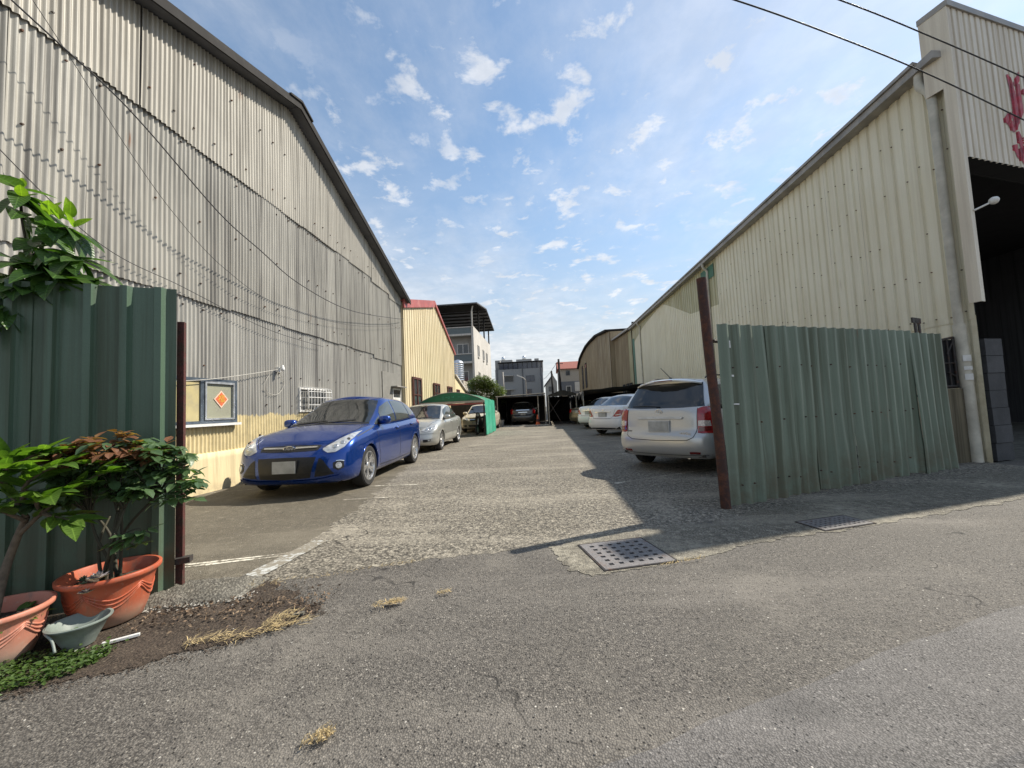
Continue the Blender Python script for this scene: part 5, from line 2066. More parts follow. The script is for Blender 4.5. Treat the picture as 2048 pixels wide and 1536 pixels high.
def make_wheel_meshes(r, rim_r, width, spokes, mt_rim=None, key=''):
    w2 = width / 2
    ty = MB()
    ty.lathe([(rim_r, -w2 * 0.95), (rim_r + 0.02, -w2), (r - 0.025, -w2), (r - 0.006, -w2 * 0.85), (r, -w2 * 0.6), (r, w2 * 0.6), (r - 0.006, w2 * 0.85), (r - 0.025, w2), (rim_r + 0.02, w2), (rim_r, w2 * 0.95)], 36, axis='X')
    rm = MB()
    rm.lathe([(rim_r + 0.004, w2 * 0.96), (rim_r - 0.012, w2 * 0.99), (rim_r - 0.022, w2 * 0.80), (rim_r - 0.03, -w2 * 0.7), (rim_r, -w2 * 0.9)], 36, axis='X')
    # spokes, slightly dished
    for k in range(spokes):
        a = 2 * pi * k / spokes + pi / 2
        for da in (-0.16, 0.16):
            pin, pout = 0.045, rim_r - 0.012
            ca, sa = cos(a + da * 0.4), sin(a + da * 0.4)
            cb, sb = cos(a + da), sin(a + da)
            p0 = Vector((w2 * 0.72, pin * ca, pin * sa))
            p1 = Vector((w2 * 0.90, pout * cb, pout * sb))
            d = (p1 - p0)
            t = Vector((0, -d.z, d.y)).normalized()
            hw0, hw1, th = 0.017, 0.015, 0.022
            vs = []
            for p, hw in ((p0, hw0), (p1, hw1)):
                for s2 in (-1, 1):
                    vs.append(p + t * hw * s2)
                    vs.append(p + t * hw * s2 * 1.15 - Vector((th, 0, 0)))
            rm.add(vs, [(0, 2, 6, 4), (0, 4, 5, 1), (2, 3, 7, 6), (1, 5, 7, 3)])
    rm.lathe([(0.0, w2 * 0.84), (0.05, w2 * 0.82), (0.058, w2 * 0.70), (0.058, w2 * 0.4)], 18, axis='X')
    dk = MB()
    dk.lathe([(0.0, -0.005), (rim_r - 0.028, -0.005)], 30, axis='X')
    dk.lathe([(0.06, w2 * 0.30), (rim_r * 0.62, w2 * 0.30), (rim_r * 0.62, -0.004)], 24, axis='X')
    return ty, rm, dk


def build_car(S, name, label, loc, rotz, paint, front=None, rear=None, group='parked cars'):
    root = thing(name, label, 'car', loc, rotz, group)
    body, gh = car_shells(S)
    ob = body.build('body', paint, root, smooth=True, merge=1e-4, sharp=0.75)
    og = gh.build('cabin', paint, root, smooth=True, merge=1e-4, sharp=0.75)
    J = Proj([ob, og])
    # dark underside and wheel wells
    u = MB()
    w, zs = S['w'], S['zs']
    u.bx(-(w - 0.27), w - 0.27, S['yr'] + 0.30, S['yf'] - 0.30, zs - 0.02, 0.66)
    u.bx(-(w - 0.09), w - 0.09, -S['wy'] + S['arch'] + 0.02, S['wy'] - S['arch'] - 0.02, zs - 0.01, zs + 0.12)
    u.bx(-(w - 0.14), w - 0.14, S['yr'] + 0.12, -S['wy'] - S['arch'] - 0.02, zs + 0.03, zs + 0.12)
    u.bx(-(w - 0.16), w - 0.16, S['wy'] + S['arch'] + 0.01, S['yf'] - 0.22, zs + 0.01, zs + 0.12)
    for yc in (S['wy'], -S['wy']):
        for sx in (-1, 1):
            pts = [(S['arch'] + 0.004) * 1.0 for _ in range(1)]
            arc = [(cos(pi * k / 16), sin(pi * k / 16)) for k in range(17)]
            x0, x1 = sx * (w - 0.27), sx * (w - 0.035)
            R = S['arch'] + 0.005
            u.grid([[Vector((x0, yc + R * c, S['wr'] * 0.98 + R * s_)) for c, s_ in arc], [Vector((x1, yc + R * c, S['wr'] * 0.98 + R * s_)) for c, s_ in arc]])
    u.build('underbody', C_BLACK, root)
    # wheels
    ty, rm, dk = make_wheel_meshes(S['wr'], S['rim'], S.get('tw', 0.205), S.get('spokes', 5))
    proto = None
    for yc in (S['wy'], -S['wy']):
        for sx in (1, -1):
            x = sx * (w - S.get('tw', 0.205) / 2 - 0.012)
            if proto is None:
                tyo = ty.build('tyre', C_RUBBER, root, smooth=True, sharp=0.6)
                rmo = rm.build('rim', S.get('rim_mt', C_ALLOY), tyo, smooth=True, sharp=0.5)
                dko = dk.build('hub', C_BLACK, tyo)
                tyo.name = 'wheel'
                tyo.location = (x, yc, S['wr'])
                proto = tyo
            else:
                c = copy_tree(proto, root)
                c.location = (x, yc, S['wr'])
                c.rotation_euler = (RND.uniform(0, 1.0), 0, 0 if sx > 0 else pi)
    # glazing
    g = S['glass']
    J.patch('windscreen', C_GLASS, root, 'F', g['ws'][0], g['ws'][1], 0.006, 28, 12)
    J.patch('rear_window', C_GLASS, root, 'R', g['rw'][0], g['rw'][1], 0.006, 28, 12)
    for mir in (False, True):
        for (tp, bt) in g['side']:
            J.patch('side_window', C_GLASS_SIDE, root, 'S', tp, bt, 0.005, 20, 8, mirror=mir)
        for pts in S['gaps']:
            J.strip('door_gap', C_BLACK, root, 'S', pts, 0.011, 0.0012, mir)
        if S.get('belt_trim'):
            J.strip('window_trim', C_BLACK, root, 'S', S['belt_trim'], 0.022, 0.004, mir)
        if S.get('rub'):
            J.strip('side_moulding', paint, root, 'S', S['rub'], 0.045, 0.010, mir)
        for (y, z) in S['handles']:
            l, nn = J.hit('L' if mir else 'S', y, z)
            h = MB()
            sx = -1 if mir else 1
            h.tube([l + Vector((-0.01 * sx, 0.09, 0)), l + Vector((0.030 * sx, 0.07, 0.004)), l + Vector((0.034 * sx, 0.0, 0.006)), l + Vector((0.030 * sx, -0.07, 0.004)), l + Vector((-0.01 * sx, -0.09, 0))], 0.013, 8)
            h.build('door_handle', S.get('handle_mt', paint), root, smooth=True)
        # mirror
        y, z = S['mirror']
        l, nn = J.hit('L' if mir else 'S', y, z)
        sx = -1 if mir else 1
        mm = MB()
        c = l + Vector((0.105 * sx, 0.0, 0.03))
        rows = []
        for i in range(9):
            th = pi * i / 8
            rows.append([c + Vector((0.115 * spow(sin(th), 2.8) * spow(cos(ph), 2.8) * sx, 0.075 * spow(sin(th), 2.8) * spow(sin(ph), 2.8), 0.075 * spow(cos(th), 2.8))) for ph in [2 * pi * k / 16 for k in range(16)]])
        mm.grid(rows, closed=True)
        mo = mm.build('mirror', S.get('mirror_mt', paint), root, smooth=True, merge=1e-4)
        st_ = MB()
        st_.tube([l + Vector((-0.03 * sx, 0.0, -0.03)), l + Vector((0.06 * sx, 0, -0.02))], 0.022, 8)
        st_.build('mirror_stalk', C_BLACK, mo)
        gl = MB()
        gl.add([c + Vector((0.09 * a * sx, -0.076, 0.055 * b)) for a, b in ((-1, -1), (1, -1), (1, 1), (-1, 1))], [(0, 1, 2, 3)])
        gl.build('mirror_glass', C_GLASS, mo)
    if front:
        front(root, J, S, paint)
    if rear:
        rear(root, J, S, paint)
    return root


def plate(root, J, axis, x, z, w=0.38, h=0.16, mir=False, lift=0.02):
    l, nn = J.hit(axis, x, z)
    sy = 1 if axis == 'F' else -1
    mb = MB()
    y0 = l.y + sy * lift
    mb.box((x, y0, z), (w, 0.012, h))
    o = mb.build('licence_plate', C_PLATE, root)
    b = MB()
    b.box((x, y0 - sy * 0.012, z), (w + 0.03, 0.014, h + 0.03))
    b.build('plate_frame', M['whitepaint'] if axis == 'R' and lift > 0.03 else C_BLACK, o)
    return o


def quad_lamp(root, J, axis, top, bot, mt, name, inner=None, off=0.008, both=True):
    for mir in ((False, True) if both else (False,)):
        o = J.patch(name, mt, root, axis, top, bot, off, 22, 8, 0.02, mir)
        if inner:
            for (cx, cz, r, mti) in inner:
                sx = -1 if mir else 1
                l, nn = J.hit(axis, cx * sx, cz)
                b = MB()
                a = nn.orthogonal().normalized()
                c = nn.cross(a)
                p0 = l + nn * (off + 0.002)
                rows = [[p0 + nn * dz + (a * cos(t) + c * sin(t)) * rr for t in [2 * pi * k / 16 for k in range(16)]] for rr, dz in ((r, 0.0), (r * 0.85, 0.006), (r * 0.45, 0.002), (0.001, 0.0))]
                b.grid(rows, closed=True)
                b.build('reflector', mti, o, smooth=True)


# -- blue hatchback
HATCH = dict(
    yf=2.215, yr=-2.12, w=0.905, zs=0.185, Lf=0.52, Lr=0.44, pf=2.95, pr=3.4, wy=1.324, wr=0.318, arch=0.352, rim=0.222, tw=0.21, frise=0.01, flare=0.018,
    levels=[(0.0, 0.075, 0.10, 0.10), (0.06, 0.035, 0.05, 0.05), (0.18, 0.012, 0.012, 0.012), (0.32, 0.0, 0.0, 0.0), (0.48, 0.004, 0.012, 0.008), (0.60, 0.010, 0.03, 0.018), (0.70, 0.008, 0.05, 0.03), (0.80, 0.014, 0.078, 0.05), (0.88, 0.032, 0.11, 0.08), (0.94, 0.058, 0.15, 0.11), (1.0, 0.105, 0.21, 0.16)],
    ztop=[(-2.2, 0.98), (-1.9, 1.0), (-1.3, 0.985), (-0.4, 0.955), (0.5, 0.935), (0.95, 0.935), (1.3, 0.90), (1.7, 0.835), (2.0, 0.765), (2.2, 0.72)],
    crown=[(-2.2, 0.0), (0.6, 0.02), (1.0, 0.075), (1.5, 0.085), (2.0, 0.055), (2.2, 0.03)],
    gh=dict(levels=[(-0.06, 0.815, 1.22, -2.02), (0.0, 0.815, 1.12, -2.0), (0.2, 0.800, 0.90, -1.965), (0.4, 0.770, 0.67, -1.92), (0.6, 0.728, 0.45, -1.86), (0.78, 0.685, 0.27, -1.80), (0.90, 0.648, 0.17, -1.76), (0.97, 0.605, 0.09, -1.72), (1.0, 0.55, 0.02, -1.68)],
            Lf=0.34, Lr=0.26, pf=2.4, pr=2.8, crown=0.045,
            zb=[(-2.1, 1.0), (-1.3, 0.985), (0.0, 0.945), (0.8, 0.935), (1.3, 0.945)],
            zr=[(-2.1, 1.30), (-1.7, 1.335), (-1.2, 1.40), (-0.5, 1.438), (0.0, 1.435), (0.4, 1.405), (1.2, 1.33)]),
    glass=dict(ws=([(-0.565, 1.375), (-0.3, 1.408), (0, 1.418), (0.3, 1.408), (0.565, 1.375)], [(-0.70, 0.985), (-0.35, 1.005), (0, 1.012), (0.35, 1.005), (0.70, 0.985)]),
               rw=([(-0.50, 1.335), (0, 1.36), (0.50, 1.335)], [(-0.60, 1.07), (0, 1.05), (0.60, 1.07)]),
               side=[([(0.42, 1.145), (0.22, 1.255), (-0.02, 1.335), (-0.22, 1.365)], [(0.62, 0.985), (0.3, 0.985), (-0.05, 0.985), (-0.24, 0.985)]),
                     ([(-0.30, 1.372), (-0.65, 1.380), (-0.98, 1.355), (-1.10, 1.335)], [(-0.30, 0.99), (-0.6, 1.0), (-1.0, 1.015), (-1.20, 1.03)]),
                     ([(-1.15, 1.325), (-1.32, 1.285), (-1.48, 1.215)], [(-1.25, 1.04), (-1.45, 1.085), (-1.62, 1.13)]),
                     ([(0.66, 1.03), (0.56, 1.07), (0.50, 1.10)], [(0.80, 0.965), (0.72, 0.968), (0.67, 0.975)])]),
    gaps=[[(0.93, 0.90), (0.90, 0.6), (0.86, 0.30)], [(-0.27, 1.0), (-0.27, 0.6), (-0.24, 0.28)], [(-1.22, 1.0), (-1.18, 0.80), (-1.02, 0.62), (-0.96, 0.45), (-0.95, 0.29)], [(0.86, 0.27), (0.0, 0.255), (-0.92, 0.27)], [(0.93, 0.915), (1.3, 0.86), (1.66, 0.80)]],
    handles=[(-0.14, 0.845), (-1.12, 0.875)], mirror=(0.60, 0.985), crease=0.75, belt_trim=[(0.80, 0.955), (0.2, 0.968), (-0.6, 0.985), (-1.25, 1.02)], handle_mt=None)
HATCH['handle_mt'] = P_BLUE


def front_hatch(root, J, S, paint):
    # hood shut line and creases
    J.strip('hood_gap', C_BLACK, root, 'T', [(-0.70, 1.05), (-0.74, 1.45), (-0.66, 1.80), (-0.52, 2.02), (-0.25, 2.10), (0, 2.115), (0.25, 2.10), (0.52, 2.02), (0.66, 1.80), (0.74, 1.45), (0.70, 1.05)], 0.008, 0.0015, n=70)
    J.patch('cowl', C_BLACK, root, 'F', [(-0.70, 0.983), (0, 1.008), (0.70, 0.983)], [(-0.72, 0.962), (0, 0.990), (0.72, 0.962)], 0.003, 30, 2, 0)
    # upper grille with bright bar and oval badge
    up = J.patch('upper_grille', C_GRILLE, root, 'F', [(-0.45, 0.715), (-0.25, 0.722), (0, 0.725), (0.25, 0.722), (0.45, 0.715)], [(-0.43, 0.655), (-0.25, 0.645), (0, 0.642), (0.25, 0.645), (0.43, 0.655)], 0.004, 40, 4, 0.01)
    J.patch('chrome_bar', C_CHROME, up, 'F', [(-0.41, 0.698), (0, 0.696), (0.41, 0.698)], [(-0.40, 0.682), (0, 0.676), (0.40, 0.682)], 0.014, 40, 2, 0.012)
    l, nn = J.hit('F', 0, 0.69)
    b = MB()
    c = l + Vector((0, 0.022, -0.004))
    b.grid([[c + Vector((0.092 * s_ * cos(t), dy, 0.040 * s_ * sin(t))) for t in [2 * pi * k / 32 for k in range(32)]] for s_, dy in ((1.0, -0.03), (1.0, 0.004), (0.90, 0.008), (0.86, 0.003), (0.001, 0.004))], closed=True)
    em = b.build('emblem', [C_CHROME], root, smooth=True, sharp=0.6)
    b = MB()
    b.grid([[c + Vector((0.080 * s_ * cos(t), 0.0065, 0.032 * s_ * sin(t))) for t in [2 * pi * k / 32 for k in range(32)]] for s_ in (1.0, 0.001)], closed=True)
    b.build('emblem_field', C_BADGE, em)
    text_mesh('Ford', 0.058, 0.001, 'emblem_script', M['whitepaint'], em, Matrix.Translation(c + Vector((0, 0.0085, 0.002))) @ Matrix.Rotation(pi, 4, 'Z') @ Matrix.Rotation(pi / 2, 4, 'X'), 0.35)
    # big lower trapezoid and flanking intakes
    lg = J.patch('lower_grille', C_GRILLE, root, 'F', [(-0.43, 0.565), (0, 0.572), (0.43, 0.565)], [(-0.37, 0.29), (0, 0.272), (0.37, 0.29)], 0.003, 36, 10, 0.01)
    for z in (0.335, 0.30):
        J.strip('grille_slat', C_BLACK, lg, 'F', [(-0.35, z), (0, z - 0.006), (0.35, z)], 0.012, 0.010, n=20)
    for mir in (False, True):
        ig = J.patch('side_intake', C_GRILLE, root, 'F', [(0.475, 0.545), (0.50, 0.54), (0.54, 0.51)], [(0.43, 0.30), (0.55, 0.305), (0.685, 0.325)], 0.003, 14, 8, 0.01, mir)
        for z in (0.345, 0.39, 0.435, 0.48):
            J.strip('intake_slat', C_BLACK, ig, 'F', [(0.46, z), (0.55 + (0.5 - z) * 0.5, z)], 0.008, 0.008, mir, 10)
    quad_lamp(root, J, 'F', [(0.50, 0.668), (0.57, 0.72), (0.66, 0.785), (0.75, 0.840), (0.812, 0.872)], [(0.505, 0.650), (0.58, 0.612), (0.68, 0.615), (0.775, 0.675), (0.826, 0.79)], C_LENS, 'headlight', [(0.66, 0.69, 0.035, C_LAMPIN), (0.725, 0.735, 0.035, C_LAMPIN), (0.78, 0.775, 0.024, C_GRILLE)])
    for mir in (False, True):
        sx = -1 if mir else 1
        fg = J.patch('fog_recess', C_GRILLE, root, 'F', [(0.665, 0.475), (0.72, 0.50), (0.79, 0.485)], [(0.67, 0.40), (0.73, 0.365), (0.795, 0.395)], 0.004, 14, 6, 0.01, mir)
        l, nn = J.hit('F', 0.735 * sx, 0.432)
        b = MB()
        a = nn.orthogonal().normalized()
        c2 = nn.cross(a)
        b.grid([[l + nn * dz + (a * cos(t) + c2 * sin(t)) * rr for t in [2 * pi * k / 18 for k in range(18)]] for rr, dz in ((0.045, 0.004), (0.042, 0.014), (0.036, 0.012), (0.001, 0.016))], closed=True)
        b.build('fog_lamp', C_LENS, fg, smooth=True)
        J.strip('fog_trim', C_CHROME, fg, 'F', [(0.70, 0.497), (0.745, 0.500), (0.79, 0.487)], 0.010, 0.012, mir, 12)
        J.strip('lip', paint, root, 'F', [(0.10, 0.245), (0.45, 0.255), (0.74, 0.285)], 0.03, 0.018, mir, 20)
        # wipers
    for x0, x1 in ((0.60, 0.05), (0.10, -0.45)):
        J.strip('wiper', C_BLACK, root, 'F', [(x0, 1.000), ((x0 + x1) / 2, 1.022), (x1, 1.036)], 0.014, 0.016, n=16)
    plate(root, J, 'F', 0.0, 0.445, 0.34, 0.165, lift=0.022)


def rear_hatch(root, J, S, paint):
    quad_lamp(root, J, 'R', [(0.62, 0.96), (0.70, 0.98), (0.80, 0.95)], [(0.62, 0.80), (0.72, 0.78), (0.82, 0.80)], C_RED, 'tail_light')
    for mir in (False, True):
        J.patch('tail_light', C_RED, root, 'S', [(-1.72, 0.955), (-1.85, 0.965), (-1.93, 0.95)], [(-1.66, 0.91), (-1.85, 0.83), (-1.95, 0.80)], 0.008, 14, 6, 0.02, mir)
    plate(root, J, 'R', 0, 0.72)


hb = build_car(HATCH, 'hatchback_car', 'glossy blue hatchback facing the camera, parked along the left wall', (-3.93, 7.62, 0), pi + radians(2.8), P_BLUE, front_hatch, rear_hatch)
hb.scale = (1.01, 1.01, 1.065)

# -- silver sedan
SEDAN = dict(
    yf=2.115, yr=-2.17, w=0.845, zs=0.20, Lf=0.50, Lr=0.40, pf=2.8, pr=3.4, wy=1.275, wr=0.297, arch=0.335, rim=0.20, tw=0.185, frise=0.01, spokes=6,
    levels=[(0.0, 0.07, 0.09, 0.10), (0.07, 0.03, 0.04, 0.05), (0.18, 0.010, 0.008, 0.012), (0.30, 0.0, 0.0, 0.0), (0.46, 0.004, 0.006, 0.006), (0.54, 0.008, 0.035, 0.03), (0.62, 0.006, 0.045, 0.04), (0.72, 0.004, 0.065, 0.055), (0.82, 0.012, 0.10, 0.075), (0.90, 0.032, 0.14, 0.10), (0.95, 0.055, 0.18, 0.13), (1.0, 0.10, 0.25, 0.18)],
    ztop=[(-2.3, 0.955), (-1.7, 0.985), (-1.0, 0.955), (0.5, 0.915), (0.95, 0.905), (1.3, 0.875), (1.7, 0.80), (2.1, 0.70)],
    crown=[(-2.3, 0.02), (-1.6, 0.05), (0.6, 0.02), (1.0, 0.08), (1.5, 0.09), (2.1, 0.05)],
    gh=dict(levels=[(-0.06, 0.765, 1.18, -1.72), (0.0, 0.765, 1.10, -1.66), (0.2, 0.752, 0.88, -1.54), (0.4, 0.725, 0.66, -1.41), (0.6, 0.688, 0.45, -1.27), (0.78, 0.648, 0.27, -1.13), (0.90, 0.615, 0.16, -1.03), (0.97, 0.575, 0.08, -0.95), (1.0, 0.52, 0.0, -0.88)],
            Lf=0.34, Lr=0.32, pf=2.4, pr=2.5, crown=0.04,
            zb=[(-1.8, 0.975), (0.0, 0.925), (0.8, 0.91), (1.3, 0.92)],
            zr=[(-1.7, 1.30), (-1.1, 1.375), (-0.5, 1.42), (0.0, 1.42), (0.4, 1.39), (1.2, 1.31)]),
    glass=dict(ws=([(-0.53, 1.355), (-0.3, 1.388), (0, 1.398), (0.3, 1.388), (0.53, 1.355)], [(-0.66, 0.965), (-0.35, 0.982), (0, 0.988), (0.35, 0.982), (0.66, 0.965)]),
               rw=([(-0.50, 1.345), (0, 1.385), (0.50, 1.345)], [(-0.62, 1.015), (0, 1.03), (0.62, 1.015)]),
               side=[([(0.40, 1.14), (0.2, 1.25), (-0.02, 1.325), (-0.20, 1.35)], [(0.66, 0.955), (0.3, 0.96), (-0.05, 0.965), (-0.22, 0.968)]),
                     ([(-0.27, 1.352), (-0.60, 1.35), (-0.85, 1.31), (-1.0, 1.25)], [(-0.27, 0.97), (-0.6, 0.98), (-0.95, 0.995), (-1.22, 1.02)])]),
    gaps=[[(0.95, 0.88), (0.92, 0.6), (0.88, 0.30)], [(-0.24, 0.97), (-0.24, 0.6), (-0.22, 0.28)], [(-1.20, 0.98), (-1.12, 0.75), (-0.94, 0.58), (-0.90, 0.30)], [(0.88, 0.27), (0, 0.26), (-0.9, 0.27)]],
    handles=[(-0.12, 0.83), (-1.02, 0.855)], mirror=(0.60, 0.965), rub=[(0.86, 0.52), (0.0, 0.53), (-0.88, 0.54)], belt_trim=[(0.80, 0.935), (0.0, 0.952), (-0.8, 0.972), (-1.22, 1.0)])


def front_sedan(root, J, S, paint):
    J.strip('hood_gap', C_BLACK, root, 'T', [(-0.66, 1.02), (-0.68, 1.4), (-0.58, 1.75), (-0.42, 1.92), (0, 1.99), (0.42, 1.92), (0.58, 1.75), (0.68, 1.4), (0.66, 1.02)], 0.008, 0.0015, n=60)
    J.patch('cowl', C_BLACK, root, 'F', [(-0.66, 0.962), (0, 0.985), (0.66, 0.962)], [(-0.68, 0.945), (0, 0.968), (0.68, 0.945)], 0.003, 30, 2, 0)
    ug = J.patch('upper_grille', C_GRILLE, root, 'F', [(-0.36, 0.685), (0, 0.715), (0.36, 0.685)], [(-0.30, 0.61), (0, 0.585), (0.30, 0.61)], 0.004, 26, 5, 0.01)
    J.strip('chrome_bar', C_CHROME, ug, 'F', [(-0.33, 0.66), (0, 0.655), (0.33, 0.66)], 0.018, 0.012, n=24)
    J.patch('emblem', C_CHROME, ug, 'F', [(-0.05, 0.672), (0, 0.69), (0.05, 0.672)], [(-0.05, 0.64), (0, 0.622), (0.05, 0.64)], 0.02, 14, 4, 0.02)
    quad_lamp(root, J, 'F', [(0.40, 0.645), (0.50, 0.73), (0.64, 0.785), (0.74, 0.79)], [(0.40, 0.63), (0.52, 0.605), (0.66, 0.625), (0.77, 0.68)], C_LENS, 'headlight', [(0.54, 0.67, 0.045, C_LAMPIN), (0.64, 0.695, 0.04, C_LAMPIN)])
    li = J.patch('lower_intake', C_GRILLE, root, 'F', [(-0.40, 0.40), (0, 0.405), (0.40, 0.40)], [(-0.36, 0.30), (0, 0.29), (0.36, 0.30)], 0.003, 26, 5, 0.01)
    for mir in (False, True):
        J.patch('fog_recess', C_GRILLE, root, 'F', [(0.47, 0.39), (0.58, 0.39), (0.68, 0.385)], [(0.47, 0.31), (0.58, 0.31), (0.66, 0.33)], 0.004, 14, 4, 0.01, mir)
        J.patch('fog_lamp', C_LENS, root, 'F', [(0.60, 0.378), (0.66, 0.374)], [(0.60, 0.335), (0.65, 0.34)], 0.008, 8, 4, 0.01, mir)
    J.strip('bumper_groove', C_BLACK, root, 'F', [(-0.74, 0.545), (-0.4, 0.55), (0, 0.552), (0.4, 0.55), (0.74, 0.545)], 0.008, 0.002, n=40)
    for x0, x1 in ((0.55, 0.05), (0.10, -0.42)):
        J.strip('wiper', C_BLACK, root, 'F', [(x0, 0.982), ((x0 + x1) / 2, 1.000), (x1, 1.012)], 0.014, 0.014, n=14)
    plate(root, J, 'F', 0.0, 0.47, 0.32, 0.15)


def rear_sedan(root, J, S, paint):
    quad_lamp(root, J, 'R', [(0.50, 0.90), (0.62, 0.925), (0.78, 0.90)], [(0.52, 0.74), (0.64, 0.71), (0.80, 0.76)], C_RED, 'tail_light')
    plate(root, J, 'R', 0, 0.78, 0.32, 0.15)
    J.strip('boot_gap', C_BLACK, root, 'R', [(-0.50, 0.92), (-0.49, 0.72), (-0.40, 0.62), (0.40, 0.62), (0.49, 0.72), (0.50, 0.92)], 0.008, 0.002, n=40)


build_car(SEDAN, 'sedan_car', 'silver sedan facing the camera, parked behind the blue hatchback', (-4.02, 12.95, 0), pi + radians(1.2), P_SILVER, front_sedan, rear_sedan)

# -- cream sedan under the canvas carport
CREAM = dict(SEDAN)
CREAM['rim_mt'] = C_BLACK
build_car(CREAM, 'sedan_car', 'cream sedan facing the camera behind the mint curtain of the canvas carport', (-3.55, 22.0 - 1.0 + 0.9, 0), pi, P_CREAM, front_sedan, rear_sedan)

# -- white notchback sedans seen from behind
NOTCH = dict(SEDAN)
NOTCH.update(
    yf=2.20, yr=-2.21, w=0.85, zs=0.22, wy=1.30, wr=0.30, arch=0.34, Lr=0.42, pr=3.0,
    levels=[(0.0, 0.07, 0.09, 0.13), (0.07, 0.03, 0.04, 0.07), (0.16, 0.010, 0.008, 0.02), (0.28, 0.0, 0.0, 0.0), (0.42, 0.004, 0.006, 0.004), (0.50, 0.008, 0.035, 0.02), (0.58, 0.006, 0.045, 0.075), (0.70, 0.004, 0.065, 0.095), (0.82, 0.012, 0.10, 0.115), (0.90, 0.032, 0.14, 0.13), (0.95, 0.055, 0.18, 0.155), (1.0, 0.10, 0.25, 0.20)],
    ztop=[(-2.3, 1.065), (-1.7, 1.06), (-1.0, 1.00), (0.5, 0.95), (0.95, 0.94), (1.3, 0.91), (1.7, 0.83), (2.2, 0.72)],
    gh=dict(levels=[(-0.06, 0.77, 1.22, -1.85), (0.0, 0.77, 1.14, -1.78), (0.2, 0.758, 0.92, -1.63), (0.4, 0.735, 0.70, -1.47), (0.6, 0.70, 0.48, -1.31), (0.78, 0.66, 0.29, -1.16), (0.90, 0.625, 0.17, -1.05), (0.97, 0.585, 0.08, -0.96), (1.0, 0.53, 0.0, -0.88)],
            Lf=0.34, Lr=0.34, pf=2.4, pr=2.4, crown=0.045,
            zb=[(-1.9, 1.055), (-1.0, 1.0), (0.0, 0.965), (0.8, 0.945), (1.3, 0.95)],
            zr=[(-1.8, 1.38), (-1.1, 1.45), (-0.5, 1.49), (0.0, 1.49), (0.4, 1.455), (1.2, 1.36)]),
    glass=dict(ws=([(-0.53, 1.40), (0, 1.445), (0.53, 1.40)], [(-0.66, 1.0), (0, 1.02), (0.66, 1.0)]),
               rw=([(-0.50, 1.415), (-0.25, 1.445), (0, 1.452), (0.25, 1.445), (0.50, 1.415)], [(-0.63, 1.105), (-0.3, 1.118), (0, 1.122), (0.3, 1.118), (0.63, 1.105)]),
               side=[([(0.40, 1.18), (0.2, 1.30), (-0.02, 1.385), (-0.20, 1.41)], [(0.66, 0.995), (0.3, 1.0), (-0.05, 1.005), (-0.22, 1.01)]),
                     ([(-0.27, 1.415), (-0.60, 1.41), (-0.9, 1.37), (-1.06, 1.30)], [(-0.27, 1.012), (-0.6, 1.025), (-0.95, 1.045), (-1.28, 1.08)])]),
    belt_trim=[(0.80, 0.975), (0.0, 0.995), (-0.8, 1.025), (-1.28, 1.065)],
    crown=[(-2.3, 0.03), (-1.6, 0.055), (0.6, 0.02), (1.0, 0.08), (1.5, 0.09), (2.1, 0.05)],
    handles=[(-0.12, 0.87), (-1.02, 0.90)], mirror=(0.60, 1.0))


def rear_notch(root, J, S, paint):
    for mir in (False, True):
        tl = J.patch('tail_light', C_RED, root, 'R', [(0.47, 0.725), (0.56, 0.85), (0.63, 0.945), (0.70, 0.955), (0.78, 0.90)], [(0.47, 0.715), (0.56, 0.70), (0.65, 0.71), (0.74, 0.74), (0.80, 0.82)], 0.008, 22, 8, 0.02, mir)
        J.patch('reverse_lens', C_CLEAR, tl, 'R', [(0.56, 0.775), (0.66, 0.795), (0.74, 0.80)], [(0.56, 0.745), (0.66, 0.755), (0.74, 0.775)], 0.014, 12, 3, 0.008, mir)
        J.patch('tail_light', C_RED, root, 'S', [(-1.86, 0.93), (-1.98, 0.93), (-2.05, 0.90)], [(-1.84, 0.86), (-1.98, 0.79), (-2.07, 0.76)], 0.008, 12, 5, 0.02, mir)
    J.strip('boot_gap', C_BLACK, root, 'R', [(-0.56, 1.03), (-0.50, 0.88), (-0.46, 0.72), (-0.40, 0.645), (0, 0.64), (0.40, 0.645), (0.46, 0.72), (0.50, 0.88), (0.56, 1.03)], 0.008, 0.002, n=50)
    J.patch('boot_trim', C_CHROME, root, 'R', [(-0.36, 0.885), (0, 0.89), (0.36, 0.885)], [(-0.36, 0.862), (0, 0.866), (0.36, 0.862)], 0.02, 20, 2, 0.02)
    J.patch('emblem', C_CHROME, root, 'R', [(-0.045, 0.965), (0, 0.98), (0.045, 0.965)], [(-0.045, 0.935), (0, 0.92), (0.045, 0.935)], 0.01, 12, 3, 0.01)
    plate(root, J, 'R', 0.0, 0.765, 0.34, 0.155)
    J.strip('bumper_gap', C_BLACK, root, 'R', [(-0.80, 0.66), (-0.6, 0.635), (0, 0.628), (0.6, 0.635), (0.80, 0.66)], 0.007, 0.002, n=40)
    J.patch('bumper_skirt', C_BLACK, root, 'R', [(-0.55, 0.30), (0, 0.305), (0.55, 0.30)], [(-0.52, 0.25), (0, 0.24), (0.52, 0.25)], 0.004, 20, 3, 0.01)


build_car(NOTCH, 'sedan_car', 'white sedan seen from behind, next beyond the silver wagon on the right', (3.74, 15.98, 0), radians(-48), P_WHITE, None, rear_notch)
NOTCH2 = dict(NOTCH)
build_car(NOTCH2, 'sedan_car', 'second white sedan, mostly hidden beyond the nearer white sedan', (3.71, 20.4, 0), radians(-48), P_WHITE, None, rear_notch)
build_car(SEDAN, 'sedan_car', 'dark olive sedan seen from behind, in front of the black shade-net carport', (3.55, 24.9, 0), radians(-47), P_OLIVE, None, rear_sedan)

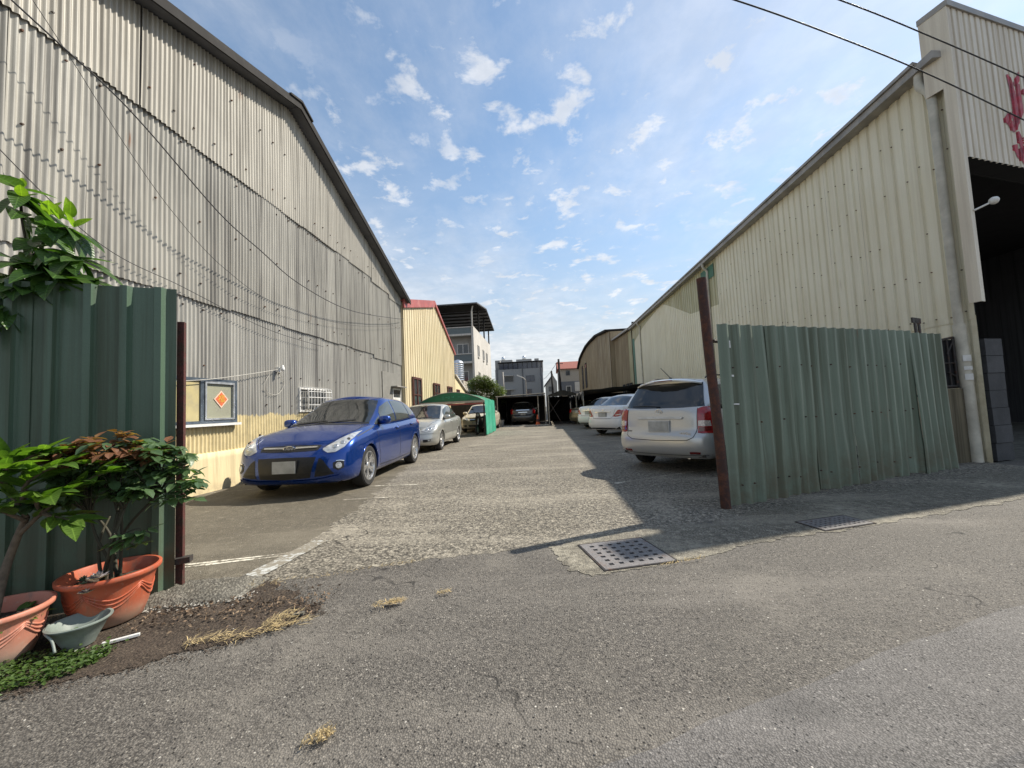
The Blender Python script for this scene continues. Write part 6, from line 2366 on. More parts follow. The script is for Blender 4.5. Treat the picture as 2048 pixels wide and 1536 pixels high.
# -- silver wagon (people carrier) from behind
WAGON = dict(
    yf=2.28, yr=-2.27, w=0.865, zs=0.245, Lf=0.50, Lr=0.36, pf=2.8, pr=3.6, wy=1.375, wr=0.315, arch=0.35, rim=0.215, tw=0.195, frise=0.01,
    levels=[(0.0, 0.085, 0.09, 0.12), (0.05, 0.05, 0.04, 0.07), (0.12, 0.015, 0.010, 0.022), (0.24, 0.0, 0.0, 0.0), (0.38, 0.0, 0.006, 0.0), (0.46, 0.006, 0.03, 0.02), (0.52, 0.010, 0.045, 0.075), (0.62, 0.006, 0.055, 0.085), (0.74, 0.006, 0.075, 0.095), (0.85, 0.014, 0.10, 0.11), (0.93, 0.035, 0.14, 0.13), (0.97, 0.055, 0.18, 0.145), (1.0, 0.085, 0.24, 0.165)],
    ztop=[(-2.35, 1.08), (-1.8, 1.075), (-1.0, 1.035), (0.5, 0.98), (1.0, 0.965), (1.4, 0.92), (1.8, 0.83), (2.25, 0.73)],
    crown=[(-2.3, 0.0), (0.6, 0.02), (1.0, 0.08), (1.5, 0.09), (2.1, 0.05)],
    gh=dict(levels=[(-0.05, 0.79, 1.36, -2.10), (0.0, 0.79, 1.28, -2.095), (0.2, 0.778, 1.03, -2.045), (0.4, 0.755, 0.78, -1.98), (0.6, 0.722, 0.53, -1.91), (0.78, 0.685, 0.31, -1.85), (0.90, 0.65, 0.17, -1.83), (0.97, 0.61, 0.08, -1.84), (1.0, 0.55, 0.0, -1.84)],
            Lf=0.36, Lr=0.22, pf=2.4, pr=3.2, crown=0.04,
            zb=[(-2.2, 1.075), (-1.0, 1.035), (0.0, 0.995), (0.8, 0.97), (1.4, 0.97)],
            zr=[(-2.1, 1.515), (-1.5, 1.545), (-0.5, 1.565), (0.0, 1.555), (0.4, 1.525), (1.2, 1.43)]),
    glass=dict(ws=([(-0.55, 1.49), (0, 1.53), (0.55, 1.49)], [(-0.68, 1.03), (0, 1.05), (0.68, 1.03)]),
               rw=([(-0.60, 1.478), (-0.3, 1.492), (0, 1.497), (0.3, 1.492), (0.60, 1.478)], [(-0.71, 1.085), (-0.35, 1.072), (0, 1.068), (0.35, 1.072), (0.71, 1.085)]),
               side=[([(0.40, 1.25), (0.2, 1.36), (-0.02, 1.44), (-0.20, 1.465)], [(0.66, 1.03), (0.3, 1.035), (-0.05, 1.04), (-0.22, 1.045)]),
                     ([(-0.27, 1.47), (-0.7, 1.47), (-1.05, 1.455)], [(-0.27, 1.05), (-0.7, 1.06), (-1.12, 1.075)]),
                     ([(-1.12, 1.45), (-1.5, 1.43), (-1.70, 1.405)], [(-1.18, 1.08), (-1.5, 1.095), (-1.88, 1.12)])]),
    gaps=[[(0.95, 0.93), (0.92, 0.6), (0.88, 0.32)], [(-0.24, 1.04), (-0.24, 0.6), (-0.22, 0.30)], [(-1.14, 1.06), (-1.10, 0.80), (-0.98, 0.6), (-0.96, 0.32)]],
    handles=[(-0.12, 0.90), (-1.02, 0.93)], mirror=(0.66, 1.03), belt_trim=[(0.80, 1.005), (0.0, 1.03), (-0.8, 1.05), (-1.85, 1.10)])


def rear_wagon(root, J, S, paint):
    for mir in (False, True):
        tl = J.patch('tail_light', C_RED, root, 'R', [(0.635, 1.045), (0.70, 1.07), (0.76, 1.075), (0.822, 1.055)], [(0.645, 0.665), (0.71, 0.655), (0.78, 0.66), (0.838, 0.675)], 0.012, 14, 14, 0.025, mir)
        J.patch('reverse_lens', C_CLEAR, tl, 'R', [(0.65, 0.855), (0.72, 0.862), (0.80, 0.858)], [(0.652, 0.775), (0.72, 0.768), (0.81, 0.772)], 0.018, 14, 5, 0.008, mir)
        J.patch('stop_lens', C_REDDK, tl, 'R', [(0.655, 0.755), (0.80, 0.755)], [(0.66, 0.69), (0.81, 0.70)], 0.016, 10, 4, 0.006, mir)
        J.patch('tail_light', C_RED, root, 'S', [(-1.92, 1.06), (-2.0, 1.06), (-2.10, 1.04)], [(-1.98, 0.66), (-2.05, 0.655), (-2.12, 0.66)], 0.012, 8, 10, 0.02, mir)
        J.patch('bumper_reflector', C_REDDK, root, 'R', [(0.52, 0.362), (0.60, 0.366), (0.68, 0.362)], [(0.52, 0.325), (0.60, 0.327), (0.67, 0.328)], 0.006, 10, 3, 0.01, mir)
    # tailgate outline, handle bar, plate recess
    J.strip('tailgate_gap', C_BLACK, root, 'R', [(-0.632, 1.06), (-0.632, 0.72), (-0.60, 0.60), (-0.50, 0.545), (0, 0.53), (0.50, 0.545), (0.60, 0.60), (0.632, 0.72), (0.632, 1.06)], 0.011, 0.002, n=60)
    J.patch('tailgate_garnish', M['whitepaint'], root, 'R', [(-0.42, 0.915), (0, 0.925), (0.42, 0.915)], [(-0.40, 0.882), (0, 0.886), (0.40, 0.882)], 0.030, 26, 3, 0.03)
    plate(root, J, 'R', 0.0, 0.765, 0.36, 0.17, lift=0.034)
    l, nn = J.hit('R', 0, 1.01)
    for (rx, rz, dz) in ((0.062, 0.043, 0), (0.022, 0.040, 0), (0.045, 0.018, 0.016)):
        b = MB()
        b.tube([l + Vector((rx * cos(t), -0.012, rz * sin(t) + dz)) for t in [2 * pi * k / 28 for k in range(29)]], 0.0055, 6, False)
        b.build('emblem', C_CHROME, root, smooth=True)
    T = Matrix.Rotation(pi / 2, 4, 'X')
    l, nn = J.hit('R', 0.46, 0.645)
    text_mesh('WISH', 0.075, 0.003, 'badge_lettering', C_ALLOY, root, Matrix.Translation(l + Vector((0, -0.006, 0))) @ T, 0.1)
    J.patch('small_badge', C_BLACK, root, 'R', [(-0.60, 0.685), (-0.53, 0.685)], [(-0.60, 0.668), (-0.53, 0.668)], 0.005, 6, 2, 0.004)
    # spoiler with brake light, wiper, aerial, roof rail
    rows = []
    for (y, z) in ((-1.55, 1.592), (-1.86, 1.580), (-1.955, 1.553), (-1.955, 1.530), (-1.89, 1.522), (-1.70, 1.53)):
        rows.append([Vector((lerp(-0.60, 0.60, i / 20), y + 0.16 * (abs(i - 10) / 10) ** 2.6, z - 0.075 * (abs(i - 10) / 10) ** 2.4)) for i in range(21)])
    b = MB()
    b.grid(rows + rows[:1])
    sp = b.build('spoiler', paint, root, smooth=True, sharp=0.8)
    b = MB()
    b.bx(-0.17, 0.17, -1.962, -1.95, 1.534, 1.550)
    b.build('brake_light', C_REDDK, sp)
    J.strip('wiper', C_BLACK, root, 'R', [(0.0, 1.085), (-0.3, 1.105), (-0.56, 1.10)], 0.018, 0.018, n=20)
    b = MB()
    b.tube([(-0.02, -1.62, 1.60), (-0.16, -1.70, 1.80)], [0.008, 0.005], 6)
    b.lathe([(0.03, 1.585), (0.025, 1.61), (0.0, 1.615)], 10, (-0.02, -1.62, 0))
    b.build('aerial', C_BLACK, root)
    for sx in (-1, 1):
        b = MB()
        b.tube([(sx * 0.52, -1.45, 1.575), (sx * 0.52, -1.3, 1.625), (sx * 0.52, 0.0, 1.64), (sx * 0.52, 0.12, 1.59)], 0.014, 6)
        b.build('roof_rail', C_BLACK, root)
    J.strip('bumper_groove', C_BLACK, root, 'R', [(-0.80, 0.315), (-0.4, 0.30), (0, 0.296), (0.4, 0.30), (0.80, 0.315)], 0.008, 0.002, n=40)
    b = MB()
    b.tube([(0.46, -2.14, 0.26), (0.46, -1.8, 0.26)], 0.03, 10)
    b.build('exhaust', C_CHROME, root)


build_car(WAGON, 'wagon_car', 'silver wagon seen from behind, nearest car on the right by the rusty pole', (3.50, 8.36, 0), radians(-45), P_CHAMP, None, rear_wagon)


def rear_suv(root, J, S, paint):
    quad_lamp(root, J, 'R', [(0.66, 1.06), (0.74, 1.07), (0.82, 1.05)], [(0.66, 0.75), (0.74, 0.74), (0.83, 0.75)], C_RED, 'tail_light')
    J.patch('chrome_bar', C_CHROME, root, 'R', [(-0.45, 1.015), (0, 1.02), (0.45, 1.015)], [(-0.45, 0.965), (0, 0.97), (0.45, 0.965)], 0.02, 20, 2, 0.02)
    J.patch('chrome_bar', C_CHROME, root, 'R', [(-0.30, 0.86), (0, 0.865), (0.30, 0.86)], [(-0.30, 0.82), (0, 0.825), (0.30, 0.82)], 0.02, 20, 2, 0.02)
    plate(root, J, 'R', 0.0, 0.70, 0.34, 0.16)


build_car(WAGON, 'van_car', 'dark van in the shadow of the end carport', (-1.47, 28.3, 0), radians(1), P_DARK, None, rear_suv)

# ------------------------------------------------------------------ scooter by the mint curtain
sc = thing('scooter', 'black scooter parked behind the mint curtain of the canvas carport', 'scooter', (-3.02, 18.55, 0), radians(168))
S_ = plain('black_plastic', (0.015, 0.015, 0.016), 0.35, 0, 0.2, 10, coat=0.4)
for y in (0.62, -0.62):
    m = MB()
    m.lathe([(0.16, -0.045), (0.22, -0.045), (0.245, -0.02), (0.245, 0.02), (0.22, 0.045), (0.16, 0.045)], 24, (0, y, 0.245), axis='X')
    wo = m.build('wheel', C_RUBBER, sc, smooth=True, sharp=0.6)
    m = MB()
    m.lathe([(0.0, -0.02), (0.165, -0.02), (0.165, 0.02), (0.0, 0.02)], 18, (0, y, 0.245), axis='X')
    m.build('rim', C_ALLOY, wo)
m = MB()
m.tube(crom([(0, 0.62, 0.27), (0, 0.52, 0.55), (0, 0.42, 0.85), (0, 0.36, 1.0)], 4), [0.03] * 13, 8)
m.build('fork', C_ALLOY, sc, smooth=True)
m = MB()
rows = []
for (y, z, hw, hh) in ((-0.95, 0.72, 0.05, 0.05), (-0.75, 0.70, 0.13, 0.13), (-0.35, 0.62, 0.16, 0.18), (0.0, 0.42, 0.15, 0.12), (0.2, 0.38, 0.15, 0.09), (0.35, 0.50, 0.17, 0.16), (0.45, 0.75, 0.17, 0.14), (0.50, 0.95, 0.10, 0.10)):
    rows.append([Vector((hw * cos(t), y, z + hh * sin(t))) for t in [2 * pi * k / 14 for k in range(14)]])
m.grid(rows, closed=True)
m.build('fairing', S_, sc, smooth=True)
m = MB()
rows = []
for (y, z, hw, hh) in ((-0.85, 0.82, 0.06, 0.03), (-0.6, 0.85, 0.13, 0.05), (-0.2, 0.80, 0.14, 0.05), (0.02, 0.76, 0.07, 0.03)):
    rows.append([Vector((hw * cos(t), y, z + hh * sin(t))) for t in [2 * pi * k / 12 for k in range(12)]])
m.grid(rows, closed=True)
m.build('seat', C_BLACK, sc, smooth=True)
m = MB()
m.tube(crom([(-0.34, 0.28, 1.03), (-0.15, 0.36, 1.02), (0, 0.38, 1.0), (0.15, 0.36, 1.02), (0.34, 0.28, 1.03)], 4), 0.018, 8)
m.build('handlebar', C_BLACK, sc, smooth=True)
for sx in (-1, 1):
    m = MB()
    m.tube([(0.22 * sx, 0.33, 1.03), (0.30 * sx, 0.34, 1.16)], 0.007, 6)
    m.box((0.33 * sx, 0.34, 1.2), (0.11, 0.02, 0.07))
    m.build('mirror', C_BLACK, sc)
m = MB()
m.lathe([(0, 0.06), (0.07, 0.05), (0.08, 0.0), (0.07, -0.03), (0, -0.03)], 16, (0, 0.50, 0.93), axis='Y')
m.build('headlight', C_LENS, sc, smooth=True)


# ------------------------------------------------------------------ plants and pots
def m_leaf(name, c0, c1, trans=0.35, gloss=0.35, hue=None):
    t = NT(name)
    p = t.obj()
    r = t.rnd()
    n = t.noise(p, 6, 4, 0.6)
    c = t.mix(r, c0, c1)
    c = t.mix(t.ramp(n, 0.35, 0.7, 0, 0.5), c, tuple(x * 0.6 for x in c0))
    if hue:
        c = t.mix(t.ramp(r, 0.75, 0.95), c, hue)
    # pale midrib and side veins
    xyz = t.sep(p)
    mid = t.ramp(t.math('ABSOLUTE', xyz[1]), 0.0, 0.018, 0.35, 0.0)
    c = t.mix(mid, c, tuple(min(1, x * 2.2) for x in c1))
    vein = t.math('SINE', t.math('MULTIPLY', t.math('ADD', xyz[0], t.math('MULTIPLY', t.math('ABSOLUTE', xyz[1]), -0.8)), 60.0))
    t.bump(t.math('ADD', t.math('MULTIPLY', vein, 0.4), n), 0.25, 0.01)
    t.set(c, 1 - gloss - 0.2, 0, 0.5)
    tr = t.n('ShaderNodeBsdfTranslucent')
    t.put(tr.inputs[0], t.mix(1.0, c, (1.6, 1.9, 0.55), 'MULTIPLY'))
    mx = t.n('ShaderNodeMixShader')
    mx.inputs[0].default_value = trans
    t.t.links.new(t.bsdf.outputs[0], mx.inputs[1])
    t.t.links.new(tr.outputs[0], mx.inputs[2])
    t.t.links.new(mx.outputs[0], t.out.inputs[0])
    return t.mat


L_BIG = m_leaf('broad_leaf', (0.035, 0.080, 0.018), (0.090, 0.165, 0.040), 0.38, 0.45)
L_YOUNG = m_leaf('young_leaf', (0.16, 0.26, 0.03), (0.22, 0.32, 0.045), 0.5)
L_POT = m_leaf('potted_leaf', (0.075, 0.150, 0.028), (0.15, 0.24, 0.045), 0.40, 0.45)
L_ROSE = m_leaf('rose_leaf', (0.070, 0.125, 0.055), (0.14, 0.20, 0.095), 0.32, 0.5)
L_ROSERED = m_leaf('rose_new_leaf', (0.20, 0.085, 0.05), (0.25, 0.165, 0.07), 0.35, 0.4)
L_WEED = m_leaf('weed_leaf', (0.065, 0.115, 0.025), (0.12, 0.19, 0.05), 0.35, 0.35)
L_TREE = m_leaf('tree_leaf', (0.060, 0.090, 0.025), (0.12, 0.15, 0.045), 0.3, hue=(0.17, 0.12, 0.05))
BARK = plain('bark', (0.13, 0.10, 0.07), 0.9, 0, 0.4, 25, bump=0.6)
TWIG = plain('green_twig', (0.040, 0.036, 0.020), 0.7, 0, 0.3, 25)
SOILP = M['soil']


def leaf_mesh(name, wr, fold, droop, mt, n=7, point=1.0, ruffle=0.0):
    """unit-length leaf along +X"""
    vs, fs = [], []
    for i in range(n + 1):
        u = i / n
        w = wr * (sin(pi * u ** 0.85) ** 0.8) * (1 - 0.25 * u * point) + 0.004
        z = -droop * u * u
        rf = ruffle * sin(u * 14)
        vs += [(u, -w, z + fold * w + rf), (u, 0, z), (u, w, z + fold * w - rf)]
    for i in range(n):
        a = i * 3
        fs += [(a, a + 3, a + 4, a + 1), (a + 1, a + 4, a + 5, a + 2)]
    me = bpy.data.meshes.new(name)
    me.from_pydata(vs, [], fs)
    me.materials.append(mt)
    me.polygons.foreach_set('use_smooth', [True] * len(fs))
    return me


def orient(d, up=Vector((0, 0, 1)), roll=0.0):
    x = Vector(d).normalized()
    y = up.cross(x)
    if y.length < 1e-3:
        y = Vector((0, 1, 0))
    y.normalize()
    z = x.cross(y)
    Mx = Matrix((x, y, z)).transposed()
    return (Mx @ Matrix.Rotation(roll, 3, 'X')).to_euler()


def add_leaf(parent, meshes, p, d, size, roll=0.0, name='leaf'):
    o = inst(name, RND.choice(meshes), parent, Vector(p) - OFF.get(parent.name, Vector()), orient(d, roll=roll), (size, size * RND.uniform(0.85, 1.15), size))
    return o


big = [leaf_mesh('broad_leaf', 0.24, 0.25, 0.22, L_BIG), leaf_mesh('broad_leaf', 0.27, 0.18, 0.40, L_BIG), leaf_mesh('broad_leaf', 0.22, 0.35, 0.12, L_BIG)]
young = [leaf_mesh('young_leaf', 0.30, 0.3, 0.1, L_YOUNG), leaf_mesh('young_leaf', 0.26, 0.4, -0.05, L_YOUNG)]
potl = [leaf_mesh('potted_leaf', 0.19, 0.35, 0.18, L_POT), leaf_mesh('potted_leaf', 0.21, 0.22, 0.30, L_POT), leaf_mesh('potted_leaf', 0.18, 0.45, 0.05, L_POT)]
rose = [leaf_mesh('rose_leaf', 0.30, 0.30, 0.15, L_ROSE, 5), leaf_mesh('rose_leaf', 0.33, 0.15, 0.30, L_ROSE, 5)]
rosr = [leaf_mesh('rose_new_leaf', 0.30, 0.30, 0.15, L_ROSERED, 5), leaf_mesh('rose_new_leaf', 0.27, 0.45, 0.30, L_ROSERED, 5)]

# -- bough hanging over the dark green fence
bt = thing('tree', 'broad-leaved bough hanging over the top of the dark green fence, upper left', 'tree', (-4.1, 2.9, 0))
m = MB()
m.tube(crom([(-4.1, 2.9, 0), (-4.12, 2.85, 1.2), (-4.0, 2.75, 2.0), (-3.85, 2.6, 2.35)], 5), [0.05] * 16, 8)
m.build('trunk', BARK, bt, smooth=True, world=True)
bough = [[(-4.0, 2.72, 2.05), (-3.75, 2.55, 2.5), (-3.45, 2.42, 2.62), (-3.28, 2.38, 2.60)],
         [(-3.85, 2.6, 2.35), (-3.6, 2.42, 2.45), (-3.35, 2.35, 2.42), (-3.18, 2.38, 2.36)],
         [(-3.9, 2.6, 2.3), (-3.7, 2.35, 2.25), (-3.5, 2.25, 2.2), (-3.38, 2.22, 2.12)],
         [(-3.85, 2.6, 2.35), (-3.75, 2.45, 2.75), (-3.66, 2.38, 2.92)],
         [(-3.9, 2.5, 2.3), (-3.6, 2.32, 2.34), (-3.40, 2.30, 2.30), (-3.26, 2.32, 2.22)],
         [(-3.95, 2.5, 2.1), (-3.72, 2.28, 2.14), (-3.55, 2.2, 2.08), (-3.45, 2.18, 2.0)],
         [(-3.9, 2.6, 2.2), (-3.62, 2.48, 2.28), (-3.38, 2.46, 2.28), (-3.22, 2.47, 2.24)]]
for b in bough:
    m = MB()
    P = crom(b, 6)
    m.tube(P, [lerp(0.016, 0.005, i / (len(P) - 1)) for i in range(len(P))], 6)
    m.build('branch', TWIG, bt, smooth=True, world=True)
    for i in range(5, len(P)):
        for k in range(2):
            a = RND.uniform(0, 2 * pi)
            d = Vector((0.6 + 0.5 * cos(a), -0.1 + 0.6 * sin(a), RND.uniform(-0.85, 0.10)))
            add_leaf(bt, big, P[i], d, RND.uniform(0.17, 0.31), RND.uniform(-0.5, 0.5))
for p in ((-3.24, 2.36, 2.66), (-3.32, 2.36, 2.66), (-3.40, 2.36, 2.70), (-3.66, 2.38, 2.93), (-3.62, 2.36, 2.85), (-3.22, 2.37, 2.60)):
    for k in range(2):
        add_leaf(bt, young, p, (RND.uniform(-0.4, 0.6), RND.uniform(-0.5, 0.3), RND.uniform(0.2, 0.9)), RND.uniform(0.08, 0.15))


# -- terracotta pots
def m_pot(name, c0, c1, scuff):
    t = NT(name)
    p = t.obj()
    a = t.noise(p, 5, 6, 0.6)
    b = t.noise(p, 40, 5, 0.7)
    z = t.sep(p)[2]
    c = t.mix(t.ramp(a, 0.3, 0.7), c0, c1)
    c = t.mix(t.math('MULTIPLY', t.ramp(z, 0.16, 0.0), t.ramp(a, 0.25, 0.6)), c, scuff)
    c = t.mix(t.ramp(b, 0.56, 0.74, 0, 0.6), c, scuff)
    d2 = t.noise(t.vec(p, (14, 14, 3)), 1.0, 6, 0.7)
    c = t.mix(t.ramp(d2, 0.50, 0.72, 0, 0.6), c, tuple(x * 0.45 for x in scuff))
    t.bump(t.math('ADD', a, t.math('MULTIPLY', b, 0.4)), 0.15, 0.005)
    return t.set(c, 0.48, 0, 0.45)


M['terracotta'] = m_pot('terracotta_plastic', (0.36, 0.075, 0.033), (0.46, 0.11, 0.05), (0.36, 0.24, 0.17))
M['terracotta2'] = m_pot('faded_terracotta', (0.46, 0.17, 0.11), (0.55, 0.23, 0.16), (0.45, 0.34, 0.27))


def pot(name, label, loc, R, H, mt, tilt=0.0):
    t = thing(name, label, 'plant pot', (loc[0], loc[1], 0.014), 0)

    def wob(a, z):
        return 1.0
    prof = [(0.0, 0.0), (R * 0.60, 0.0), (R * 0.64, 0.008), (R * 0.74, H * 0.25), (R * 0.80, H * 0.5), (R * 0.86, H * 0.74), (R * 0.90, H * 0.86), (R * 0.985, H * 0.90), (R * 1.0, H * 0.93), (R * 1.0, H * 0.99), (R * 0.985, H), (R * 0.93, H), (R * 0.91, H * 0.97), (R * 0.86, H * 0.86), (R * 0.80, H * 0.70)]
    m = MB()
    m.lathe(prof, 56)
    m.build('shell', mt, t, smooth=True, sharp=0.9)
    # raised swags
    for k in range(5):
        for j in range(3):
            a0 = 2 * pi * k / 5
            pts = []
            for i in range(13):
                u = i / 12
                a = a0 + 2 * pi / 5 * u
                z = H * (0.76 - j * 0.035) - H * (0.20 + 0.05 * j) * sin(pi * u)
                rr = R * interp([(0.25 * H, 0.742), (0.5 * H, 0.802), (0.74 * H, 0.862), (0.86 * H, 0.90)], z)
                pts.append((rr * cos(a), rr * sin(a), z))
            b = MB()
            b.tube(pts, 0.0055, 6)
            b.build('swag', mt, t, smooth=True)
    m = MB()
    m.grid([[Vector((R * 0.81 * s_ * cos(a), R * 0.81 * s_ * sin(a), H * 0.74 + 0.02 * sin(a * 3 + s_ * 5) * s_)) for a in [2 * pi * k / 28 for k in range(28)]] for s_ in (1.0, 0.7, 0.4, 0.01)], closed=True)
    m.build('potting_soil', SOILP, t, smooth=True)
    return t


PA = (-2.72, 2.235)
PB = (-2.90, 1.835)
pot('plant_pot', 'large orange terracotta pot holding the rose bush, at the fence end', PA, 0.235, 0.300, M['terracotta'])
pot('plant_pot', 'faded terracotta pot at the left picture edge with a broad-leaved plant', PB, 0.215, 0.26, M['terracotta2'])
M['basin'] = plain('grey_green_plastic', (0.20, 0.235, 0.21), 0.5, 0, 0.25, 8, dirt=(0.13, 0.14, 0.12))
bs_ = thing('basin', 'small grey-green plastic basin on the ground between the terracotta pots', 'basin', (-2.60, 1.985, 0.014))
m = MB()
m.lathe([(0.0, 0.0), (0.062, 0.0), (0.066, 0.012), (0.09, 0.06), (0.118, 0.118), (0.130, 0.122), (0.131, 0.128), (0.118, 0.130), (0.108, 0.118), (0.082, 0.058), (0.055, 0.016), (0.0, 0.014)], 40)
m.build('bowl', M['basin'], bs_, smooth=True, sharp=0.9)
m = MB()
m.tube(crom([(-0.12, -0.05, 0.128), (-0.05, -0.115, 0.122), (0.02, -0.135, 0.095), (0.06, -0.15, 0.045)], 5), 0.006, 6)
m.build('handle', M['basin'], bs_, smooth=True)
for k in range(9):
    a = RND.uniform(0, 6.28)
    inst('weed_leaf', RND.choice(potl), bs_, (0.04 * cos(a), 0.04 * sin(a), 0.05), orient((cos(a), sin(a), 0.5)), (0.06, 0.05, 0.06))

# -- broad-leaved plant in the left pot
pa = thing('potted_plant', 'broad-leaved light green plant with slender trunk in the faded pot', 'plant', (PB[0], PB[1], 0.20))
stems = [[(PB[0] - 0.05, PB[1] + 0.03, 0.20), (-3.02, 1.95, 0.42), (-3.02, 2.0, 0.60), (-2.97, 2.0, 0.70)],
         [(-3.02, 2.0, 0.60), (-2.90, 2.02, 0.72), (-2.78, 2.05, 0.82), (-2.66, 2.08, 0.90), (-2.58, 2.10, 0.93)],
         [(-2.97, 2.0, 0.70), (-3.0, 1.95, 0.85), (-3.02, 1.92, 1.0), (-2.95, 1.9, 1.05)],
         [(-3.02, 1.92, 0.93), (-2.92, 1.93, 1.02), (-2.82, 1.95, 1.07)],
         [(-2.90, 2.02, 0.72), (-2.80, 2.0, 0.70), (-2.70, 2.0, 0.68)],
         [(-2.97, 2.0, 0.68), (-2.96, 1.90, 0.76), (-2.90, 1.82, 0.82)],
         [(-2.95, 1.97, 0.80), (-2.86, 1.92, 0.90), (-2.76, 1.93, 0.97), (-2.68, 1.96, 1.0)],
         [(-3.0, 1.93, 0.90), (-2.92, 1.84, 0.97), (-2.82, 1.82, 1.0)],
         [(-2.90, 2.02, 0.72), (-2.82, 1.94, 0.80), (-2.72, 1.93, 0.84)]]
for k, b in enumerate(stems):
    m = MB()
    P = crom(b, 5)
    r0, r1 = (0.022, 0.015) if k == 0 else (0.013, 0.005)
    m.tube(P, [lerp(r0, r1, i / (len(P) - 1)) for i in range(len(P))], 8)
    m.build('trunk' if k == 0 else 'branch', BARK, pa, smooth=True, world=True)
    if k:
        for i in range(3, len(P)):
            sgn = 1 if i % 2 else -1
            t = (P[min(i + 1, len(P) - 1)] - P[i - 1]).normalized()
            side = Vector((-t.y, t.x, 0)) * sgn
            d = t * 0.9 + side * RND.uniform(0.4, 1.0) + Vector((0, 0, RND.uniform(-0.25, 0.25)))
            add_leaf(pa, potl, P[i], d, RND.uniform(0.14, 0.23), RND.uniform(-0.5, 0.5))
            if i % 2 == 0:
                add_leaf(pa, potl, P[i], t + Vector((RND.uniform(-0.4, 0.4), RND.uniform(-0.6, 0.2), RND.uniform(-0.3, 0.4))), RND.uniform(0.11, 0.17), RND.uniform(-0.4, 0.4))
for i in range(26):       # low leaves round the foot
    a = RND.uniform(-1.2, 1.9)
    add_leaf(pa, potl, (PB[0] + 0.12 * cos(a), PB[1] + 0.12 * sin(a), 0.20), (cos(a), sin(a) * 0.8, RND.uniform(0.1, 0.8)), RND.uniform(0.06, 0.10))

# -- rose bush
rb = thing('rose_bush', 'dense rose bush with reddish new leaves in the orange terracotta pot', 'plant', (PA[0], PA[1], 0.24))
nleaf = 0
small_pts = []


def rose_spray(parent, p, d, red, size, obj=True):
    global nleaf
    t = Vector(d).normalized()
    side = Vector((-t.y, t.x, 0))
    if side.length < 0.1:
        side = Vector((1, 0, 0))
    side.normalize()
    for (u, dd) in ((0.0, t * 0.6 + side), (0.0, t * 0.6 - side), (0.5, t + side * 0.8), (0.5, t - side * 0.8), (1.0, t)):
        q = Vector(p) + t * u * size * 0.9
        dv = dd + Vector((0, 0, RND.uniform(-0.75, 0.45)))
        if nleaf < 295:
            add_leaf(parent, rosr if red else rose, q, dv, size * RND.uniform(0.7, 1.2), RND.uniform(-0.8, 0.8))
            nleaf += 1
        else:
            small_pts.append((q, dv, size * RND.uniform(0.8, 1.1), red))


tips = []
rr_ = random.Random(21)
for k in range(78):
    # sprays spread on a flattened crown; the bush leans to the right along the fence
    u, v = rr_.random(), rr_.random()
    x = lerp(-3.08, -2.40, u)
    y = 2.20 + 0.30 * (x + 2.74) + rr_.uniform(-0.13, 0.12)
    z = lerp(0.70, 1.06, v ** 0.8) + 0.06 * sin(3 * u)
    tips.append(Vector((x, y, z)))
tips += [Vector((-2.36, 2.36, 0.82)), Vector((-2.31, 2.38, 0.76)), Vector((-2.33, 2.35, 0.90)), Vector((-2.27, 2.40, 0.80)), Vector((-2.40, 2.30, 0.70)), Vector((-2.30, 2.36, 0.70)), Vector((-2.98, 2.12, 1.08)), Vector((-2.82, 2.15, 1.12)), Vector((-2.66, 2.2, 1.16)), Vector((-2.60, 2.25, 1.12)), Vector((-2.48, 2.3, 1.08)), Vector((-2.52, 2.2, 0.46)), Vector((-2.50, 2.22, 0.52))]
CANE = []
for k in range(8):
    e = Vector((lerp(-2.95, -2.48, (k + 0.5) / 8) + rr_.uniform(-0.03, 0.03), 2.22 + rr_.uniform(-0.06, 0.10), rr_.uniform(0.62, 0.80)))
    b0 = Vector((PA[0] + rr_.uniform(-0.07, 0.07), PA[1] + rr_.uniform(-0.06, 0.06), 0.20))
    mid = b0.lerp(e, 0.5) + Vector((rr_.uniform(-0.06, 0.06), rr_.uniform(-0.05, 0.05), 0.05))
    P = crom([b0, mid, e], 7)
    m = MB()
    m.tube(P, [lerp(0.011, 0.006, i / (len(P) - 1)) for i in range(len(P))], 6)
    m.build('cane', TWIG, rb, smooth=True, world=True)
    CANE += P[8:]
for k, tp in enumerate(tips):
    b0 = min(CANE, key=lambda q: (q - tp).length + rr_.uniform(0, 0.08))
    mid = b0.lerp(tp, 0.5) + Vector((rr_.uniform(-0.05, 0.05), rr_.uniform(-0.05, 0.05), 0.04))
    P = crom([b0, mid, tp], 6)
    m = MB()
    m.tube(P, [lerp(0.0045, 0.002, i / (len(P) - 1)) for i in range(len(P))], 5)
    m.build('stem', TWIG, rb, smooth=True, world=True)
    n_sp = 4
    for j in range(n_sp):
        i = len(P) - 1 - j
        a = rr_.uniform(0, 6.28)
        red = (tp.z > 0.98 and tp.x < -2.5) and rr_.random() < 0.85
        rose_spray(rb, P[i], (cos(a) * 0.9 + 0.2, sin(a) * 0.9 - 0.35, rr_.uniform(-0.15, 0.35)), red, rr_.uniform(0.055, 0.088))
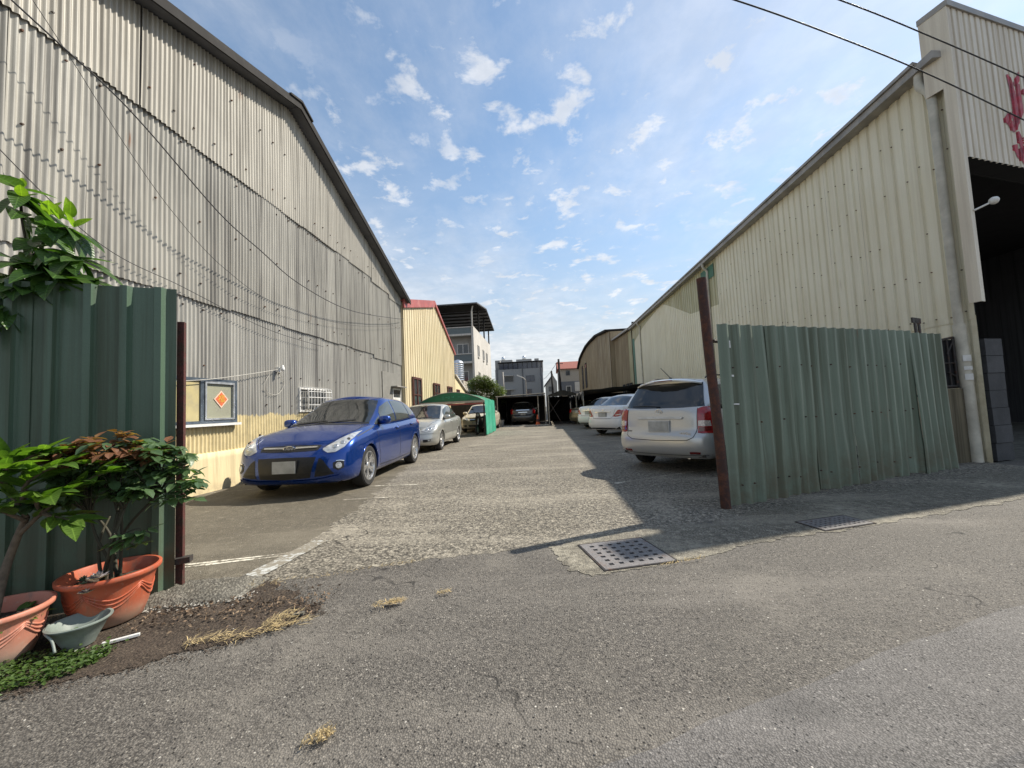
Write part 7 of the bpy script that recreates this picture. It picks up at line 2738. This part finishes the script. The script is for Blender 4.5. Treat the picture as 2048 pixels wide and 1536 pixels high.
# remaining leaves as one mass
mbs = MB()
mbs.mi = 0
for (q, dv, sz, red) in small_pts:
    E = orient(dv, roll=RND.uniform(-0.3, 0.3)).to_matrix()
    mbs.mi = 1 if red else 0
    vs = [(0, 0, 0), (0.3, -0.28, 0.06), (0.3, 0.28, 0.06), (0.65, -0.26, 0.0), (0.65, 0.26, 0.0), (1.0, 0, -0.15), (0.35, 0, 0), (0.65, 0, -0.06)]
    mbs.add([q + E @ (Vector(v) * sz) for v in vs], [(0, 1, 6), (0, 6, 2), (1, 3, 7, 6), (6, 7, 4, 2), (3, 5, 7), (7, 5, 4)])
if small_pts:
    o = mbs.build('foliage', [L_ROSE, L_ROSERED], rb, world=True, recalc=False)
    o['kind'] = 'stuff'

# -- grey rosette succulent on the pot's rim
su = thing('succulent', 'pale grey rosette succulent spilling over the rim of the orange pot', 'plant', (-2.60, 2.07, 0.315))
L_SUC = m_leaf('succulent_leaf', (0.30, 0.26, 0.27), (0.42, 0.37, 0.37), 0.1, 0.3)
suc = leaf_mesh('succulent_leaf', 0.30, 0.45, -0.25, L_SUC, 5)
L_SUG = m_leaf('succulent_green', (0.10, 0.14, 0.08), (0.18, 0.2, 0.13), 0.1, 0.3)
suc2 = leaf_mesh('succulent_leaf', 0.30, 0.45, -0.25, L_SUG, 5)
for (cx, cy, cz, R_, me) in ((0, 0, 0.01, 0.055, suc), (-0.055, -0.03, -0.025, 0.042, suc2), (-0.02, -0.04, -0.05, 0.04, suc), (-0.09, 0.0, 0.0, 0.035, suc2)):
    for ring, (n, el, s_) in enumerate(((9, 0.15, 1.0), (7, 0.6, 0.75), (5, 1.1, 0.5))):
        for k in range(n):
            a = 2 * pi * k / n + ring * 0.4
            inst('leaf', me, su, (cx, cy, cz + ring * 0.006), orient(Vector((cos(a) * cos(el), sin(a) * cos(el) - 0.3, sin(el)))), (R_ * s_,) * 3)

# -- ground-cover weeds at the lower left
mb = MB()
for k in range(2600):
    u, v = RND.random(), RND.random()
    x = lerp(-3.2, -2.33, u)
    yc = 1.60 + (x + 2.9) * 0.45
    y = yc + (v - 0.5) * lerp(0.55, 0.16, u) * 1.2
    if RND.random() < 0.12:
        y += RND.uniform(-0.1, 0.1)
    z = RND.uniform(0.012, 0.06) * (1 - 0.5 * u)
    a = RND.uniform(0, 6.28)
    E = orient((cos(a), sin(a), RND.uniform(-0.1, 0.7)), roll=RND.uniform(-0.5, 0.5)).to_matrix()
    sz = RND.uniform(0.012, 0.03)
    vs = [(0, 0, 0), (0.5, -0.38, 0.1), (1.0, 0, -0.1), (0.5, 0.38, 0.1)]
    mb.add([Vector((x, y, z)) + E @ (Vector(q) * sz) for q in vs], [(0, 1, 2), (0, 2, 3)])
o = mb.build('weeds', L_WEED, None, recalc=False)
tag(o, 'low mat of small green weeds on the ground at the lower left corner', 'weeds', kind='stuff')

# -- dry straw tufts
STRAW = plain('dry_straw', (0.50, 0.38, 0.19), 0.8, 0, 0.4, 30)


def straw(label, blobs, n, L=0.09):
    mb = MB()
    for k in range(n):
        (cx, cy, rx, ry, rot) = RND.choice(blobs)
        a, r = RND.uniform(0, 6.28), RND.random() ** 0.5
        px_, py_ = rx * r * cos(a), ry * r * sin(a)
        x = cx + px_ * cos(rot) - py_ * sin(rot)
        y = cy + px_ * sin(rot) + py_ * cos(rot)
        d = rot + RND.gauss(0, 0.7)
        l = RND.uniform(0.3, 1) * L
        h = RND.uniform(0.002, 0.022)
        p0 = Vector((x, y, 0.013 + RND.uniform(0, 0.01)))
        p1 = p0 + Vector((cos(d) * l, sin(d) * l, h))
        pm = p0.lerp(p1, 0.5) + Vector((RND.uniform(-0.01, 0.01), RND.uniform(-0.01, 0.01), RND.uniform(0, 0.012)))
        w = Vector((-sin(d), cos(d), 0)) * RND.uniform(0.0010, 0.0022)
        mb.add([p0 - w, p0 + w, pm + w, pm - w, p1], [(0, 1, 2, 3), (3, 2, 4)])
    return tag(mb.build('dry_grass', STRAW, None, recalc=False), label, 'dry grass', kind='stuff')


straw('dry yellow straw lying along the edge of the soil strip', [(-1.70, 2.06, 0.16, 0.035, 0.5), (-1.52, 2.17, 0.12, 0.03, 0.5), (-1.62, 2.22, 0.10, 0.05, 0.7), (-1.9, 2.02, 0.12, 0.03, 0.4)], 300)
straw('small tuft of dry straw on the asphalt near the soil strip', [(-1.05, 2.39, 0.08, 0.02, 0.35), (-1.0, 2.41, 0.05, 0.015, 0.3)], 160, 0.06)
straw('scattered straw along the seam between lot and apron', [(-1.6, 2.83, 0.25, 0.02, 0.35), (-1.2, 3.0, 0.2, 0.02, 0.33), (-2.05, 2.68, 0.2, 0.05, 0.4), (0.95, 2.98, 0.2, 0.012, 0.35), (-0.72, 2.53, 0.05, 0.015, 0.3)], 240, 0.05)
straw('pale patch of fine straw dust on the road near the bottom edge', [(-0.90, 1.42, 0.05, 0.03, 0.6), (-0.87, 1.44, 0.03, 0.02, 0.2)], 170, 0.025)

# -- dead leaves and broken bits in the soil
DEAD = plain('dead_leaf', (0.15, 0.10, 0.062), 0.85, 0, 0.75, 18, dirt=(0.30, 0.22, 0.14), objspace=False)
mb = MB()
for k in range(520):
    u = RND.random()
    x = lerp(-2.55, -1.45, u)
    yc = lerp(2.28, 2.42, u)
    y = yc + RND.gauss(0, 0.11)
    if y < 1.75 + (x + 2.5) * 0.40:
        continue
    a = RND.uniform(0, 6.28)
    E = orient((cos(a), sin(a), RND.uniform(-0.2, 0.35)), roll=RND.uniform(-0.8, 0.8)).to_matrix()
    sz = RND.uniform(0.008, 0.032)
    vs = [(0, 0, 0), (0.5, -0.25, 0.12), (1.0, 0, 0), (0.5, 0.25, 0.10)]
    mb.add([Vector((x, y, RND.uniform(0.014, 0.03))) + E @ (Vector(q) * sz) for q in vs], [(0, 1, 2), (0, 2, 3)])
tag(mb.build('leaf_litter', DEAD, None, recalc=False), 'brown dead leaves and twigs strewn over the soil strip', 'leaf litter', kind='stuff')

STONE = plain('pale_grit', (0.34, 0.32, 0.28), 0.85, 0, 0.4, 40)
ico = [Vector(v).normalized() for v in ((1, 0, 0), (-1, 0, 0), (0, 1, 0), (0, -1, 0), (0, 0, 1), (0, 0, -1))]
icf = [(0, 2, 4), (2, 1, 4), (1, 3, 4), (3, 0, 4), (2, 0, 5), (1, 2, 5), (3, 1, 5), (0, 3, 5)]
mb = MB()


def stone(x, y, z, s_):
    mb.add([Vector((x, y, z)) + Vector((v.x * s_ * RND.uniform(0.6, 1.4), v.y * s_ * RND.uniform(0.6, 1.4), v.z * s_ * 0.7 * RND.uniform(0.6, 1.2))) for v in ico], icf)


for k in range(260):        # crumbled cement along the broken edge
    u = RND.random()
    stone(lerp(-2.6, -2.05, u) + RND.gauss(0, 0.03), lerp(2.36, 2.52, u) + RND.gauss(0, 0.035), 0.016, RND.uniform(0.003, 0.012))
for k in range(500):
    stone(RND.uniform(-2.4, 4.0), RND.uniform(1.0, 5.5), 0.008, RND.uniform(0.0015, 0.0055))
tag(mb.build('gravel', STONE, None, recalc=False), 'loose pale grit and crumbs of cement on the ground', 'gravel', kind='stuff')

SOILC = plain('soil_crumb', (0.065, 0.048, 0.035), 0.95, 0, 0.5, 40)
mb = MB()
for k in range(2600):
    u = RND.random()
    e0 = Vector((lerp(-3.0, -1.40, u), 0, 0))
    yl = interp([(-3.0, 1.48), (-2.55, 1.60), (-1.75, 2.02), (-1.45, 2.32)], e0.x)
    yh = interp([(-3.0, 2.4), (-2.2, 2.78), (-1.75, 2.62), (-1.45, 2.32)], e0.x)
    y = (yl + RND.gauss(0, 0.045)) if RND.random() < 0.6 else (yh + RND.gauss(0, 0.05) if RND.random() < 0.5 else RND.uniform(yl, yh))
    stone(e0.x + RND.gauss(0, 0.03), y, 0.007, RND.uniform(0.0015, 0.0065))
tag(mb.build('soil_crumbs', SOILC, None, recalc=False), 'dark crumbs of earth scattered along the edge of the soil strip', 'soil', kind='stuff')

# -- rough cement lump at the foot of the fence end
mb = MB()
rows = []
for j in range(9):
    v = j / 8
    row = []
    for i in range(22):
        u = i / 21
        x = lerp(-2.80, -2.10, u)
        y = lerp(2.30, 2.66, v) + 0.14 * u
        e = min(1, 6 * u * (1 - u) * 1.2) * min(1, 5 * v * (1.15 - v))
        z = 0.010 + 0.055 * max(0, e) * (0.75 + 0.25 * sin(i * 1.7 + j * 2.3)) + RND.uniform(-0.005, 0.005)
        row.append(Vector((x + RND.uniform(-0.008, 0.008), y + RND.uniform(-0.008, 0.008), z if e > 0.02 else 0.004)))
    rows.append(row)
mb.grid(rows)
tag(mb.build('cement_lump', M['mound'], None, smooth=True), 'rough grey cement lump at the end of the dark green fence', 'cement')

# splinter of pale wood by the basin
mb = MB()
mb.box((-2.39, 2.02, 0.022), (0.15, 0.018, 0.012), radians(38))
tag(mb.build('wood_splinter', M['whitepaint']), 'short pale stick on the soil just right of the orange pot', 'stick')
mb = MB()
mb.prism([(-1.56, 2.255, 0.014), (-1.50, 2.275, 0.014), (-1.505, 2.30, 0.014), (-1.555, 2.285, 0.014)], (0, 0, 0.012))
tag(mb.build('stone', M['mound']), 'flat grey stone lying among the dry straw', 'stone')

# ------------------------------------------------------------------ bushy tree at the back, left of the end carport
tr = thing('tree', 'bushy small tree with olive and brownish leaves behind the green carport', 'tree', (-4.3, 28.5, 0))
m = MB()
for (dx, dy, h) in ((0, 0, 1.9), (-0.7, 0.3, 2.2), (0.7, 0.2, 2.0), (-1.3, 0.1, 1.8), (1.1, -0.1, 1.7)):
    m.tube(crom([(-4.3 + dx * 0.2, 28.5, 0), (-4.3 + dx * 0.5, 28.5 + dy * 0.5, h * 0.5), (-4.3 + dx, 28.5 + dy, h)], 4), [lerp(0.07, 0.02, i / 8) for i in range(9)], 6)
m.build('trunk', BARK, tr, smooth=True, world=True)
mb = MB()
rt = random.Random(5)
cl = [(-5.2, 28.2, 3.0, 0.5), (-4.7, 28.2, 3.25, 0.5), (-4.2, 28.3, 3.2, 0.5), (-3.7, 28.2, 2.9, 0.5), (-3.2, 28.3, 2.4, 0.5), (-5.4, 28.4, 2.1, 0.55), (-4.9, 28.5, 2.6, 0.62), (-4.4, 28.4, 2.75, 0.6), (-3.9, 28.6, 2.45, 0.6), (-3.4, 28.5, 2.05, 0.5), (-5.0, 28.3, 1.9, 0.55), (-4.2, 28.2, 2.0, 0.65), (-3.6, 28.2, 1.7, 0.5), (-5.6, 28.8, 1.6, 0.5), (-3.05, 28.4, 1.75, 0.4), (-4.6, 28.9, 2.9, 0.35), (-4.1, 28.6, 3.0, 0.3)]
for k in range(14000):
    (cx, cy, cz, R_) = rt.choice(cl)
    v = Vector((rt.gauss(0, 1), rt.gauss(0, 1), rt.gauss(0, 1))).normalized() * R_ * (rt.random() ** 0.45) * rt.uniform(0.8, 1.15)
    p = Vector((cx, cy, cz)) + v
    E = orient((rt.uniform(-1, 1), rt.uniform(-1, 1), rt.uniform(-0.6, 0.6)), roll=rt.uniform(-1, 1)).to_matrix()
    sz = rt.uniform(0.07, 0.15)
    mb.add([p + E @ (Vector(q) * sz) for q in ((0, 0, 0), (0.5, -0.3, 0.05), (1, 0, -0.1), (0.5, 0.3, 0.05))], [(0, 1, 2, 3)])
mb.build('crown', L_TREE, tr, world=True, recalc=False)
